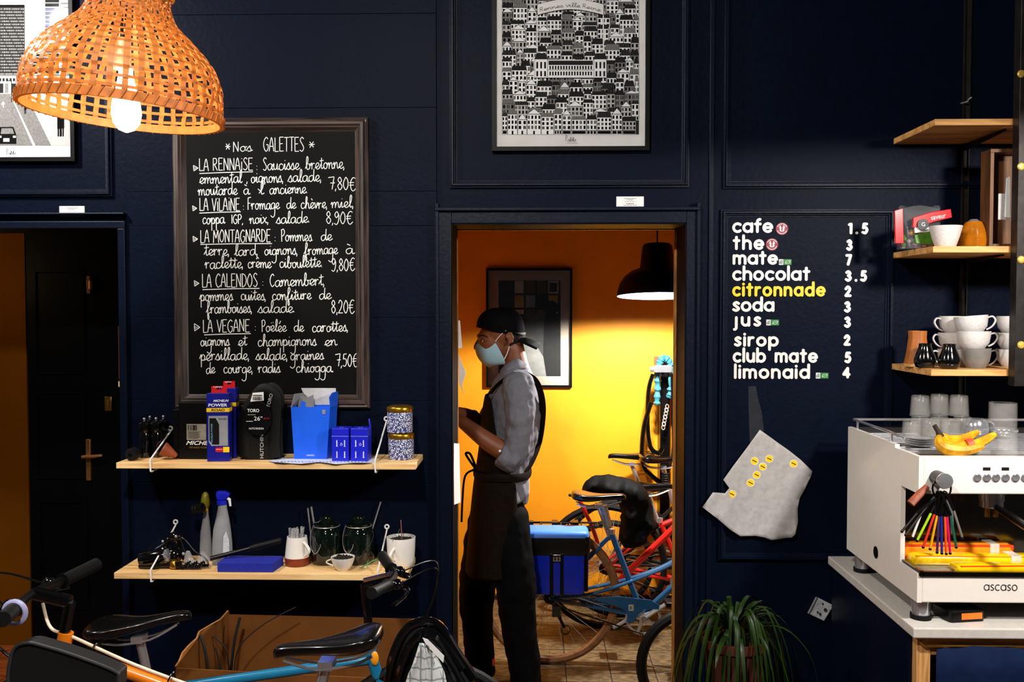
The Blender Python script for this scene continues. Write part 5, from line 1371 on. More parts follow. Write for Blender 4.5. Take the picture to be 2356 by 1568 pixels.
# ------------------------------------------------------------------ bicycles (local: x forward, z up, right-hand side = -y)
def paint(name, c, rough=.25): return mat(name, c, rough=rough, var=.08, coat=.4)
TEAL = paint('teal_bike_paint', (18,110,150)); ORANGE = paint('orange_bike_paint', (225,120,20)); PETROL = paint('petrol_bike_paint', (24,78,120)); REDB = paint('red_bike_paint', (190,28,22)); DARKB = paint('dark_bike_paint', (16,17,20)); GREYB = paint('grey_bike_paint', (60,62,66))
TAN = mat('tan_tyre_wall', (128,84,46), rough=.6, var=.25, scale=40)
RIMM = mat('rim_alloy', (150,150,150), rough=.3, metal=1.0, var=.12)
LEATH = mat('saddle_vinyl', (7,7,8), rough=.22, var=.2, coat=.3)
def wheel(t, name, cx, R, tw, tyre_m, rim_m=None, nsp=28):
    c = V((cx, 0, R))
    ring = lambda r, n=40: [c+V((cos(a)*r, 0, sin(a)*r)) for a in [2*pi*k/n for k in range(n)]]
    m = MB(); m.tube(ring(R-tw*.5-.004, 48), [(.006,.0095)]*48, 6, closed=True, flat=(1,0,0)); w_ = m.build(name, rim_m or RIMM, t)
    m = MB(); m.tube(ring(R-tw*.5, 48), tw*.5, 8, closed=True); m.build('tyre', tyre_m, w_)
    m = MB(); m.cyl(c+V((0,-.04,0)), c+V((0,.04,0)), .016, 12); m.cyl(c+V((0,-.036,0)), c+V((0,-.033,0)), .028, 16); m.cyl(c+V((0,.033,0)), c+V((0,.036,0)), .028, 16); m.cyl(c+V((0,-.065,0)), c+V((0,.065,0)), .005, 8); m.build('hub', STEEL, w_)
    m = MB()
    for k in range(nsp):
        a = 2*pi*k/nsp; off = .9*(1 if (k//2) % 2 else -1); s = .034 if k % 2 else -.034
        m.tube([c+V((cos(a+off)*.026, s, sin(a+off)*.026)), c+V((cos(a)*(R-tw-.004), 0, sin(a)*(R-tw-.004)))], .0011, 4, caps=False)
    m.build('spokes', STEEL, w_, kind='stuff')
    return c
def saddle(t, top, pitch=0.0, wide=.075, L=.27, mm=None, nose=1):
    """top: point at the middle of the seat surface; nose=1 forward"""
    m = MB(); rings = []
    for (u, w_, dz, th) in ((-.5,.035,.006,.02),(-.46,wide*.8,.014,.045),(-.35,wide,.014,.055),(-.2,wide*.85,.006,.05),(0,wide*.48,0,.036),(.2,wide*.32,.001,.03),(.38,wide*.27,.003,.03),(.47,wide*.22,.0,.028),(.5,.004,-.012,.012)):
        x = u*L; ring = []
        for k in range(14):
            a = 2*pi*k/14
            yy_ = cos(a)*w_; zz_ = sin(a)
            zz_ = zz_*.010+dz if zz_ > 0 else dz+zz_*th*(abs(cos(a))**.5*.9+.12)
            ring.append(top+Matrix.Rotation(-pitch, 3, 'Y')@V((x*nose, yy_, zz_-.01)))
        rings.append(ring)
    m.loft(rings); sd = m.build('saddle', mm or LEATH, t, smooth=60); ss_ = sd.modifiers.new('s','SUBSURF'); ss_.levels = 1; ss_.render_levels = 2
    m = MB()
    for s in (-1, 1):
        pts = [top+Matrix.Rotation(-pitch, 3, 'Y')@V((x*nose, y*s, z)) for x, y, z in ((-.11,.03,-.045),(-.06,.022,-.062),(.03,.022,-.062),(.11,.01,-.035))]
        m.tube(cr3(pts, 4), .0035, 6)
    m.build('saddle_rails', CHROME, sd)
    return sd
def crankset(t, bb, r=.08, ang=.6, spider=True, cmat=None):
    m = MB(); y = -.045
    ring = []
    N = 42
    for k in range(N):
        a = 2*pi*k/N; ring.append(V((bb.x+cos(a)*r, y, bb.z+sin(a)*r)))
    m.tube(ring, [(.006,.0018)]*N, 6, closed=True, flat=(1,0,0))
    for k in range(N): 
        a = 2*pi*k/N; m.obox((bb.x+cos(a)*(r+.007), y, bb.z+sin(a)*(r+.007)), (.005,.002,.005), Matrix.Rotation(-a, 3, 'Y'))
    for k in range(5):
        a = ang+2*pi*k/5; m.tube([V((bb.x,y,bb.z)), V((bb.x+cos(a)*r, y, bb.z+sin(a)*r))], [(.013,.003),(.006,.003)], 6, flat=(0,0,1))
    cs = m.build('chainring', cmat or STEEL, t)
    for s, da in ((-1, 0), (1, pi)):
        a = ang+da; e = V((bb.x+cos(a)*.165, s*.065, bb.z+sin(a)*.165))
        m = MB(); m.tube([V((bb.x, s*.055, bb.z)), e], [(.012,.007),(.008,.006)], 8); m.cyl(V((bb.x,s*.03,bb.z)), V((bb.x,s*.066,bb.z)), .014, 12)
        ck = m.build('crank_arm', CHROME, t)
        m = MB(); m.box(e.x-.04, e.x+.04, e.y+(0.005 if s > 0 else -.085), e.y+(.085 if s > 0 else -.005), e.z-.012, e.z+.012); m.build('pedal', BLACKP, ck, bevel=.003)
    return cs
def bike(name, label, group, R=.34, rear=-.44, front=.6, bbz=.27, seat=(-.17,.9), seat_tube=(-.12,.55), head=(.42,.62,.47,.8), col=None, tyre_m=None, tw=.036, style='diamond', bar='flat', bar_h=1.0, saddle_pitch=0., wide=.075, bar_w=.3, nose=1, sad_L=.27, steer=0.0):
    t = thing(name, label, 'bicycle', (0,0,0), group)
    tyre_m = tyre_m or BLACKR
    wheel(t, 'rear_wheel', rear, R, tw, tyre_m); wheel(t, 'front_wheel', front, R, tw, tyre_m)
    bb = V((0,0,bbz)); sc_ = V((seat_tube[0],0,seat_tube[1])); ht = V((head[2],0,head[3])); hb = V((head[0]+(.0),0,head[1])); 
    if style == 'diamond': hb = V((head[0],0,head[1])); ht = V((head[2],0,head[3])); ht, hb = (V((head[0],0,head[3])), V((head[2],0,head[1])))
    m = MB(); m.tube([bb, sc_], .0155, 12); m.tube([hb+V((.008,0,-.02)), ht+V((-.008,0,.02))], .018, 12)
    if style == 'diamond':
        m.tube([sc_+V((.005,0,-.03)), ht+V((0,0,-.02))], .0155, 12); m.tube([bb, hb+V((0,0,.02))], .0175, 12)
    else:
        m.tube([bb, hb+V((0,0,.02))], .0165, 12)
        for s in (-1, 1):
            m.tube(cr3([V((rear,s*.055,R)), V((rear+.2,s*.05,R+.02)), V((-.02,s*.022,R+.09)), V((.2,s*.018,R+.2)), ht+V((-.01,s*.012,-.03))], 6), .0085, 8)
    for s in (-1, 1):
        m.tube([bb+V((-.02,s*.02,0)), V((rear,s*.062,R))], .009, 8); m.tube([sc_+V((0,s*.012,-.02)), V((rear,s*.062,R))], .0075, 8)
    m.cyl(bb+V((0,-.035,0)), bb+V((0,.035,0)), .021, 14)
    fr_ = m.build('frame', col, t)
    m = MB()
    cb_ = hb+V((.012,0,-.04))
    for s in (-1, 1): m.tube(cr3([cb_+V((0,s*.012,0)), cb_+V((.01,s*.042,-.03)), V((front-.03,s*.05,R+.1)), V((front,s*.05,R))], 4), [.011]*9+[.009]*4, 8)
    m.build('fork', col, t)
    seat_p = V((seat[0],0,seat[1]))
    m = MB(); m.tube([sc_+V((0,0,-.04)), seat_p+V((0,0,-.055))], .0135, 12); m.obox(seat_p+V((0,0,-.058)), (.035,.05,.02)); sp_ = m.build('seatpost', CHROME, t)
    m = MB(); m.tube([sc_+V((-.001,0,-.012)), sc_+V((.0,0,.012))], .02, 14); m.build('seat_clamp', CHROME, t)
    saddle(t, seat_p, saddle_pitch, wide, sad_L, nose=nose)
    crankset(t, bb)
    m = MB()
    m.tube([V((.0,-.045,bbz+.083)), V((rear,-.045,R+.03))], .004, 5); m.tube([V((.0,-.045,bbz-.083)), V((rear,-.045,R-.03))], .004, 5); m.cyl(V((rear,-.04,R)), V((rear,-.048,R)), .032, 18); m.build('chain', mat('oily_chain', (40,36,32), rough=.4, metal=.7), t)
    # stem and bars
    st_top = ht+V((-.02,0,bar_h-ht.z))
    m = MB(); m.tube([ht, st_top], .013, 10); fwd = V((.09,0,.02)); m.tube([st_top, st_top+fwd], .016, 10); m.build('stem', BLACKG, t)
    c = st_top+fwd
    if bar == 'flat':
        pts = [V((c.x-.05,bar_w,c.z+.01)), V((c.x-.02,bar_w*.53,c.z)), c, V((c.x-.02,-bar_w*.53,c.z)), V((c.x-.05,-bar_w,c.z+.01))]
    else:
        pts = [V((c.x-.2,.26,c.z-.01)), V((c.x-.1,.27,c.z+.02)), V((c.x,.14,c.z+.02)), c, V((c.x,-.14,c.z+.02)), V((c.x-.1,-.27,c.z+.02)), V((c.x-.2,-.26,c.z-.01))]
    sm_ = cr3(pts, 6); m = MB(); m.tube(sm_, .0115, 10); hb_ = m.build('handlebar', BLACKP if bar == 'flat' else CHROME, t)
    for e in (0, -1):
        d_ = (sm_[6]-sm_[0]) if e == 0 else (sm_[-7]-sm_[-1]); d_ = d_.normalized()*.12
        m = MB(); m.tube([sm_[e]-d_*.02, sm_[e]+d_*.9, sm_[e]+d_], [.0175,.0165,.021], 12); m.build('grip', BLACKR, hb_)
        q = sm_[e]+d_*1.15; m = MB(); m.tube(cr3([q, q+V((.05,0,-.015)), q+V((.055,0,-.03))-d_*.3, q+V((.045,0,-.045))-d_*.8], 4), [(.009,.005)]*13, 8); m.sphere(q+V((.02,0,0)), (.02,.018,.016)); m.build('brake_lever', BLACKG, hb_)
        m = MB(); m.tube(cr3([q+V((.03,0,0)), c+V((.13,(q.y-c.y)*.5,.03)), c+V((.1,0,-.12)), ht+V((.03,0,-.1))], 8), .0028, 6); m.build('brake_cable', BLACKP, hb_)
    return t

# --- blue town bike with the pannier, in the back room
def place(t, loc, rz, lean=0.0):
    t.location = V(loc); t.rotation_euler = (lean, 0, rz)
YB1 = 1.08
sB = S(YB1)
hub = P(1265, 1372, YB1)
tb = bike('town_bicycle', 'petrol blue step-through bicycle with a blue pannier in the back room', 'bicycles in the back room', R=.345, rear=-.454, front=.62, bbz=.25, seat=(-.215,.845), seat_tube=(-.155,.66), head=(.42,.62,.47,.84), col=PETROL, tyre_m=TAN, tw=.042, style='mixte', bar='swept', bar_h=1.0, wide=.085)
# chain guard
m = MB(); m.xzprism([(-.24,.355),(-.12,.36),(.03,.345),(.075,.318),(.07,.3),(0,.3),(-.03,.27),(-.05,.235),(-.085,.235),(-.08,.27),(-.1,.3),(-.23,.345)], -.075, -.07); cg = m.build('chain_guard', PETROL, tb, smooth=0)
m = MB(); m.xzprism([(-.075,.292),(-.05,.292),(-.05,.322),(-.075,.322)], -.0762, -.0752); em = m.build('badge', mat('badge_grey', (170,170,160), rough=.5), cg, smooth=0)
m = MB(); Mq = wallmap((-.0625,-.0762,.307)); m.ribbon([(-.006,-.009),(-.003,0),(-.005,.008)], .003, Mq, .0003); m.ribbon([(-.003,.002),(.006,.006)], .0025, Mq, .0003); m.ribbon([(-.003,0),(.003,-.003),(.003,-.009)], .0025, Mq, .0003); m.build('emblem', INK, em, smooth=0, recalc=False)
m = MB(); m.tube([V((-.19,-.012,.79)), V((-.165,-.012,.68))], .017, 12); m.build('worn_sleeve', mat('scuffed_alloy', (160,156,150), rough=.45, metal=.7, var=.3, scale=60), tb)
# derailleur, carrier
m = MB(); q = V((-.454,-.06,.345)); m.obox(q+V((.03,-.01,-.06)), (.04,.02,.05)); m.tube([q+V((.03,-.01,-.06)), q+V((.07,-.01,-.14))], .008, 8)
m.tube([q+V((.075+cos(a)*.022,-.012,-.15+sin(a)*.022)) for a in [2*pi*k/14 for k in range(14)]], .0035, 6, closed=True); m.build('derailleur', BLACKG, tb)
m = MB(); zc = .692
for s in (-.045, .045): m.tube([V((-.61,s,zc)), V((-.2,s,zc))], .005, 8)
for x in (-.6,-.5,-.4,-.3,-.22): m.tube([V((x,-.045,zc)), V((x,.045,zc))], .004, 6)
for s in (-.07, .07): m.tube([V((-.5,s*.7,zc)), V((-.454,s,.36))], .005, 8); m.tube([V((-.36,s*.7,zc)), V((-.45,s,.36))], .004, 8)
m.obox((-.56,-.02,zc+.012), (.05,.04,.02)); m.obox((-.43,0,zc+.01), (.03,.06,.015)); m.obox((-.33,0,zc+.01), (.03,.06,.015))
m.build('rear_carrier', BLACKP, tb)
place(tb, (hub.x+.454, YB1, 0), 0.0)
# pannier hanging on it
BLUET = mat('blue_tarpaulin', (12,40,180), rough=.25, var=.12, scale=14, bump=.25, bscale=14)
BLUETL = mat('pale_blue_tarpaulin', (60,125,225), rough=.45, var=.1)
Yp_ = YB1-.21
x0, x1 = X0(1211,Yp_,1290), X0(1352,Yp_,1290); zt, zb = Z0(1222,Yp_,1280), Z0(1367,Yp_,1280); xm = (x0+x1)/2
pn = thing('pannier', 'bright blue bicycle pannier with black flap, straps and silver clasp', 'pannier', (xm, Yp_+.07, zb))
def soft(x0,x1,y0,y1,z0,z1,r,bulge=.012):
    m = MB(); rings = []
    n = 12
    for j in range(n+1):
        v_ = j/n; z_ = z0+(z1-z0)*v_; b_ = bulge*sin(pi*v_); ins = r*(1-sqrt(max(0,1-(1-min(1,v_*n/2.2))**2)))
        rings.append([V((x,y,z_)) for x, y in rrect(x0-b_*.4+ins, x1+b_*.4-ins, y0-b_, y1, .02, 3)])
    m.loft(rings); return m
soft(x0, x1, Yp_, Yp_+.13, zb, zt-.02, .02).build('bag_body', BLUET, pn, smooth=60)
hz = zt-zb
m = MB(); m.loft([[V((x,y,z_)) for x, y in rrect(x0-.006-e, x1+.006+e, Yp_-.014-e, Yp_+.136, .02, 3)] for z_, e in ((zb+hz*.63,-.001),(zb+hz*.7,.006),(zt-.04,.008),(zt-.022,.006))]); m.build('black_flap', mat('black_tarpaulin', (9,9,10), rough=.35, var=.2), pn, smooth=60)
m = MB(); m.loft([[V((x,y,z_)) for x, y in rrect(x0-.004+e, x1+.004-e, Yp_-.018+e, Yp_+.138-e, .02, 3)] for z_, e in ((zt-.04,-.002),(zt-.012,-.003),(zt,.006),(zt+.002,.02))]); m.build('top_panel', BLUETL, pn, smooth=60)
for px_ in (1269, 1293):
    m = MB(); xx_ = X0(px_, Yp_-.03, 1300); m.box(xx_-.008, xx_+.008, Yp_-.017, Yp_-.003, zb+.004, zb+hz*.66); m.build('strap', BLACKP, pn, smooth=0, bevel=.002)
for xx_ in (x0+.008, x1-.008):
    m = MB(); m.tube([V((xx_,Yp_-.006,zb+.02)), V((xx_,Yp_-.012,zb+hz*.5)), V((xx_,Yp_-.008,zb+hz*.66))], .01, 8); m.build('edge_piping', BLACKP, pn)
cx_ = X0(1281, Yp_-.03, 1285); zc_ = Z0(1284, Yp_-.03, 1281); m = MB(); m.box(cx_-.018, cx_+.018, Yp_-.028, Yp_-.02, zc_-.016, zc_+.018); cl = m.build('clasp', STEEL, pn, bevel=.003)
m = MB(); m.box(cx_-.012, cx_-.003, Yp_-.03, Yp_-.028, zc_-.01, zc_+.002); m.box(cx_+.003, cx_+.012, Yp_-.03, Yp_-.028, zc_-.01, zc_+.002); m.box(cx_-.018, cx_+.018, Yp_-.032, Yp_-.026, zc_+.006, zc_+.012); m.build('clasp_slots', DGREYINK, cl, smooth=0)
# --- red bike behind
YR = 1.6; hub = P(1390, 1320, YR)
rb = bike('red_bicycle', 'red bicycle parked behind the blue one, partly covered by a black bag', 'bicycles in the back room', R=.345, rear=-.44, front=.6, bbz=.27, seat=(-.2,.8), seat_tube=(-.14,.6), head=(.42,.6,.45,.82), col=REDB, style='diamond', bar='flat', bar_h=.98, bar_w=.15)
rx = hub.x+.44
def loc_r(px, py, Y): 
    p = P(px, py, Y); return V((p.x-rx, p.y-YR, p.z))
m = MB(); m.tube(cr3([loc_r(1327,1137,YR-.1), loc_r(1334,1150,YR-.1), loc_r(1350,1185,YR-.09), loc_r(1363,1213,YR-.08), loc_r(1392,1300,YR-.07)], 4), .011, 10); m.tube([loc_r(1420,1342,YR-.1), loc_r(1455,1305,YR-.1), loc_r(1552,1212,YR-.1)], .018, 12); m.build('carrier_tubes', REDB, rb)
m = MB(); m.tube([loc_r(1308,1138,YR-.1), loc_r(1326,1140,YR-.1)], [.007,.011], 10); m.build('end_cap', BLACKP, rb)
place(rb, (rx, YR, 0), 0.0)
# black bag slumped over it
BAGM = mat('black_nylon', (4,4,4), rough=.7, var=.3, scale=20, bump=.3, bscale=20, spec=.12)
Yg = YR-.2
bo = [(1338,1130),(1345,1112),(1362,1098),(1390,1090),(1420,1095),(1450,1102),(1475,1114),(1492,1135),(1500,1165),(1508,1195),(1512,1212),(1498,1222),(1486,1240),(1472,1256),(1448,1260),(1430,1254),(1424,1236),(1426,1205),(1428,1180),(1424,1158),(1410,1146),(1390,1142),(1360,1140)]
inflate(cr(bo, 3, True), Yg, .085, 3, 8, .018, .055).build('black_bag', BAGM, None, 'slumped black nylon bag draped over the red bicycle', 'bag', smooth=70)
wrinkle(bpy.data.objects['black_bag'], .05, .03)
# --- two more bikes by the wall, only saddles show
p = P(1452, 1043, 1.95)
g2 = bike('grey_bicycle', 'grey bicycle against the yellow wall, slim black saddle on a chrome post', 'bicycles in the back room', seat=(-.2,p.z-.0), seat_tube=(-.13,.72), R=.26, rear=-.32, front=.55, col=GREYB, wide=.06, bar_h=1.0, nose=-1, bar_w=.12)
place(g2, (p.x+.2, 1.95, 0), 0.0)
p = P(1525, 1050, 1.79)
g3 = bike('black_bicycle', 'black bicycle by the door edge with a broad sprung saddle', 'bicycles in the back room', seat=(-.2,p.z), seat_tube=(-.13,.66), col=DARKB, wide=.09, bar_h=1.02, bar_w=.15)
m = MB()
for k in range(6): m.tube([V((-.18+cos(a)*.02, sin(a)*.02, p.z-.16+k*.013)) for a in [2*pi*j/12 for j in range(12)]], .006, 6, closed=True)
m.build('suspension_boot', BLACKR, g3)
place(g3, (p.x+.2, 1.79, 0), 0.0)
# --- folding bike wheel by the jamb
p = P(1600, 1558, .42)
fb_ = bike('folding_bicycle', 'small-wheeled black folding bicycle just behind the right door jamb', 'bicycles in the back room', R=.25, rear=-.38, front=.6, bbz=.27, seat=(-.16,.86), seat_tube=(-.1,.5), head=(.42,.5,.45,.7), col=DARKB, tw=.045, bar_h=1.0, wide=.07)
place(fb_, (p.x+.38, .42, 0), 0.0)

# --- teal bike (heads right) and orange bike (heads left) in the café foreground
YT = -0.72
p = P(325, 1418, YT)
hx = P(850, 1500, YT).x-p.x-.2
tl_ = bike('teal_bicycle', 'teal bicycle in front of the cardboard box, glossy black saddle at left', 'bicycles in the café', seat=(-.2,p.z), seat_tube=(-.165,.63), head=(hx,.58,hx+.03,.70), front=hx+.17, col=TEAL, bar='flat', bar_h=.915, bar_w=.2, saddle_pitch=radians(9), wide=.09, sad_L=.31)
m = MB(); q = V((hx+.012,-.02,.69)); m.sphere(q, (.012,.006,.022), 12, 8); m.build('head_badge', mat('orange_badge', (235,150,20), rough=.4), tl_)
m = MB(); q = V((-.315,-.02,p.z-.06)); m.tube([q+V((.02,0,.03)), q+V((.0,0,.0)), q+V((-.02,0,-.05))], [.016,.02,.026], 12); m.build('tail_lamp', BLACKG, tl_)
place(tl_, (p.x+.2, YT, 0), radians(5))
YO = -1.27
p = P(752, 1470, YO)
ob = bike('orange_bicycle', 'orange bicycle closest to the viewer with white cable on its top tube', 'bicycles in the café', seat=(-.2,p.z), seat_tube=(-.15,.745), head=(.445,.74,.48,.945), front=.66, col=ORANGE, bar='flat', bar_h=1.04, bar_w=.22, saddle_pitch=radians(-8), wide=.08, sad_L=.27)
a_, b_ = V((.44,-.0,.948)), V((-.13,-.0,.742))
m = MB(); m.tube(cr3([V((.52,-.05,1.02)), V((.49,-.03,.965)), a_+V((-.02,0,.005)), a_.lerp(b_,.3), a_.lerp(b_,.6), b_], 6), .004, 8); wc_ = m.build('white_cable', mat('cream_cable', (225,205,180), rough=.4), ob)
for f_ in (.12, .45, .75):
    c = a_.lerp(b_, f_); d_ = (b_-a_).normalized(); u_ = V((0,1,0)); w_ = d_.cross(u_)
    m = MB(); m.tube([c+u_*cos(t)*.02+w_*sin(t)*.023*-1+V((0,0,-.008)) for t in [2*pi*k/16 for k in range(16)]], .0022, 6, closed=True); m.build('cable_tie', BLACKP, wc_)
# grip ring
m = MB(); q = V((.49,.13,1.055)); m.tube([q+V((cos(t)*.0,0,0))+V((cos(t)*.026,0,sin(t)*.026)) for t in [2*pi*k/20 for k in range(20)]], [(.004,.006)]*20, 8, closed=True); m.build('grip_ring', mat('lilac_ring', (150,150,190), rough=.4), ob)
place(ob, (p.x-.2, YO, 0), pi)
# black pouch slung beside the orange top tube
pb = thing('handlebar_pouch', 'flat black pouch with piped edge slung by the orange top tube', 'pouch', P(150,1568,-1.42))
m = MB(); oy = [(28,1500),(60,1478),(110,1488),(180,1510),(262,1542),(272,1560),(262,1600),(200,1640),(60,1620),(20,1580)]
oc = cr([(x,y) for x, y in oy], 5, True)
m.prism([P(x,y,-1.44) for x, y in oc], (0,.05,0)); m.build('pouch_body', mat('black_canvas', (9,9,10), rough=.6, var=.2), pb, smooth=0, bevel=.008, seg=3)
m = MB(); m.tube([P(x,y,-1.442) for x, y in oc], .004, 8, closed=True); m.build('piping', mat('dark_piping', (40,40,44), rough=.5), pb)
# ------------------------------------------------------------------ the person at the doorway
SKIN = mat('skin', (118,66,40), rough=.5, var=.08, scale=40, subs=.1)
SHIRT = mat('pale_cotton_shirt', (108,108,116), spec=.15, rough=.8, var=.06, scale=60, bump=.5, bscale=14)
APRON = mat('dark_brown_apron', (20,12,7), spec=.08, rough=.8, var=.25, scale=40, bump=.15, bscale=20)
TROUS = mat('black_trousers', (4,4,5), spec=.08, rough=.8, var=.2, bump=.3, bscale=12)
CAPM = mat('black_cap', (3,3,4), spec=.08, rough=.8, var=.2)
HAIR = mat('black_hair', (10,8,7), rough=.6, var=.3, scale=200, bump=.4)
MASK = mat('pale_blue_mask', (150,186,200), rough=.7, var=.06, bump=.2, bscale=40)
YP = .8
def Q(px, py, dy=0.0): return P(px, py, YP+dy)
sP = S(YP)
def R_px(n): return n/sP
def limb(mb, pts, rs, n=14, sub=4):
    c = cr3(pts, sub); r = cr([(x,) for x in rs], sub)
    mb.tube(c, [q[0] for q in r], n)
    mb.sphere(c[0], rs[0], 12, 8); mb.sphere(c[-1], rs[-1], 12, 8)
# body: head, neck, torso, arms with hands, legs
b = MB()
hc = Q(1150, 772)
b.sphere(Q(1157,758), (R_px(50),.076,R_px(48)), 24, 16)           # cranium
b.sphere(Q(1137,784), (R_px(38),.064,R_px(46)), 20, 14)           # face
b.sphere(Q(1127,826), (R_px(20),.04,R_px(16)), 12, 8)             # chin
b.tube([Q(1104,774,-.036), Q(1100,772,-.018), Q(1100,773,0), Q(1100,772,.018), Q(1104,774,.036)], [.006,.008,.007,.008,.006], 10)   # brow ridge
b.tube([Q(1101,781), Q(1094,795), Q(1093,799), Q(1101,804)], [.007,.0095,.011,.009], 10)    # nose
for s in (-1, 1): b.sphere(Q(1099,802,s*.011), .007, 8, 6)        # nostrils
b.tube([Q(1107,813,-.016), Q(1103,814,0), Q(1107,813,.016)], [.008,.01,.008], 10)           # lips
for s in (-1, 1):
    b.sphere(Q(1173,778,s*.074), (R_px(7),.01,R_px(13)), 12, 8)   # ears
    b.tube([Q(1173,778,s*.083)+V((cos(t)*R_px(8.5), 0, sin(t)*R_px(14))) for t in [radians(-60+k*30) for k in range(9)]], .0042, 8)
    b.sphere(Q(1170,790,s*.08), (.006,.006,.009), 8, 6)
    b.sphere(Q(1124,800,s*.04), (.022,.014,.018), 12, 8)          # cheeks
limb(b, [Q(1178,800), Q(1186,832), Q(1192,868)], [.056,.056,.07])
# torso
def ell(px, py, rx, ry): return [Q(px,py)+V((cos(a)*R_px(rx), sin(a)*ry, 0)) for a in [2*pi*k/20 for k in range(20)]]
b.loft([ell(1192,852,22,.07), ell(1184,880,46,.17), ell(1176,930,52,.175), ell(1168,1000,52,.16), ell(1152,1060,50,.15), ell(1142,1110,50,.165), ell(1142,1160,52,.17), ell(1144,1215,46,.165)])
# near arm
limb(b, [Q(1196,892,-.185), Q(1196,970,-.215), Q(1182,1050,-.2)], [.058,.052,.045])
limb(b, [Q(1182,1050,-.2), Q(1130,1020,-.2), Q(1066,972,-.17)], [.044,.042,.029])
# far arm
limb(b, [Q(1168,892,.185), Q(1130,960,.2), Q(1112,985,.16)], [.056,.048,.043])
limb(b, [Q(1112,985,.16), Q(1082,960,.08), Q(1048,948,.0)], [.042,.038,.028])
# legs
limb(b, [Q(1158,1205,-.09), Q(1180,1360,-.13), Q(1196,1450,-.13), Q(1212,1585,-.13)], [.088,.07,.058,.042])
limb(b, [Q(1130,1205,.08), Q(1104,1360,.09), Q(1104,1450,.1), Q(1118,1550,.1)], [.088,.068,.056,.042])
# hands: palm, four fingers, thumb each
def hand(c, d, up, side):
    d = d.normalized(); up = up.normalized(); w_ = d.cross(up).normalized()
    b.tube([c, c+d*.045, c+d*.085], [(.022,.03),(.018,.04),(.014,.036)], 12, flat=tuple(up))
    for k, (L_f, o_) in enumerate(((.062,-.03),(.072,-.01),(.068,.011),(.054,.03))):
        p0 = c+d*.08+w_*o_; p1 = p0+d*L_f*.45-up*.006; p2 = p1+d*L_f*.3-up*.018; p3 = p2+d*L_f*.18-up*.016
        b.tube([p0, p1, p2, p3], [.0092,.0088,.008,.0068], 8); b.sphere(p3, .0068, 8, 6)
    t0 = c+d*.025+w_*(-.032*side); t1 = t0+d*.03-w_*.022*side-up*.008; t2 = t1+d*.026-w_*.002*side-up*.014
    b.tube([t0, t1, t2], [.012,.0105,.0085], 8); b.sphere(t2, .0085, 8, 6)
hand(Q(1062,969,-.17), Q(1030,948,-.12)-Q(1062,969,-.17), V((.2,0,1)), 1)
hand(Q(1044,947,.0), Q(1018,952,-.03)-Q(1044,947,.0), V((.2,0,1)), -1)
body = remeshed(b, 'person', SKIN, .0052, None, 5, label='person in backward black cap, face mask and brown apron reaching towards the door jamb', cat='person')
body['category'] = 'person'
def cloth(mb, name, m, voxel=.009, it=4, label=None):
    o = remeshed(mb, name, m, voxel, body, it); 
    if label: o['label'] = label
    return o
# shirt: torso, sleeves rolled at the elbow, tail
s_ = MB()
s_.loft([ell(1189,846,30,.085), ell(1186,872,47,.165), ell(1184,905,59,.19), ell(1184,950,62,.195), ell(1180,1000,62,.185), ell(1164,1060,58,.175), ell(1156,1110,56,.185), ell(1160,1145,56,.19)])
limb(s_, [Q(1193,890,-.18), Q(1197,960,-.215), Q(1188,1030,-.21), Q(1174,1056,-.205)], [.076,.064,.06,.056])
s_.tube([Q(1150,1040,-.205), Q(1156,1043,-.205), Q(1186,1058,-.205), Q(1193,1062,-.205)], [.056,.06,.063,.055], 18)
limb(s_, [Q(1168,892,.185), Q(1135,950,.205), Q(1108,985,.165), Q(1085,966,.1)], [.074,.062,.056,.05])
s_.tube([Q(1186,1085,-.03), Q(1197,1115,-.05), Q(1205,1140,-.06), Q(1209,1157,-.06)], [(.1,.05),(.085,.04),(.065,.026),(.04,.012)], 14, flat=(0,1,0))
wrinkle(cloth(s_, 'shirt', SHIRT, .008, 3), .045, .016)
# collar
m = MB()
for s in (-1, 1):
    pts_o = [Q(1213,838,s*.03), Q(1196,850,s*.075), Q(1170,862,s*.085), Q(1148,872,s*.05)]; pts_t = [Q(1205,818,s*.025), Q(1186,826,s*.062), Q(1164,838,s*.064), Q(1150,852,s*.04)]
    m.loft([cr3(pts_o,4), cr3(pts_t,4)], False, False)
o = m.build('collar', SHIRT, body, smooth=60); so_ = o.modifiers.new('t','SOLIDIFY'); so_.thickness = .004
m = MB(); m.sphere(Q(1150,1037,-.275), (.006,.003,.006), 10, 6); m.build('cuff_button', WHITEP, body)
# trousers
s_ = MB()
s_.loft([ell(1146,1090,54,.165), ell(1150,1150,57,.185), ell(1152,1210,54,.185)])
limb(s_, [Q(1163,1195,-.09), Q(1184,1330,-.135), Q(1194,1440,-.135), Q(1206,1520,-.13), Q(1212,1590,-.13)], [.108,.094,.082,.074,.07])
limb(s_, [Q(1128,1195,.08), Q(1100,1330,.09), Q(1098,1440,.1), Q(1108,1540,.1)], [.105,.09,.076,.066])
wrinkle(cloth(s_, 'trousers', TROUS, .011, 4), .07, .016)
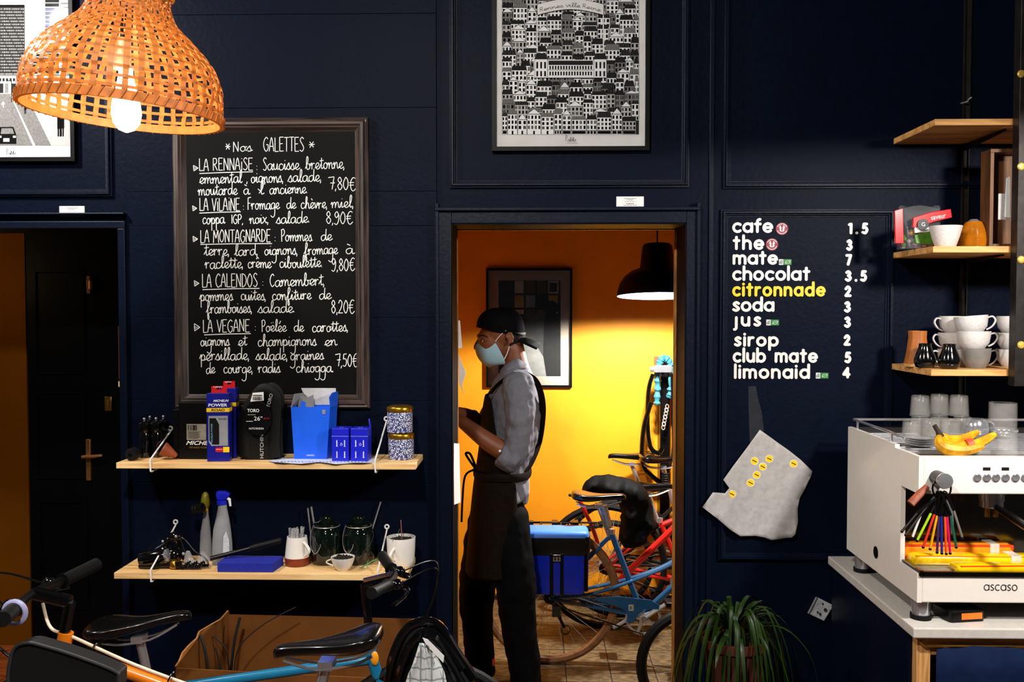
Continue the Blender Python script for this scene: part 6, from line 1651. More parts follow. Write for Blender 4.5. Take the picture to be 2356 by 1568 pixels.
# apron: bib, skirt, straps
def arcrow(px, py, rx, ry, a0, a1, n=16):
    return [Q(px,py)+V((cos(radians(a0+(a1-a0)*k/n))*R_px(rx), sin(radians(a0+(a1-a0)*k/n))*ry, 0)) for k in range(n+1)]
m = MB()
m.loft([arcrow(1177,905,62,.203,150,222), arcrow(1172,960,66,.205,135,240), arcrow(1168,1030,66,.2,120,256), arcrow(1156,1080,64,.198,80,292)], False, False)
m.loft([arcrow(1156,1080,64,.198,62,302), arcrow(1150,1140,66,.21,55,312), arcrow(1146,1230,70,.215,55,312), arcrow(1140,1312,72,.22,60,306)], False, False)
ap = m.build('apron', APRON, body, smooth=80); so_ = ap.modifiers.new('t','SOLIDIFY'); so_.thickness = .006; sd_ = ap.modifiers.new('s','SUBSURF'); sd_.levels = 1; sd_.render_levels = 1
for s in (-1, 1):
    m = MB(); pts = [Q(1128,905,s*.15), Q(1150,880,s*.16), Q(1190,857,s*.155), Q(1226,868,s*.14), Q(1243,900,s*.12), Q(1248,945,s*.07), Q(1240,1010,-s*.0), Q(1222,1058,-s*.06), Q(1206,1082,-s*.1)]
    c = cr3(pts, 5); m.tube(c, [(.004,.019)]*len(c), 8, flat=(0,0,1) if False else (.3,0,1)); m.build('apron_strap', APRON, body)
m = MB(); m.tube([Q(1156,1083)+V((cos(a)*R_px(66), sin(a)*.204, .004*sin(3*a))) for a in [2*pi*k/30 for k in range(30)]], [(.018,.004)]*30, 8, closed=True, flat=(0,0,1)); m.build('apron_tie', APRON, body)
m = MB(); m.tube(cr3([Q(1094,1078,-.03), Q(1076,1052,-.05), Q(1072,1042,-.05), Q(1082,1044,-.05), Q(1093,1070,-.04)], 5), .0055, 8); m.tube(cr3([Q(1090,1080,-.04), Q(1070,1095,-.06), Q(1064,1150,-.06), Q(1062,1200,-.06)], 5), .005, 8); m.build('apron_knot', APRON, body)
# shoes
SHOE = mat('black_trainer', (10,10,11), rough=.5); 
for (px_, py_, dy, zg) in ((1208,1592,-.13,0), (1112,1560,.1,0)):
    g = Q(px_, py_, dy); g.z = 0.004
    sm = MB(); sm.sphere(g+V((-.07,0,.042)), (.075,.045,.036)); sm.sphere(g+V((-.15,0,.034)), (.055,.045,.03)); sm.sphere(g+V((0,0,.05)), (.05,.042,.05)); sm.sphere(g+V((.005,0,.085)), (.048,.046,.04))
    so = remeshed(sm, 'shoe', SHOE, .009, body, 3)
    m = MB(); m.loft([[g+V((x*1.0, y, z_)) for x, y in rrect(-.205, .052, -.047, .047, .044, 4)] for z_ in (0, .018)]); m.build('sole', mat('pale_sole', (190,186,178), rough=.6), so)
    m = MB(); m.tube([g+V((.046,-.03,.075)), g+V((.052,0,.08)), g+V((.046,.03,.075))], [(.02,.004)]*3, 8, flat=(0,0,1)); m.build('heel_tab', mat('red_heel', (215,60,40), rough=.5), so)
# cap worn backwards
from mathutils.bvhtree import BVHTree
bv_ = BVHTree.FromPolygons([v.co+body.location for v in body.data.vertices], [tuple(p.vertices) for p in body.data.polygons])
def skin_at(p, d):
    h = bv_.ray_cast(p-d*1.0, d); return h[0] if h[0] is not None else p
cm = MB(); rings = []
cc = Q(1152,757)
for j in range(11):
    a = pi/2*j/10; rr = cos(a)**.7
    rings.append([cc+V((cos(t)*R_px(56 if j else 54)*rr+R_px(3*j/10), sin(t)*(.088 if j else .085)*rr, sin(a)*R_px(50)+(1-j/10)**2*(R_px(-2)-cos(t)*R_px(11)-(R_px(4) if j == 0 else 0)))) for t in [2*pi*k/32 for k in range(32)]])
cm.loft(rings, True, True)
cp = cm.build('cap', CAPM, body, smooth=70)
m = MB(); m.tube([cc+V((cos(t)*R_px(55), sin(t)*.0862, R_px(-3)-cos(t)*R_px(11))) for t in [2*pi*k/32 for k in range(32)]], [(.006,.0025)]*32, 8, closed=True, flat=(0,0,1)); m.build('cap_band', CAPM, cp)
m = MB(); m.sphere(cc+V((R_px(3),0,R_px(50))), (.009,.009,.005), 10, 6); m.build('cap_button', CAPM, cp)
m = MB(); rows = []
for k in range(13):
    u = -1+2*k/12; c_ = cos(u*1.1)
    rows.append([Q(1196,772)+V((R_px(14)*(c_-.6), u*.078, -.004-.016*u*u)), Q(1218,779)+V((R_px(14)*(c_-.6), u*.084, -.002-.024*u*u)), Q(1238,790)+V((R_px(20)*(c_-.6), u*.07, .002-.024*u*u))])
m.loft(rows, False, False); o = m.build('cap_peak', CAPM, cp, smooth=70); so_ = o.modifiers.new('t','SOLIDIFY'); so_.thickness = .005
# short hair behind the ears and at the nape
hm_ = MB(); hc_ = Q(1157,758); hs = MB(); hs.sphere(hc_, (R_px(51.2),.0785,R_px(49.5)), 40, 28)
zlo, zhi, xlo = Q(1180,806).z, Q(1180,766).z, Q(1176,780).x
fs_ = []
for f in hs.f:
    c_ = sum((hs.v[i] for i in f), V((0,0,0)))/len(f)
    if zlo < c_.z < zhi and c_.x > xlo-(.03 if c_.z > Q(1180,778).z else 0): fs_.append(f)
hs.f = fs_; hs.fm = [0]*len(fs_); ho_ = hs.build('hair', HAIR, body, smooth=80); so_ = ho_.modifiers.new('t','SOLIDIFY'); so_.thickness = .004; so_.offset = -1
# brows and eyes set on the face
for s in (-1, 1):
    dv = V((.55, -s*.83, 0)).normalized()
    m = MB(); pts = [skin_at(Q(x,y,s*d_), dv)-dv*.001 for x, y, d_ in ((1105,775,.02),(1110,771,.034),(1119,772,.045),(1126,776,.05))]
    m.tube(cr3(pts, 3), [.0022,.003,.003,.003,.003,.003,.003,.0028,.0024,.0015], 6); m.build('eyebrow', HAIR, body)
    q = skin_at(Q(1114,784,s*.035), dv); c_ = q+dv*.0062
    m = MB(); m.sphere(c_, .0085, 14, 10); e_ = m.build('eye', mat('eye_white', (150,142,134), rough=.2), body)
    m = MB(); m.sphere(c_+V((-.0052,-s*.0035,-.0006)), .0042, 10, 6); m.build('iris', INK, e_)
    m = MB(); pts = [skin_at(Q(x,y,s*d_), dv)-dv*.0012 for x, y, d_ in ((1107,784,.024),(1111,781,.032),(1117,781,.04),(1123,785,.045))]; m.tube(cr3(pts, 4), .0018, 6); m.build('eyelid', SKIN, e_)
# mask
mm_ = MB(); rows = []
NP = 14
for (py_, f, w_, back) in ((788,1098,.03,1136),(795,1092,.045,1142),(808,1094,.056,1152),(822,1099,.06,1160),(836,1110,.056,1164),(846,1128,.04,1160)):
    row = []
    for k in range(NP+1):
        t = -1+2*k/NP; d_ = abs(t)
        px_ = f+(back-f)*(d_**2.0); row.append(Q(px_, py_+(10 if py_ < 800 else 0)*d_*(-.5)+ (-9*d_ if py_ > 840 else 0), t*(w_+.018)*(1.05 if d_ > .3 else 1.0)))
    rows.append(row)
mm_.loft(rows, False, False); mk = mm_.build('face_mask', MASK, body, smooth=80); so_ = mk.modifiers.new('t','SOLIDIFY'); so_.thickness = .002; so_.offset = 1; sd_ = mk.modifiers.new('s','SUBSURF'); sd_.levels = 1; sd_.render_levels = 2
for s in (-1, 1):
    m = MB(); m.tube(cr3([Q(1136,790,s*.055), Q(1150,772,s*.076), Q(1164,760,s*.084)],4), .0018, 6); m.tube(cr3([Q(1160,826,s*.076), Q(1167,812,s*.078), Q(1172,796,s*.084)],4), .0018, 6); m.build('ear_loop', WHITEPR, mk)
# ------------------------------------------------------------------ wall shelves above the coffee counter
def dX(px, d): return X0(px, d-3.5)
YS0, YS1 = 0.0, -0.36
sx0 = X0(2056, -0.02, 600); sx1 = 2.6
def rshelf(label, ytop):
    z = Z0(ytop, YS1, 2240); m = MB(); m.box(sx0, sx1, YS1, -0.003, z-.021, z); m.build('counter_shelf', OAK, None, label, 'shelf', 'shelves over the counter', smooth=0, bevel=.0015); return z
ZS1 = rshelf('top wooden shelf over the counter, nothing on it', 273)
ZS2 = rshelf('middle wooden shelf holding sweets, bowl and amber jar', 566)
ZS3 = rshelf('bottom wooden shelf holding the white cups', 850)
POSTM = mat('worn_dark_steel', (52,48,46), rough=.4, metal=.7, var=.3, scale=30)
# wall standards
for i, (px) in enumerate((2216, 2600)):
    x = X0(px, 0, 500); t = thing('wall_standard', ['slotted steel shelf rail on the wall above the cups','slotted steel shelf rail beyond the right edge'][i], 'rail', (x, 0, ZS3-.2), 'shelf rails')
    m = MB(); m.box(x-.013, x-.009, -.016, 0, ZS3-.2, 3.05); m.box(x+.009, x+.013, -.016, 0, ZS3-.2, 3.05); m.box(x-.013, x+.013, -.004, 0, ZS3-.2, 3.05); m.build('channel', POSTM, t, smooth=0)
    for z in (ZS1, ZS2, ZS3):
        m = MB(); m.prism([V((x-.004,-.004,z-.023)), V((x-.004,-.3,z-.023)), V((x-.004,-.3,z-.028)), V((x-.004,-.02,z-.045)), V((x-.004,-.004,z-.045))], (.008,0,0)); m.build('bracket_arm', POSTM, t, smooth=0)
p = P(2225, 231, -.03); m = MB(); m.tube(cr3([p+V((-.008,.028,-.004)), p+V((0,0,-.004)), p+V((.006,0,.004)), p+V((.014,-.006,.01))],4), .003, 8); m.build('small_hook', STEEL, None, 'tiny steel hook on the wall rail above the top shelf', 'hook')
# front post with brass studs
d0, d1 = -.405, -.362
x0_, x1_ = X0(2324, d1, 600), X0(2372, d0, 600); zb_ = Z0(888, d0, 2340)
po = thing('studded_post', 'dark steel post with brass studs at the right end of the shelves', 'post', ((x0_+x1_)/2, d0, zb_))
m = MB(); m.box(x0_, x1_, d0, d1, zb_, ZC); m.build('post', POSTM, po, smooth=0, bevel=.002)
for py_ in (170, 383, 597, 793):
    c = P(2349, py_, d0); m = MB(); m.lathe([(.0125,0),(.0125,.003),(.009,.007),(.002,.008)], (c.x, d0, c.z), 18, Matrix.Rotation(radians(90), 3, 'X')); m.build('stud', mat('bright_brass', (225,190,90), rough=.35, metal=.5), po)
# ---- middle shelf
def on2(px, Y, z): return V((X0(px, Y, 700), Y, z+.0003))
CLEARP = mat('clear_candy_film', (225,225,225), rough=.08, alpha=.06, var=.05, bump=.5, bscale=40)
RF = mat('red_foil', (190,14,20), rough=.2, var=.15, coat=.5)
bg_ = thing('sweets_bag', 'red and clear plastic bag of wrapped sweets on the middle shelf', 'bag', on2(2120, -.2, ZS2))
Yc = -.22
def bagface(pts, mm, nm, Y0, bul=.0, parent=bg_):
    m = MB(); c = V((0,0,0)); P_ = [P(x,y,Y0) for x, y in pts]
    for q in P_: c += q
    c /= len(P_); m.prism(P_, (0,.01,0)); return m.build(nm, mm, parent, smooth=0, bevel=.002)
zq = ZS2+.001
back = [(2058,575),(2055,482),(2078,474),(2170,470),(2190,487),(2192,560),(2185,572)]
m = MB(); rings = []
for v_ in range(8):
    t = v_/7; z = zq+(Z0(474, Yc, 2100)-zq)*t; hw_ = .075-.004*t; dp = .045*(1-t)**.6+.004
    cx0 = X0(2122, Yc, 600)
    rings.append([V((cx0+cos(a)*hw_, Yc+.03+sin(a)*dp, z+(.006*sin(a*3) if v_ == 7 else 0))) for a in [2*pi*k/20 for k in range(20)]])
m.loft(rings); m.build('film', CLEARP, bg_, smooth=60)
bagface([(2060,560),(2058,484),(2078,478),(2080,560)], RF, 'red_side', Yc-.012)
bagface([(2100,524),(2101,500),(2140,488),(2188,480),(2191,500),(2150,510),(2128,518)], RF, 'red_banner', Yc-.02)
text_part('saveur', P(2143, 506, Yc-.0205), .05, .011, WHITEPR, bg_, ux=(.985,0,.17), uy=(-.17,0,.985))
c = P(2123, 516, Yc-.022); m = MB(); m.lathe([(.019,0),(.019,.004)], c, 20, Matrix.Rotation(radians(90), 3, 'X')); rd = m.build('round_badge', BLACKP, bg_)
text_part('G', c+V((-.006,-.0045,-.0065)), .012, .013, WHITEPR, rd)
bagface([(2104,540),(2108,560),(2150,562),(2148,530)], mat('green_foil', (70,120,30), rough=.3, var=.3, scale=60), 'green_print', Yc-.016)
bagface([(2104,522),(2150,522),(2150,532),(2106,536)], PAPER, 'white_print', Yc-.0158)
swm = [mat('gold_wrapper', (220,150,30), rough=.2, metal=.6, var=.3), mat('green_wrapper', (80,140,60), rough=.2, metal=.4), mat('purple_wrapper', (110,40,90), rough=.2, metal=.4), mat('silver_wrapper', (200,200,205), rough=.2, metal=.8)]
for k in range(40):
    a_ = rnd.uniform(-1, 1); c = V((X0(2120, Yc, 600)+a_*.062, Yc+.03+rnd.uniform(-.03,.012), ZS2+.008+rnd.random()**1.5*.06))
    m = MB(); m.sphere(c, (.009,.008,.007), 6, 4); m.build('sweet', swm[k % 4], bg_, smooth=0)
STONEW = mat('white_stoneware', (206,202,198), rough=.45, var=.08, scale=120)
def bowl(c, label):
    t = thing('white_bowl', label, 'bowl', c)
    pr = [(.031,0),(.033,.002),(.044,.035),(.053,.07),(.052,.071),(.043,.036),(.03,.006),(.003,.005)]
    m = MB(); m.lathe(pr, c, 36); m.build('bowl', STONEW, t, smooth=50)
bowl(on2(2173, -.3, ZS2), 'plain white tapering bowl at the front of the middle shelf')
AMBER = mat('amber_glass', (170,100,14), rough=.15, var=.25, scale=20, coat=.4)
c = on2(2237, -.24, ZS2); t = thing('amber_jar', 'ribbed amber beehive jar beside the white bowl', 'jar', c)
m = MB(); pr = []
for k in range(34):
    u = k/33; r = (.049*sin(pi*(.36+.5*u))**.8 if u > .1 else .044+.04*u)+.0025*(1 if k % 2 else 0)
    pr.append((max(.012, r), u*.09))
m.lathe(pr, c, 30); m.build('ribbed_body', AMBER, t, smooth=30)
m = MB(); m.lathe([(.017,.088),(.02,.092),(.012,.099),(.003,.1)], c, 20); m.build('stopper', CHROME, t)
# wooden crate and papers at the end
cw = wood('crate_wood', (62,36,12), (104,62,22), axis=2)
x0_, x1_ = X0(2278, -.3, 450), X0(2330, -.3, 450)
t = thing('wooden_crate', 'upright wooden crate standing beside the studded post', 'crate', (x0_, -.18, ZS2))
zt_ = Z0(342, -.3, 2300)
for (a0, a1, b0_, b1, c0, c1) in ((x0_, x1_+.1, -.3, -.23, zt_-.012, zt_), (x0_, x0_+.012, -.3, -.23, ZS2+.0003, zt_-.012), (x1_+.088, x1_+.1, -.3, -.23, ZS2+.0003, zt_-.012), (x0_+.012, x1_+.088, -.242, -.23, ZS2+.0003, zt_-.012), (x0_+.012, x1_+.088, -.3, -.23, ZS2+.0003, ZS2+.012)):
    m = MB(); m.box(a0, a1, b0_, b1, c0, c1); m.build('crate_board', cw, t, smooth=0, bevel=.001)
for (pts, l) in (([(2298,445),(2316,445),(2315,505),(2297,505)], 'grey paper packet standing in the crate'), ([(2316,410),(2324,405),(2324,500),(2312,499)], 'white paper sheet leaning by the post')):
    m = MB(); Yq = -.31 if 'grey' in l else -.335
    m.prism([P(x,y,Yq) for x, y in pts], (0,.004,0)); m.v = [V((p_.x,p_.y,p_.z)) for p_ in m.v]; m.build('paper_packet', LGREYINK if 'grey' in l else PAPER, None, l, 'paper', smooth=0)
# ---- bottom shelf: cups
def cup(name, label, loc, rz, mm=STONEW, r=.052, h=.062, group='white cups on the shelf', tilt=0):
    t = thing(name, label, 'cup', (0,0,0), group)
    pr = [(r*.62,0),(r*.66,.003),(r*.9,h*.35),(r*.97,h*.7),(r,h),(r-.0025,h),(r*.97-.0028,h*.7),(r*.88-.002,h*.35),(r*.5,.006),(.003,.005)]
    m = MB(); m.lathe(pr, (0,0,0), 32); m.build('cup_body', mm, t, smooth=50)
    m = MB(); m.tube(cr3([V((r*.93,0,h*.82)), V((r+.013,0,h*.88)), V((r+.021,0,h*.64)), V((r+.01,0,h*.32)), V((r*.85,0,h*.14))], 5), [(.0032,.005)]*21, 8, flat=(0,0,1)); m.build('handle', mm, t)
    t.location = V(loc); t.rotation_euler = (0, tilt, rz); return t
MUGG = mat('smoked_glass_cup', (150,146,140), rough=.1, var=.1, trans=.4, coat=.4)
cA = on2(2247, -.27, ZS3)
cup('glass_cup', 'smoked glass cup at the bottom of the front stack', cA, radians(-12), MUGG, .048, .068)
cup('coffee_cup', 'white coffee cup resting in the smoked glass cup, middle of the front stack', cA+V((-.008,0,.0655)), radians(-10), STONEW, .054, .06)
cup('coffee_cup', 'white coffee cup tilted on top of the front stack', cA+V((-.014,0,.119)), radians(-35), STONEW, .054, .058, tilt=radians(-5))
cB = on2(2196, -.16, ZS3)
for k in range(3): cup('coffee_cup', 'white coffee cup, %s of the back left stack' % ('bottom','middle','top')[k], cB+V((.002*k,0,.0575*k)), radians(178+k*3), STONEW, .054, .06)
cC = on2(2332, -.17, ZS3)
for k in range(3): cup('coffee_cup', 'white coffee cup, %s of the stack half hidden by the post' % ('bottom','middle','top')[k], cC+V((0,0,.0575*k)), radians(-60+k*9), STONEW, .054, .06)
VASE = [(.022,0),(.03,.004),(.036,.02),(.035,.032),(.027,.055),(.021,.072),(.02,.082),(.018,.082),(.019,.07),(.003,.06)]
for (px_, Y_, l) in ((2130,-.27,'small glossy black vase, left of the pair before the cups'),(2186,-.315,'small glossy black vase, right of the pair before the cups')):
    c = on2(px_, Y_, ZS3); t = thing('black_vase', l, 'vase', c, 'small black vases'); m = MB(); m.lathe(VASE, c, 28); m.build('vase_body', BLACKG, t, smooth=50)
    m = MB(); m.tube([c+V((cos(a)*.0205, sin(a)*.0205, .082)) for a in [2*pi*k/20 for k in range(20)]], .0014, 6, closed=True); m.build('lip', BLACKG, t)
c = on2(2112, -.18, ZS3); t = thing('wooden_beaker', 'tapered brown wooden beaker behind the black vases', 'beaker', c)
m = MB(); m.lathe([(.044,0),(.045,.004),(.036,.05),(.03,.1),(.031,.124),(.028,.124),(.027,.1),(.003,.01)], c, 28); m.build('beaker_body', wood('amber_wood', (140,74,18), (180,104,34), axis=2), t, smooth=50)
m = MB(); m.lathe([(.046,0),(.047,.005),(.045,.01)], c, 28); m.build('foot_ring', OAK, t)

# ------------------------------------------------------------------ coffee counter
ZT = .84; cf_, cr_ = 2.676-3.5, 3.46-3.5
cx0 = 1.0815; cx1 = 2.6
STONE = mat('pale_worktop', (196,190,182), rough=.35, var=.06, scale=60)
m = MB(); m.box(cx0, cx1, cf_, cr_, ZT-.03, ZT); m.build('worktop', STONE, None, 'pale worktop carrying the coffee machine', 'worktop', smooth=0, bevel=.004)
ct = thing('serving_counter', 'raw timber counter stand with a navy side panel under the worktop', 'counter', (cx0+.4, cf_+.3, 0))
TIM = wood('raw_timber_up', (170,118,62), (214,160,96), axis=2); TIMH = wood('raw_timber_across', (170,118,62), (214,160,96), axis=0)
xp = cx0+.022
m = MB(); m.box(xp, xp+.04, cf_+.03, cf_+.07, 0, ZT-.0302); m.build('leg', TIM, ct, smooth=0, bevel=.002)
m = MB(); m.box(xp, xp+.04, cr_-.06, cr_-.02, 0, ZT-.0302); m.build('leg', TIM, ct, smooth=0, bevel=.002)
m = MB(); m.box(2.5, 2.54, cf_+.03, cf_+.07, 0, ZT-.0302); m.build('leg', TIM, ct, smooth=0, bevel=.002)
m = MB(); m.box(xp+.04, 2.5, cf_+.035, cf_+.065, ZT-.09, ZT-.0302); m.build('rail', TIMH, ct, smooth=0, bevel=.002)
m = MB(); m.box(xp-.012, xp-.001, cf_+.06, cr_-.02, 0, ZT-.031); m.build('side_panel', NAVY2, ct, smooth=0)
m = MB(); rr = V((xp+.018, cf_+.02, Z0(1484, cf_+.02, 2140))); m.tube([rr+V((-.012,0,.012)), rr, rr+V((.05,0,0))], .005, 8); m.tube([rr+V((.03,0,0)), rr+V((1.35,0,0))], .004, 8)
rod = m.build('curtain_rod', BRASS, None, 'thin brass curtain rod hooked on the counter leg', 'rod')
for x_ in (0.0, .045):
    pass
CURT = mat('navy_curtain', (12,26,56), rough=.8, var=.2, scale=25, spec=.1)
m = MB(); rows = []
for j in range(10):
    z = rr.z-.004-(rr.z-.05)*j/9; rows.append([V((rr.x+.032+1.3*k/80, cf_+.016+.013*sin(k*.42+j*.05+.6*sin(k*.11))*(.5+.5*j/9), z+(.012*abs(sin(k*.19))-.006 if j == 0 else 0))) for k in range(81)])
m.loft(rows, False, False); cu = m.build('curtain', CURT, None, 'dark navy fabric curtain hanging under the worktop', 'curtain', smooth=80); so_ = cu.modifiers.new('t','SOLIDIFY'); so_.thickness = .002
# small black box with amber label under the machine
c = V((X0(2215, cf_+.07, 1430), cf_+.1, ZT+.0003)); t = thing('black_label_box', 'small black box with an amber label under the coffee machine', 'labelled_box', (0,0,0))
m = MB(); m.loft([[V((x,y,z_)) for x, y in rrect(-.055+e,.055-e,-.045+e,.045-e,.01,3)] for z_, e in ((0,0),(.03,0),(.034,.004))]); m.build('case', BLACKP, t, smooth=40)
m = MB(); m.box(-.02,.045,-.0465,-.045,.008,.026); m.build('amber_glow_label', mat('amber_plastic', (225,110,30), rough=.4, emit=(225,100,20), estr=.25), t, smooth=0)  # orange label, its glow added as faint emission
t.location = c; t.rotation_euler = (0,0,radians(10))

# ------------------------------------------------------------------ coffee machine
mx0, mx1 = 1.108, 1.80
yf, yr, ys, ym, yt = 2.72-3.5, 3.333-3.5, 2.90-3.5, 2.849-3.5, 2.919-3.5
zb_, zf, zr, zu, ztray = .90, 1.324, 1.3345, 1.2165, .985
MW = mat('cream_white_enamel', (232,224,214), rough=.28, var=.02, coat=.3)
cmn = thing('coffee_machine', 'large cream-white two-group espresso machine on the pale worktop', 'coffee machine', ((mx0+mx1)/2, (yf+yr)/2, ZT))

for x in (mx0, mx1-.014):
    m = MB(); m.prism([V((x,y,z)) for y, z in ((yr,zb_),(ym,zb_),(ym,zf),(ys+.002,zf+.0005),(ys,zr),(yr,zr))], (.014,0,0)); sp0 = m.build('side_panel', MW, cmn, smooth=0)
    m = MB(); m.box(x, x+.014, yf, ym, zb_, ztray); m.build('lower_cheek', MW, sp0, smooth=0)
    m = MB(); m.box(x, x+.014, yf, ym, zu, zf); m.build('upper_cheek', MW, sp0, smooth=0)
m = MB(); m.box(mx0+.014, mx1-.014, yf, yf+.03, zu, zf); upf = m.build('control_panel', MW, cmn, smooth=0, bevel=.004)
m = MB(); m.box(mx0+.014, mx1-.014, yf, yf+.03, zb_, ztray-.002); m.build('front_panel', MW, cmn, smooth=0, bevel=.004)
m = MB(); m.box(mx0+.014, mx1-.014, yr-.02, yr, zb_, zr); m.box(mx0+.014, mx1-.014, ys, yr-.02, zu+.02, zr-.03); m.box(mx0+.014, mx1-.014, yf+.03, yr-.02, zb_, zb_+.02); m.build('inner_case', mat('dark_machine_inside', (22,20,18), rough=.4), cmn, smooth=0)
m = MB(); m.box(mx0+.014, mx1-.014, ym+.08, ym+.085, ztray, zu+.02); m.build('splash_back', mat('mirror_steel', (120,112,100), rough=.12, metal=1.0), cmn, smooth=0)
m = MB(); m.box(mx0+.014, mx1-.014, yf+.03, ys, zf-.03, zf-.022); m.box(mx0+.014, mx1-.014, ys, yr-.02, zr-.03, zr-.022); m.build('cup_tray', STEEL, cmn, smooth=0)
for k in range(16):
    m = MB(); y = yf+.04+k*.036; m.box(mx0+.016, mx1-.016, y, y+.012, (zf if y < ys else zr)-.022, (zf if y < ys else zr)-.018); m.build('tray_slat', CHROME, cmn, smooth=0)
# cup rail
rz_ = zr+.028
m = MB(); xr0, xr1 = mx0+.012, mx1-.012; m.tube([V((xr0+.02,ys+.02,rz_-.012)), V((xr0,ys+.06,rz_)), V((xr0,yr-.02,rz_)), V((xr1,yr-.02,rz_)), V((xr1,ys+.06,rz_)), V((xr1-.02,ys+.02,rz_-.012))], .0045, 8)
for (x, y) in ((xr0,ys+.06),(xr0,yr-.06),(xr1,ys+.06),(xr1,yr-.06)): m.cyl((x,y,zr-.01), (x,y,rz_), .004, 8)
m.build('cup_rail', CHROME, cmn)
# feet
for (x, y) in ((mx0+.03,yf+.045),(mx0+.03,yr-.075),(mx1-.03,yf+.045),(mx1-.03,yr-.075)):
    m = MB(); m.cyl((x,y,ZT+.012), (x,y,zb_), .026, 20); ft = m.build('foot', CHROME, cmn)
    m = MB(); m.cyl((x,y,ZT+.0003), (x,y,ZT+.014), .03, 20); m.build('rubber_pad', BLACKR, ft)
c = P(2015, 1269, 0); d_ = mx0*F/(2015-1230)
m = MB(); yh = d_-3.5; zh = 1.75-(1269-710)*d_/F; m.cyl((mx0-.0015,yh,zh), (mx0+.004,yh,zh), .02, 18); m.build('side_plug', BLACKP, cmn)
# drip tray with grille
m = MB(); m.box(mx0+.01, mx1-.01, yf-.006, yf+.012, ztray-.008, ztray+.006); m.box(mx0+.004, mx0+.02, yf-.006, ym, ztray-.008, ztray+.008); m.build('tray_trim', BLACKG, cmn, smooth=0, bevel=.003)
m = MB(); m.box(mx0+.02, mx1-.02, yf+.012, ym+.08, ztray-.02, ztray-.012); m.build('drip_tray', STEEL, cmn, smooth=0)
for k in range(20):
    m = MB(); y = yf+.02+k*.0088; m.box(mx0+.02, mx1-.02, y, y+.0045, ztray-.006, ztray-.001); m.build('grille_bar', STEEL, cmn, smooth=0)
# controls
kx_ = P(2155,1098,yf); m = MB(); m.cyl((kx_.x,yf+.001,kx_.z), (kx_.x,yf-.05,kx_.z), .0215, 24); kn = m.build('steam_knob', BLACKP, upf)
m = MB(); m.lathe([(.0225,0),(.023,.004),(.0215,.009),(.012,.0105),(.001,.0107)], (kx_.x,yf-.05,kx_.z), 28, Matrix.Rotation(radians(90),3,'X')); m.build('knob_cap', CHROME, kn)
for px_ in (2248,2270,2291,2313,2336,2358):
    c = P(px_,1098,yf); m = MB(); m.lathe([(.0115,0),(.0118,.003),(.009,.0045),(.001,.0025)], (c.x,yf,c.z), 22, Matrix.Rotation(radians(90),3,'X')); m.build('push_button', CHROME, upf)
for px_ in (2270,2313):
    c = P(px_,1078,yf); m = MB(); m.box(c.x-.0105, c.x+.0105, yf-.0008, yf, c.z-.0045, c.z+.0045); m.build('display', mat('dark_display', (30,26,24), rough=.3), upf, smooth=0)
a_ = P(2264,1357,yf); b_ = P(2340,1343,yf); m = MB(); h_ = (b_.z-a_.z)/.95; xq = 0.0; gaps = []
for ch in 'ascaso':
    x_s = [p_[0] for st_l in ROUND[ch][1] for p_ in st_l]; gaps.append((min(x_s), max(x_s)))
kk = (b_.x-a_.x)/(sum(g1-g0 for g0, g1 in gaps)+.26*5)
for ch, (g0, g1) in zip('ascaso', gaps):
    for st_l in ROUND[ch][1]: m.ribbon([((xq+p_[0]-g0)*kk, p_[1]*h_) for p_ in st_l], .0026, wallmap((a_.x, yf, a_.z)), .0006)
    xq += g1-g0+.26
m.build('brand_lettering', mat('grey_logo', (40,38,38), rough=.4), cmn, smooth=0, recalc=False)
# group heads and portafilter
for gx in (1.36, 1.62):
    m = MB(); m.cyl((gx,yf+.09,zu+.03), (gx,yf+.09,zu-.035), .036, 24); m.cyl((gx,yf+.09,zu-.03), (gx,yf+.09,zu-.055), .033, 24); gh = m.build('group_head', CHROME, cmn)
    m = MB(); m.tube([(gx,yf+.06,zu-.05), (gx+.01,yf-.03,zu-.065), (gx+.014,yf-.09,zu-.075)], [.009,.013,.012], 12); m.build('portafilter_handle', BLACKP, gh)
    m = MB(); m.tube([(gx-.012,yf+.09,zu-.055), (gx-.012,yf+.09,zu-.085)], .008, 10); m.tube([(gx+.012,yf+.09,zu-.055), (gx+.012,yf+.09,zu-.085)], .008, 10); m.build('spout', BRASS, gh)
m = MB(); wx = kx_.x+.03; m.tube(cr3([V((wx,yf+.04,zu+.01)), V((wx+.02,yf+.02,zu-.05)), V((wx+.03,yf+.03,zu-.12))],5), .005, 8); m.build('steam_wand', CHROME, cmn)
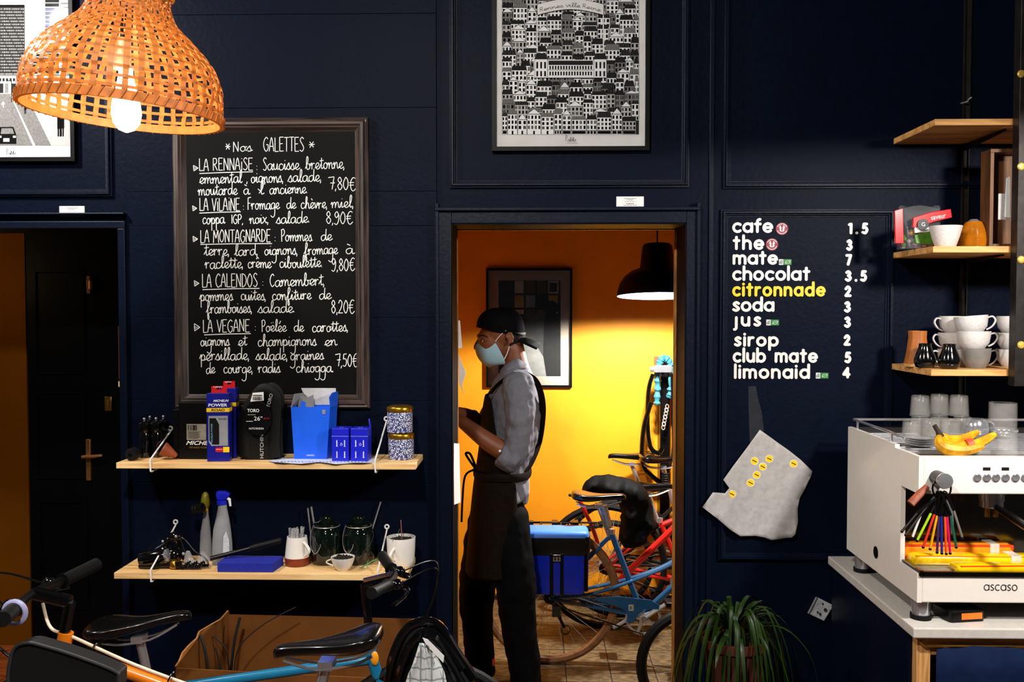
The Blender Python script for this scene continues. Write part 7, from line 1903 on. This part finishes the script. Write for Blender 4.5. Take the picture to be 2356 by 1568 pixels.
# ---- things on the machine: glasses
GLS = mat('tumbler_glass', (215,212,205), rough=.08, var=.1, scale=60, alpha=.09, coat=1.0, spec=1.0, bump=.5, bscale=45)
t = thing('upturned_glass', 'upturned tumbler, front left of the bottom row on the machine', 'glass', (0,0,0), 'upturned tumblers')
m = MB(); m.lathe([(.033,0),(.0315,.03),(.029,.066),(.026,.07),(.003,.071),(.003,.062),(.0255,.061),(.0275,.05),(.0308,.0)], (0,0,0), 24, cap0=False, cap1=False); m.build('tumbler', GLS, t, smooth=40)
m = MB(); m.tube([V((cos(a)*.0322, sin(a)*.0322, .0008)) for a in [2*pi*k/24 for k in range(24)]], .0008, 6, closed=True); m.build('rim', GLS, t)
def gpos(px, y, z): return V((X0(px, y, 1000), y, z))
zt1 = zr-.0175
spots = [(2098,-.42,zt1,'upturned tumbler, front left of the bottom row'),(2142,-.36,zt1,'upturned tumbler, second in the bottom row'),(2186,-.37,zt1,'upturned tumbler, behind the banana stalk'),(2214,-.3,zt1,'upturned tumbler, right end of the bottom row'),
         (2116,-.31,zt1,'upturned tumbler, rear left under the upper glasses'),(2160,-.27,zt1,'upturned tumbler, rear middle under the upper glasses'),
         (2116,-.31,zt1+.0722,'upturned tumbler, leftmost of the upper layer'),(2160,-.27,zt1+.0722,'upturned tumbler, middle of the upper layer'),(2205,-.3,zt1+.0722,'upturned tumbler, right of the upper layer'),(2316,-.62,zf-.0175,'lone upturned tumbler right of the bananas')]
for i, (px_, y_, z_, l) in enumerate(spots):
    if i == 0: t.location = gpos(px_, y_, z_); t['label'] = l
    else: dup(t, gpos(px_, y_, z_), label=l)
# stacked steel saucers
for k in range(4):
    c = V((X0(2118,-.52,1030), -.52, zr-.0175+k*.0068)); m = MB(); m.lathe([(.022,0),(.03,.001),(.046,.006),(.048,.0075),(.046,.0066),(.003,.0022)], c, 28); m.build('steel_saucer', CHROME, None, 'small steel saucer, %s of the stack beside the cup rail' % ('lowest','second','third','topmost')[k], 'saucer', 'steel saucers', smooth=40)
# bananas
BAN = mat('ripe_banana', (214,150,16), rough=.45, var=.5, scale=26); BTIP = mat('banana_stalk', (44,28,12), rough=.7)
bn = thing('banana_bunch', 'bunch of three spotted ripe bananas on the machine top', 'bananas', gpos(2220,-.64,zf-.0175))
yb = -.66; zb0 = zf-.0175
def ban(pts, r):
    c = cr3(pts, 7); n = len(c); m = MB()
    m.tube(c, [r*(sin(pi*(.06+.88*i/(n-1)))**.55) for i in range(n)], 7); return m.build('banana', BAN, bn, smooth=50)
st_ = P(2158, 992, yb)
ban([P(2162,1000,yb), P(2170,1022,yb), P(2200,1030,yb-.01), P(2245,1022,yb-.015), P(2290,998,yb-.01)], .019)
ban([P(2163,1000,yb+.01), P(2185,1012,yb+.02), P(2215,1010,yb+.03), P(2252,992,yb+.03)], .017)
ban([P(2160,1002,yb-.012), P(2163,1022,yb-.03), P(2182,1034,yb-.042), P(2222,1036,yb-.045), P(2262,1026,yb-.04)], .0185)
m = MB(); m.tube([P(2150,978,yb), P(2158,992,yb), P(2164,1004,yb)], [.007,.007,.012], 10); m.build('stalk', BTIP, bn)
m = MB(); c0, c1 = P(2226,1026,yb-.016), P(2240,1022,yb-.018); m.tube([c0, c1], .0215, 16); m.build('paper_band', mat('red_white_band', (226,80,50), rough=.5, var=.4, scale=60), bn)
# milk pitcher lying / round steel dome, glass hopper
c = gpos(2246,-.33,zt1); t = thing('steel_jug', 'round polished steel milk jug behind the bananas', 'jug', c)
m = MB(); m.lathe([(.018,0),(.03,.004),(.038,.02),(.04,.036),(.036,.055),(.028,.066),(.026,.066),(.034,.054),(.037,.036),(.003,.006)], c, 28); m.build('jug_body', CHROME, t, smooth=50)
m = MB(); m.tube(cr3([c+V((.03,0,.058)), c+V((.055,0,.05)), c+V((.055,0,.02)), c+V((.037,0,.014))],4), .004, 8); m.build('jug_handle', CHROME, t)
c = gpos(2336,-.2,ZT+.0003); c = V((1.93,-.33,ZT+.0003)); t = thing('coffee_grinder', 'coffee grinder with clear bean hopper at the right edge', 'grinder', c)
m = MB(); m.box(c.x-.075, c.x+.075, c.y-.1, c.y+.1, c.z, c.z+.46); m.build('grinder_body', BLACKP, t, bevel=.02, seg=3)
m = MB(); m.lathe([(.035,.47),(.085,.52),(.1,.62),(.1,.66),(.098,.66),(.098,.62),(.083,.522),(.033,.472)], c, 28, cap0=False, cap1=False); m.build('hopper', GLS, t, smooth=40)
m = MB(); m.lathe([(.03,.455),(.036,.47),(.03,.475)], c, 20); m.build('hopper_collar', BLACKP, t)
gl_ = P(2325, 945, -.38); m = MB()
c = V((gl_.x, -.33, zt1)); t = thing('glass_carafe', 'tall clear glass carafe at the back right of the machine top', 'carafe', c)
m.lathe([(.03,0),(.034,.004),(.042,.02),(.045,.05),(.044,.12),(.042,.12),(.043,.05),(.04,.022),(.003,.006)], c, 28); m.build('carafe_body', GLS, t, smooth=40)
m = MB(); m.lathe([(.046,.022),(.0475,.026),(.047,.032)], c, 28, cap0=False, cap1=False); m.build('steel_band', CHROME, t)
# ---- straws hanging from the knob
SC = [('white',(225,222,215)),('lime green',(160,205,30)),('red',(205,44,24)),('amber',(225,160,20)),('purple',(60,36,90)),('blue',(30,44,130)),('orange',(235,84,30)),('magenta',(210,20,90)),('dark green',(20,90,70)),('grey',(120,110,105)),('black',(20,18,18)),('charcoal',(40,36,34))]
tops = [(2124,1168,2099,1236),(2142,1180,2110,1243),(2150,1182,2124,1258),(2156,1184,2140,1262),(2160,1186,2156,1270),(2166,1186,2167,1272),(2174,1187,2177,1273),(2179,1187,2186,1272),(2187,1184,2200,1258),(2194,1173,2214,1236),(2110,1180,2075,1222),(2118,1184,2084,1230)]
ylo = yf-.03
hub_ = V((kx_.x, yf-.035, kx_.z-.024))
for k, ((nm, cc), (ax, ay, bx_, by_)) in enumerate(zip(SC, tops)):
    a_, b_ = P(ax, ay, ylo-.002*(k % 3)), P(bx_, by_, ylo-.002*(k % 3))
    t = thing('drinking_straw', '%s drinking straw hanging in the fan below the steam knob' % nm, 'straw', b_, 'straws on the steam knob')
    m = MB(); m.tube([a_, b_], .0036, 8); m.build('straw_tube', mat('straw_'+nm.replace(' ','_'), cc, rough=.35), t)
    m = MB(); top_ = hub_+V((.012*cos(k*1.3), .01*sin(k*1.3), -.01)); m.tube([top_, a_], .0042, 8); m.build('black_upper', BLACKP, t)
    m = MB(); m.sphere(b_, .0046, 8, 6); m.build('tip', BLACKP, t)
m = MB(); m.tube([hub_+V((.0+cos(a)*.026,0,sin(a)*.03-.0)) for a in [2*pi*q/20 for q in range(20)]], .003, 6, closed=True); m.build('hanging_loop', BLACKP, None, 'black cord loop holding the straws on the steam knob', 'loop')
a_, b_ = P(2133,1118,yf-.012), P(2095,1158,yf-.03); m = MB(); m.tube([a_, a_.lerp(b_,.4), b_], [(.008,.005),(.011,.006),(.012,.006)], 10); m.build('wooden_scraper', wood('red_wood', (110,44,14), (150,68,24), axis=2), None, 'short reddish wooden handle tucked beside the steam knob', 'handle')
# ---- straw packets lying on the tray
def packet(label, pts, thick, cols, Yq, group='straw packets'):
    pass
PK = [('yellow',(245,200,20)),('orange',(240,150,20)),('red',(215,60,30)),('pink',(230,100,80))]
def flatpack(label, y0, y1, x0, x1, z, h, cA_, cB_, rz):
    t = thing('straw_packet', label, 'packet', (0,0,0), 'straw packets on the drip tray')
    w_ = x1-x0; dpt_ = y1-y0
    m = MB(); m.loft([[V((x,y,z_)) for x, y in rrect(-w_/2+e, w_/2-e, -dpt_/2+e, dpt_/2-e, .012, 3)] for z_, e in ((0,.004),(h*.4,0),(h*.8,.002),(h,.012))]); m.build('packet_body', cA_, t, smooth=50)
    m = MB(); m.box(-w_/2+.01, w_/2-.002, -dpt_/2+.002, -dpt_/2+dpt_*.36, h*.6, h*.93); m.build('colour_band', cB_, t, smooth=0, bevel=.002)
    m = MB(); m.box(w_*.28, w_*.36, -dpt_/2-.001, dpt_/2+.001, h*.3, h*1.02); m.build('clear_label', mat('label_film', (215,205,190), rough=.15), t, smooth=0)
    t.location = V(((x0+x1)/2, (y0+y1)/2, z)); t.rotation_euler = (0,0,rz); return t
YEL2 = mat('yellow_packet', (246,196,10), rough=.2, var=.08, coat=.5); ORA2 = mat('orange_packet', (240,140,20), rough=.2, var=.1, coat=.5); RED2 = mat('red_packet', (214,60,24), rough=.2, var=.1, coat=.5)
flatpack('yellow straw packet with orange and red edge at the tray front', yf+.015, yf+.075, 1.225, 1.56, ztray+.0005, .02, YEL2, RED2, radians(3))
flatpack('yellow straw packet in the middle of the tray', yf+.085, yf+.14, 1.13, 1.5, ztray+.0005, .03, YEL2, ORA2, radians(-1))
flatpack('orange straw packet with pink band lying on the rear packet', yf+.145, yf+.2, 1.12, 1.46, ztray+.0005, .05, ORA2, RED2, radians(0))
# ------------------------------------------------------------------ cardboard box under the shelves
CARD = mat('corrugated_card', (112,68,30), rough=.8, var=.12, scale=12, bump=.1, bscale=60, spec=.1)
CARDD = mat('torn_card_edge', (176,122,66), rough=.9, var=.2, scale=60)
Ybk, Yfr = -.12, -.52
bxo = thing('cardboard_box', 'large torn open cardboard box standing below the shelves', 'box', (X0(700,-.3,1500), -.32, 0))
def panel(pts, d, nm, mm=CARD):
    m = MB(); m.prism(pts, d); return m.build(nm, mm, bxo, smooth=0, bevel=.001)
a_, b_ = P(524,1413,Ybk), P(992,1424,Ybk)
panel([a_, b_, V((b_.x,Ybk,0)), V((a_.x,Ybk,0))], (0,.005,0), 'back_wall')
# torn left side slanting forward
tear = [(524,1404),(512,1418),(505,1425),(492,1432),(468,1446),(458,1452),(452,1468),(436,1482),(420,1500),(412,1520),(404,1532)]
tp = [P(x,y,Ybk+(Yfr-Ybk)*k/(len(tear)-1)) for k, (x,y) in enumerate(tear)]
m = MB(); m.poly(tp+[V((tp[-1].x,Yfr,0)), V((tp[0].x,Ybk,0))]); o = m.build('torn_side', CARD, bxo, smooth=0); so_ = o.modifiers.new('t','SOLIDIFY'); so_.thickness = .005
m = MB(); m.tube([q+V((0,0,.0)) for q in tp], .0028, 5); m.build('torn_edge', CARDD, bxo)
a_, c_ = P(404,1536,Yfr), P(985,1568,Yfr)
panel([a_, V((c_.x,Yfr,a_.z-.035)), V((c_.x,Yfr,0)), V((a_.x,Yfr,0))], (0,.005,0), 'front_wall')
panel([V((b_.x,Ybk,b_.z)), V((c_.x,Yfr,a_.z-.03)), V((c_.x,Yfr,0)), V((b_.x,Ybk,0))], (.005,0,0), 'right_wall')
m = MB(); m.box(a_.x+.02, b_.x-.01, Yfr+.01, Ybk-.005, 0.001, .008); m.build('base', CARD, bxo, smooth=0)
# dry stems sticking out of the box
STEM = mat('dark_stem', (14,12,9), rough=.7)
stems = [([(530,1640,-.22),(532,1540,-.22),(540,1470,-.21),(552,1420,-.2)], .006, 'thick dark stem rising against the box back'),([(540,1600,-.24),(545,1500,-.25),(600,1440,-.24),(680,1396,-.22)], .0022, 'long thin dark stem arching out to the right'),([(490,1640,-.35),(478,1540,-.36),(470,1490,-.36),(460,1460,-.35)], .005, 'dark stem leaning on the torn left side'),([(528,1560,-.26),(522,1500,-.26),(505,1475,-.26),(490,1462,-.26)], .003, 'short dark twig bent to the left'),([(512,1600,-.33),(508,1540,-.33),(496,1490,-.33)], .003, 'thin dark twig low in the box')]
for pts, r, l in stems:
    c = cr3([P(x,y,Y) for x, y, Y in pts], 6); c[0].z = max(.02, c[0].z); base = V((c[0].x, c[0].y, .012)); m = MB(); m.tube([base]+c, [r]*(len(c)+1), 6); m.build('dry_stem', STEM, None, l, 'stem', 'stems in the cardboard box')
# ------------------------------------------------------------------ black holdall with inner tubes and a checked cloth, right of the box
Yk = -.93
ho = [(905,1640),(895,1580),(905,1520),(925,1470),(955,1440),(985,1432),(1012,1446),(1040,1490),(1068,1535),(1088,1590),(1090,1650),(1080,1720),(1000,1760),(920,1730)]
hold = inflate(cr(ho, 3, True), Yk, .13, 8, 14, .02, .035).build('black_holdall', BAGM, None, 'slumped black holdall beside the cardboard box', 'bag', smooth=70)
m = MB(); q = P(990,1740,Yk); m.loft([[V((q.x+x, Yk+y, z)) for x, y in rrect(-.12,.12,-.08,.08,.04,4)] for z in (0, .08, q.z+.06)]); m.build('holdall_base', BAGM, hold, smooth=40)
for k, (pts, l) in enumerate(((((890,1600),(902,1520),(930,1455),(968,1430),(1010,1440),(1050,1500),(1090,1560)), 0), (((905,1610),(925,1530),(950,1478),(985,1452),(1020,1480),(1062,1540)), 0), (((930,1620),(944,1560),(965,1500),(992,1466),(1030,1520),(1075,1600)), 0))):
    m = MB(); c = cr3([P(x,y,Yk-.135-.014*k) for x, y in pts], 6); m.tube(c, .0135, 10); m.build('inner_tube', BLACKG, None, 'black rubber inner tube looped over the holdall, '+('outermost','middle','innermost')[k], 'inner tube', 'inner tubes')
CHK = bpy.data.materials.new('checked_cloth'); CHK.use_nodes = True
nt = CHK.node_tree; b_ = nt.nodes['Principled BSDF']; tc = nt.nodes.new('ShaderNodeTexCoord'); 
wv = []
for ax in ('X', 'Z'):
    w_ = nt.nodes.new('ShaderNodeTexWave'); w_.bands_direction = ax; w_.inputs['Scale'].default_value = 11; nt.links.new(tc.outputs['Object'], w_.inputs['Vector']); wv.append(w_)
mxn = nt.nodes.new('ShaderNodeMath'); mxn.operation = 'MAXIMUM'; nt.links.new(wv[0].outputs['Fac'], mxn.inputs[0]); nt.links.new(wv[1].outputs['Fac'], mxn.inputs[1])
rp = nt.nodes.new('ShaderNodeValToRGB'); rp.color_ramp.elements[0].position = .9; rp.color_ramp.elements[1].position = .985; rp.color_ramp.elements[0].color = (.6,.6,.6,1); rp.color_ramp.elements[1].color = (.22,.26,.26,1)
nt.links.new(mxn.outputs[0], rp.inputs[0]); nt.links.new(rp.outputs[0], b_.inputs['Base Color']); b_.inputs['Roughness'].default_value = .8
m = MB(); Yc_ = Yk-.185; rows = []
cl_l = [(965,1478),(958,1500),(950,1525),(940,1550),(930,1580),(925,1620)]; cl_r = [(985,1482),(1000,1500),(1012,1522),(1022,1545),(1030,1580),(1040,1620)]
for (l_, r_) in zip(cl_l, cl_r):
    rows.append([P(l_[0]+(r_[0]-l_[0])*k/10, l_[1]+(r_[1]-l_[1])*k/10, Yc_-.012*sin(pi*k/10)-.007*sin(k*1.7+l_[1]*.05)) for k in range(11)])
m.loft(rows, False, False); ck_ = m.build('checked_cloth', CHK, None, 'white checked cloth stuffed over the black holdall', 'cloth', smooth=60); so_ = ck_.modifiers.new('t','SOLIDIFY'); so_.thickness = .003
m = MB(); m.prism([P(972,1466,Yc_-.02), P(984,1470,Yc_-.02), P(1022,1508,Yc_-.022), P(1020,1524,Yc_-.022), P(980,1482,Yc_-.02)], (0,.001,0)); tg = m.build('paper_tag', PAPER, ck_, smooth=0)
m = MB()
for k in range(7): m.box(P(977+k*1.6,1474,Yc_-.021).x, P(977.8+k*1.6,1474,Yc_-.021).x, Yc_-.0215, Yc_-.0205, P(977,1480+k*1.2,Yc_).z, P(977,1472+k*1.2,Yc_).z)
m.build('barcode', INK, tg, smooth=0)
# ------------------------------------------------------------------ spider plant in a terracotta pot on a stool
POT = mat('plant_pot', (70,26,12), rough=.7, var=.2, scale=20)
Yq = -.42; base = P(1690, 1455, Yq)
pz = base.z-.03
t = thing('spider_plant', 'arching green spider plant in a terracotta pot by the door casing', 'plant', (base.x, Yq, .42))
m = MB(); m.lathe([(.07,.42),(.085,.5),(.1,pz-.01),(.108,pz-.01),(.11,pz+.02),(.1,pz+.02),(.095,pz),(.003,pz)], (base.x,Yq,0), 28); m.build('pot', POT, t, smooth=40)
LF = mat('spider_leaf', (24,44,6), rough=.4, var=.45, scale=14, spec=.3); rl = random.Random(5)
crown = V((base.x, Yq, pz+.01))
leaves = [((1663,1345),(1664,1400),.010),((1570,1345),(1575,1410),.006),((1555,1460),(1560,1490),.008),((1840,1500),(1820,1450),.008),((1800,1560),(1790,1460),.013),((1620,1430),(1615,1520),.010),((1685,1580),(1690,1450),.012),((1725,1360),(1745,1370),.005)]
for k in range(74):
    a = rl.uniform(0, 2*pi) if k < 40 else rl.uniform(pi*1.0, 2*pi); L_l = rl.uniform(.18, .36); up_ = rl.uniform(.02, .12); dr = rl.uniform(.05, .42) if k < 40 else rl.uniform(.25, .5); w_ = rl.uniform(.0045, .009)
    dx, dy = cos(a), sin(a)*.75
    if dy > 0 and Yq+L_l*dy*.85 > -.03: dy = .3
    tip = L_l*rl.uniform(.55, .85)
    pts = [crown, crown+V((dx*tip*.25, dy*tip*.25, up_*.85)), crown+V((dx*tip*.6, dy*tip*.6, up_)), crown+V((dx*tip*.9, dy*tip*.9, up_-dr*.4)), crown+V((dx*tip*1.02, dy*tip*1.02, up_-dr))]
    c = cr3(pts, 4); n = len(c); m = MB(); sd = V((-dy, dx, 0)).normalized()
    Lr = [c[i]-sd*w_*sin(pi*(.12+.86*i/(n-1))) for i in range(n)]; Rr = [c[i]+sd*w_*sin(pi*(.12+.86*i/(n-1))) for i in range(n)]; Mi = [c[i]-V((0,0,w_*.35)) for i in range(n)]
    m.loft([Lr, Mi, Rr], False, False); m.build('leaf', LF, t, smooth=60)
m = MB(); m.tube([crown, crown+V((-.02,-.03,.08)), crown+V((-.03,-.05,.155))], [.011,.012,.008], 8); m.build('young_shoot', LF, t)
m = MB(); 
st2 = thing('plant_stool', 'small dark stool carrying the spider plant', 'stool', (base.x, Yq, 0))
m.cyl((base.x,Yq,.395), (base.x,Yq,.4197), .14, 24); m.build('seat', FLOORW, st2, bevel=.003)
for k in range(4):
    a = pi/4+pi/2*k; m = MB(); m.tube([(base.x+cos(a)*.09,Yq+sin(a)*.09,.396), (base.x+cos(a)*.12,Yq+sin(a)*.12,0.0)], .012, 8); m.build('leg', FLOORW, st2)
# ------------------------------------------------------------------ hanging rail with locks in the back room
Yv = 1.98
x0_, x1_ = X0(1519,Yv,1000), X0(1541,Yv,1000); zt_, zb2 = Z0(822,Yv,1520), Z0(1240,Yv,1520)
vr = thing('hanging_rail', 'black upright rail fixed to the yellow wall behind the bicycles', 'rail', (x0_, YB, zb2))
m = MB(); m.box(x0_, x1_, Yv, YB-.001, zb2, zt_); m.build('upright', BLACKP, vr, smooth=0, bevel=.002)
m = MB(); m.box(X0(1506,Yv,830), X0(1524,Yv,830), Yv-.01, Yv+.02, Z0(850,Yv,1515), Z0(820,Yv,1515)); m.build('wood_block', MATS['dark_frame_wood'], vr, smooth=0)
m = MB(); m.cyl((X0(1512,Yv,850),Yv+.01,Z0(862,Yv,1515)), (X0(1512,Yv,850),Yv-.16,Z0(858,Yv,1515)), .008, 10); m.build('peg', BLACKP, vr)
CY = mat('turquoise_sleeve', (48,125,145), rough=.6, var=.3, scale=60)
Yl = 1.9
lk = thing('chain_lock', 'bicycle chain lock in a ruched turquoise fabric sleeve', 'lock', P(1525,945,Yl))
pts = cr3([P(1511,930,Yl), P(1513,890,Yl), P(1514,850,Yl-.02), P(1522,825,Yl-.03), P(1537,826,Yl-.03), P(1545,850,Yl-.02), P(1543,900,Yl), P(1538,915,Yl)], 8)
m = MB(); m.tube(pts, [.017+.005*sin(i*1.9)+.003*sin(i*3.1) for i in range(len(pts))], 10); m.build('sleeve', CY, lk, smooth=40)
m = MB(); c = P(1525,848,Yl-.05); m.obox(c, (.1,.03,.042)); m.cyl(c+V((-.05,-.0,0)), c+V((-.075,0,-.004)), .016, 12); m.build('lock_body', CHROME, lk, bevel=.004)
m = MB()
for k in range(7):
    c = P(1535-k*1.5,935+k*8,Yl); m.tube([c+V((cos(a)*.009, .004*(k % 2)*sin(a), sin(a)*.013)) for a in [2*pi*j/10 for j in range(10)]], .0032, 6, closed=True)
m.build('chain_links', STEEL, lk, kind='stuff')
for i, (pp, r, l) in enumerate((([(1502,860),(1492,900),(1490,980),(1497,1028),(1515,1042),(1524,1030)], .013, 'thick black cable lock hanging left of the rail'), ([(1498,925),(1482,980),(1477,1040),(1482,1075),(1500,1095),(1520,1110)], .014, 'lower thick black cable loop hanging down to the saddles'), ([(1546,860),(1548,940),(1549,1030),(1540,1075)], .009, 'thin black cable lock at the right of the rail'))):
    m = MB(); c = cr3([P(x,y,Yl-.03*i-.02) for x, y in pp], 6); m.tube(c, r, 10); m.build('cable_lock', BLACKG, None, l, 'lock', 'black cable locks')
# thin pale cable and sockets on the yellow wall
m = MB(); m.tube([P(1217,1040,YB-.004), P(1217,1135,YB-.004)], .003, 6); m.build('wall_cable', mat('cream_cable',(0,0,0)), None, 'thin pale cable clipped to the yellow wall behind the person', 'cable')
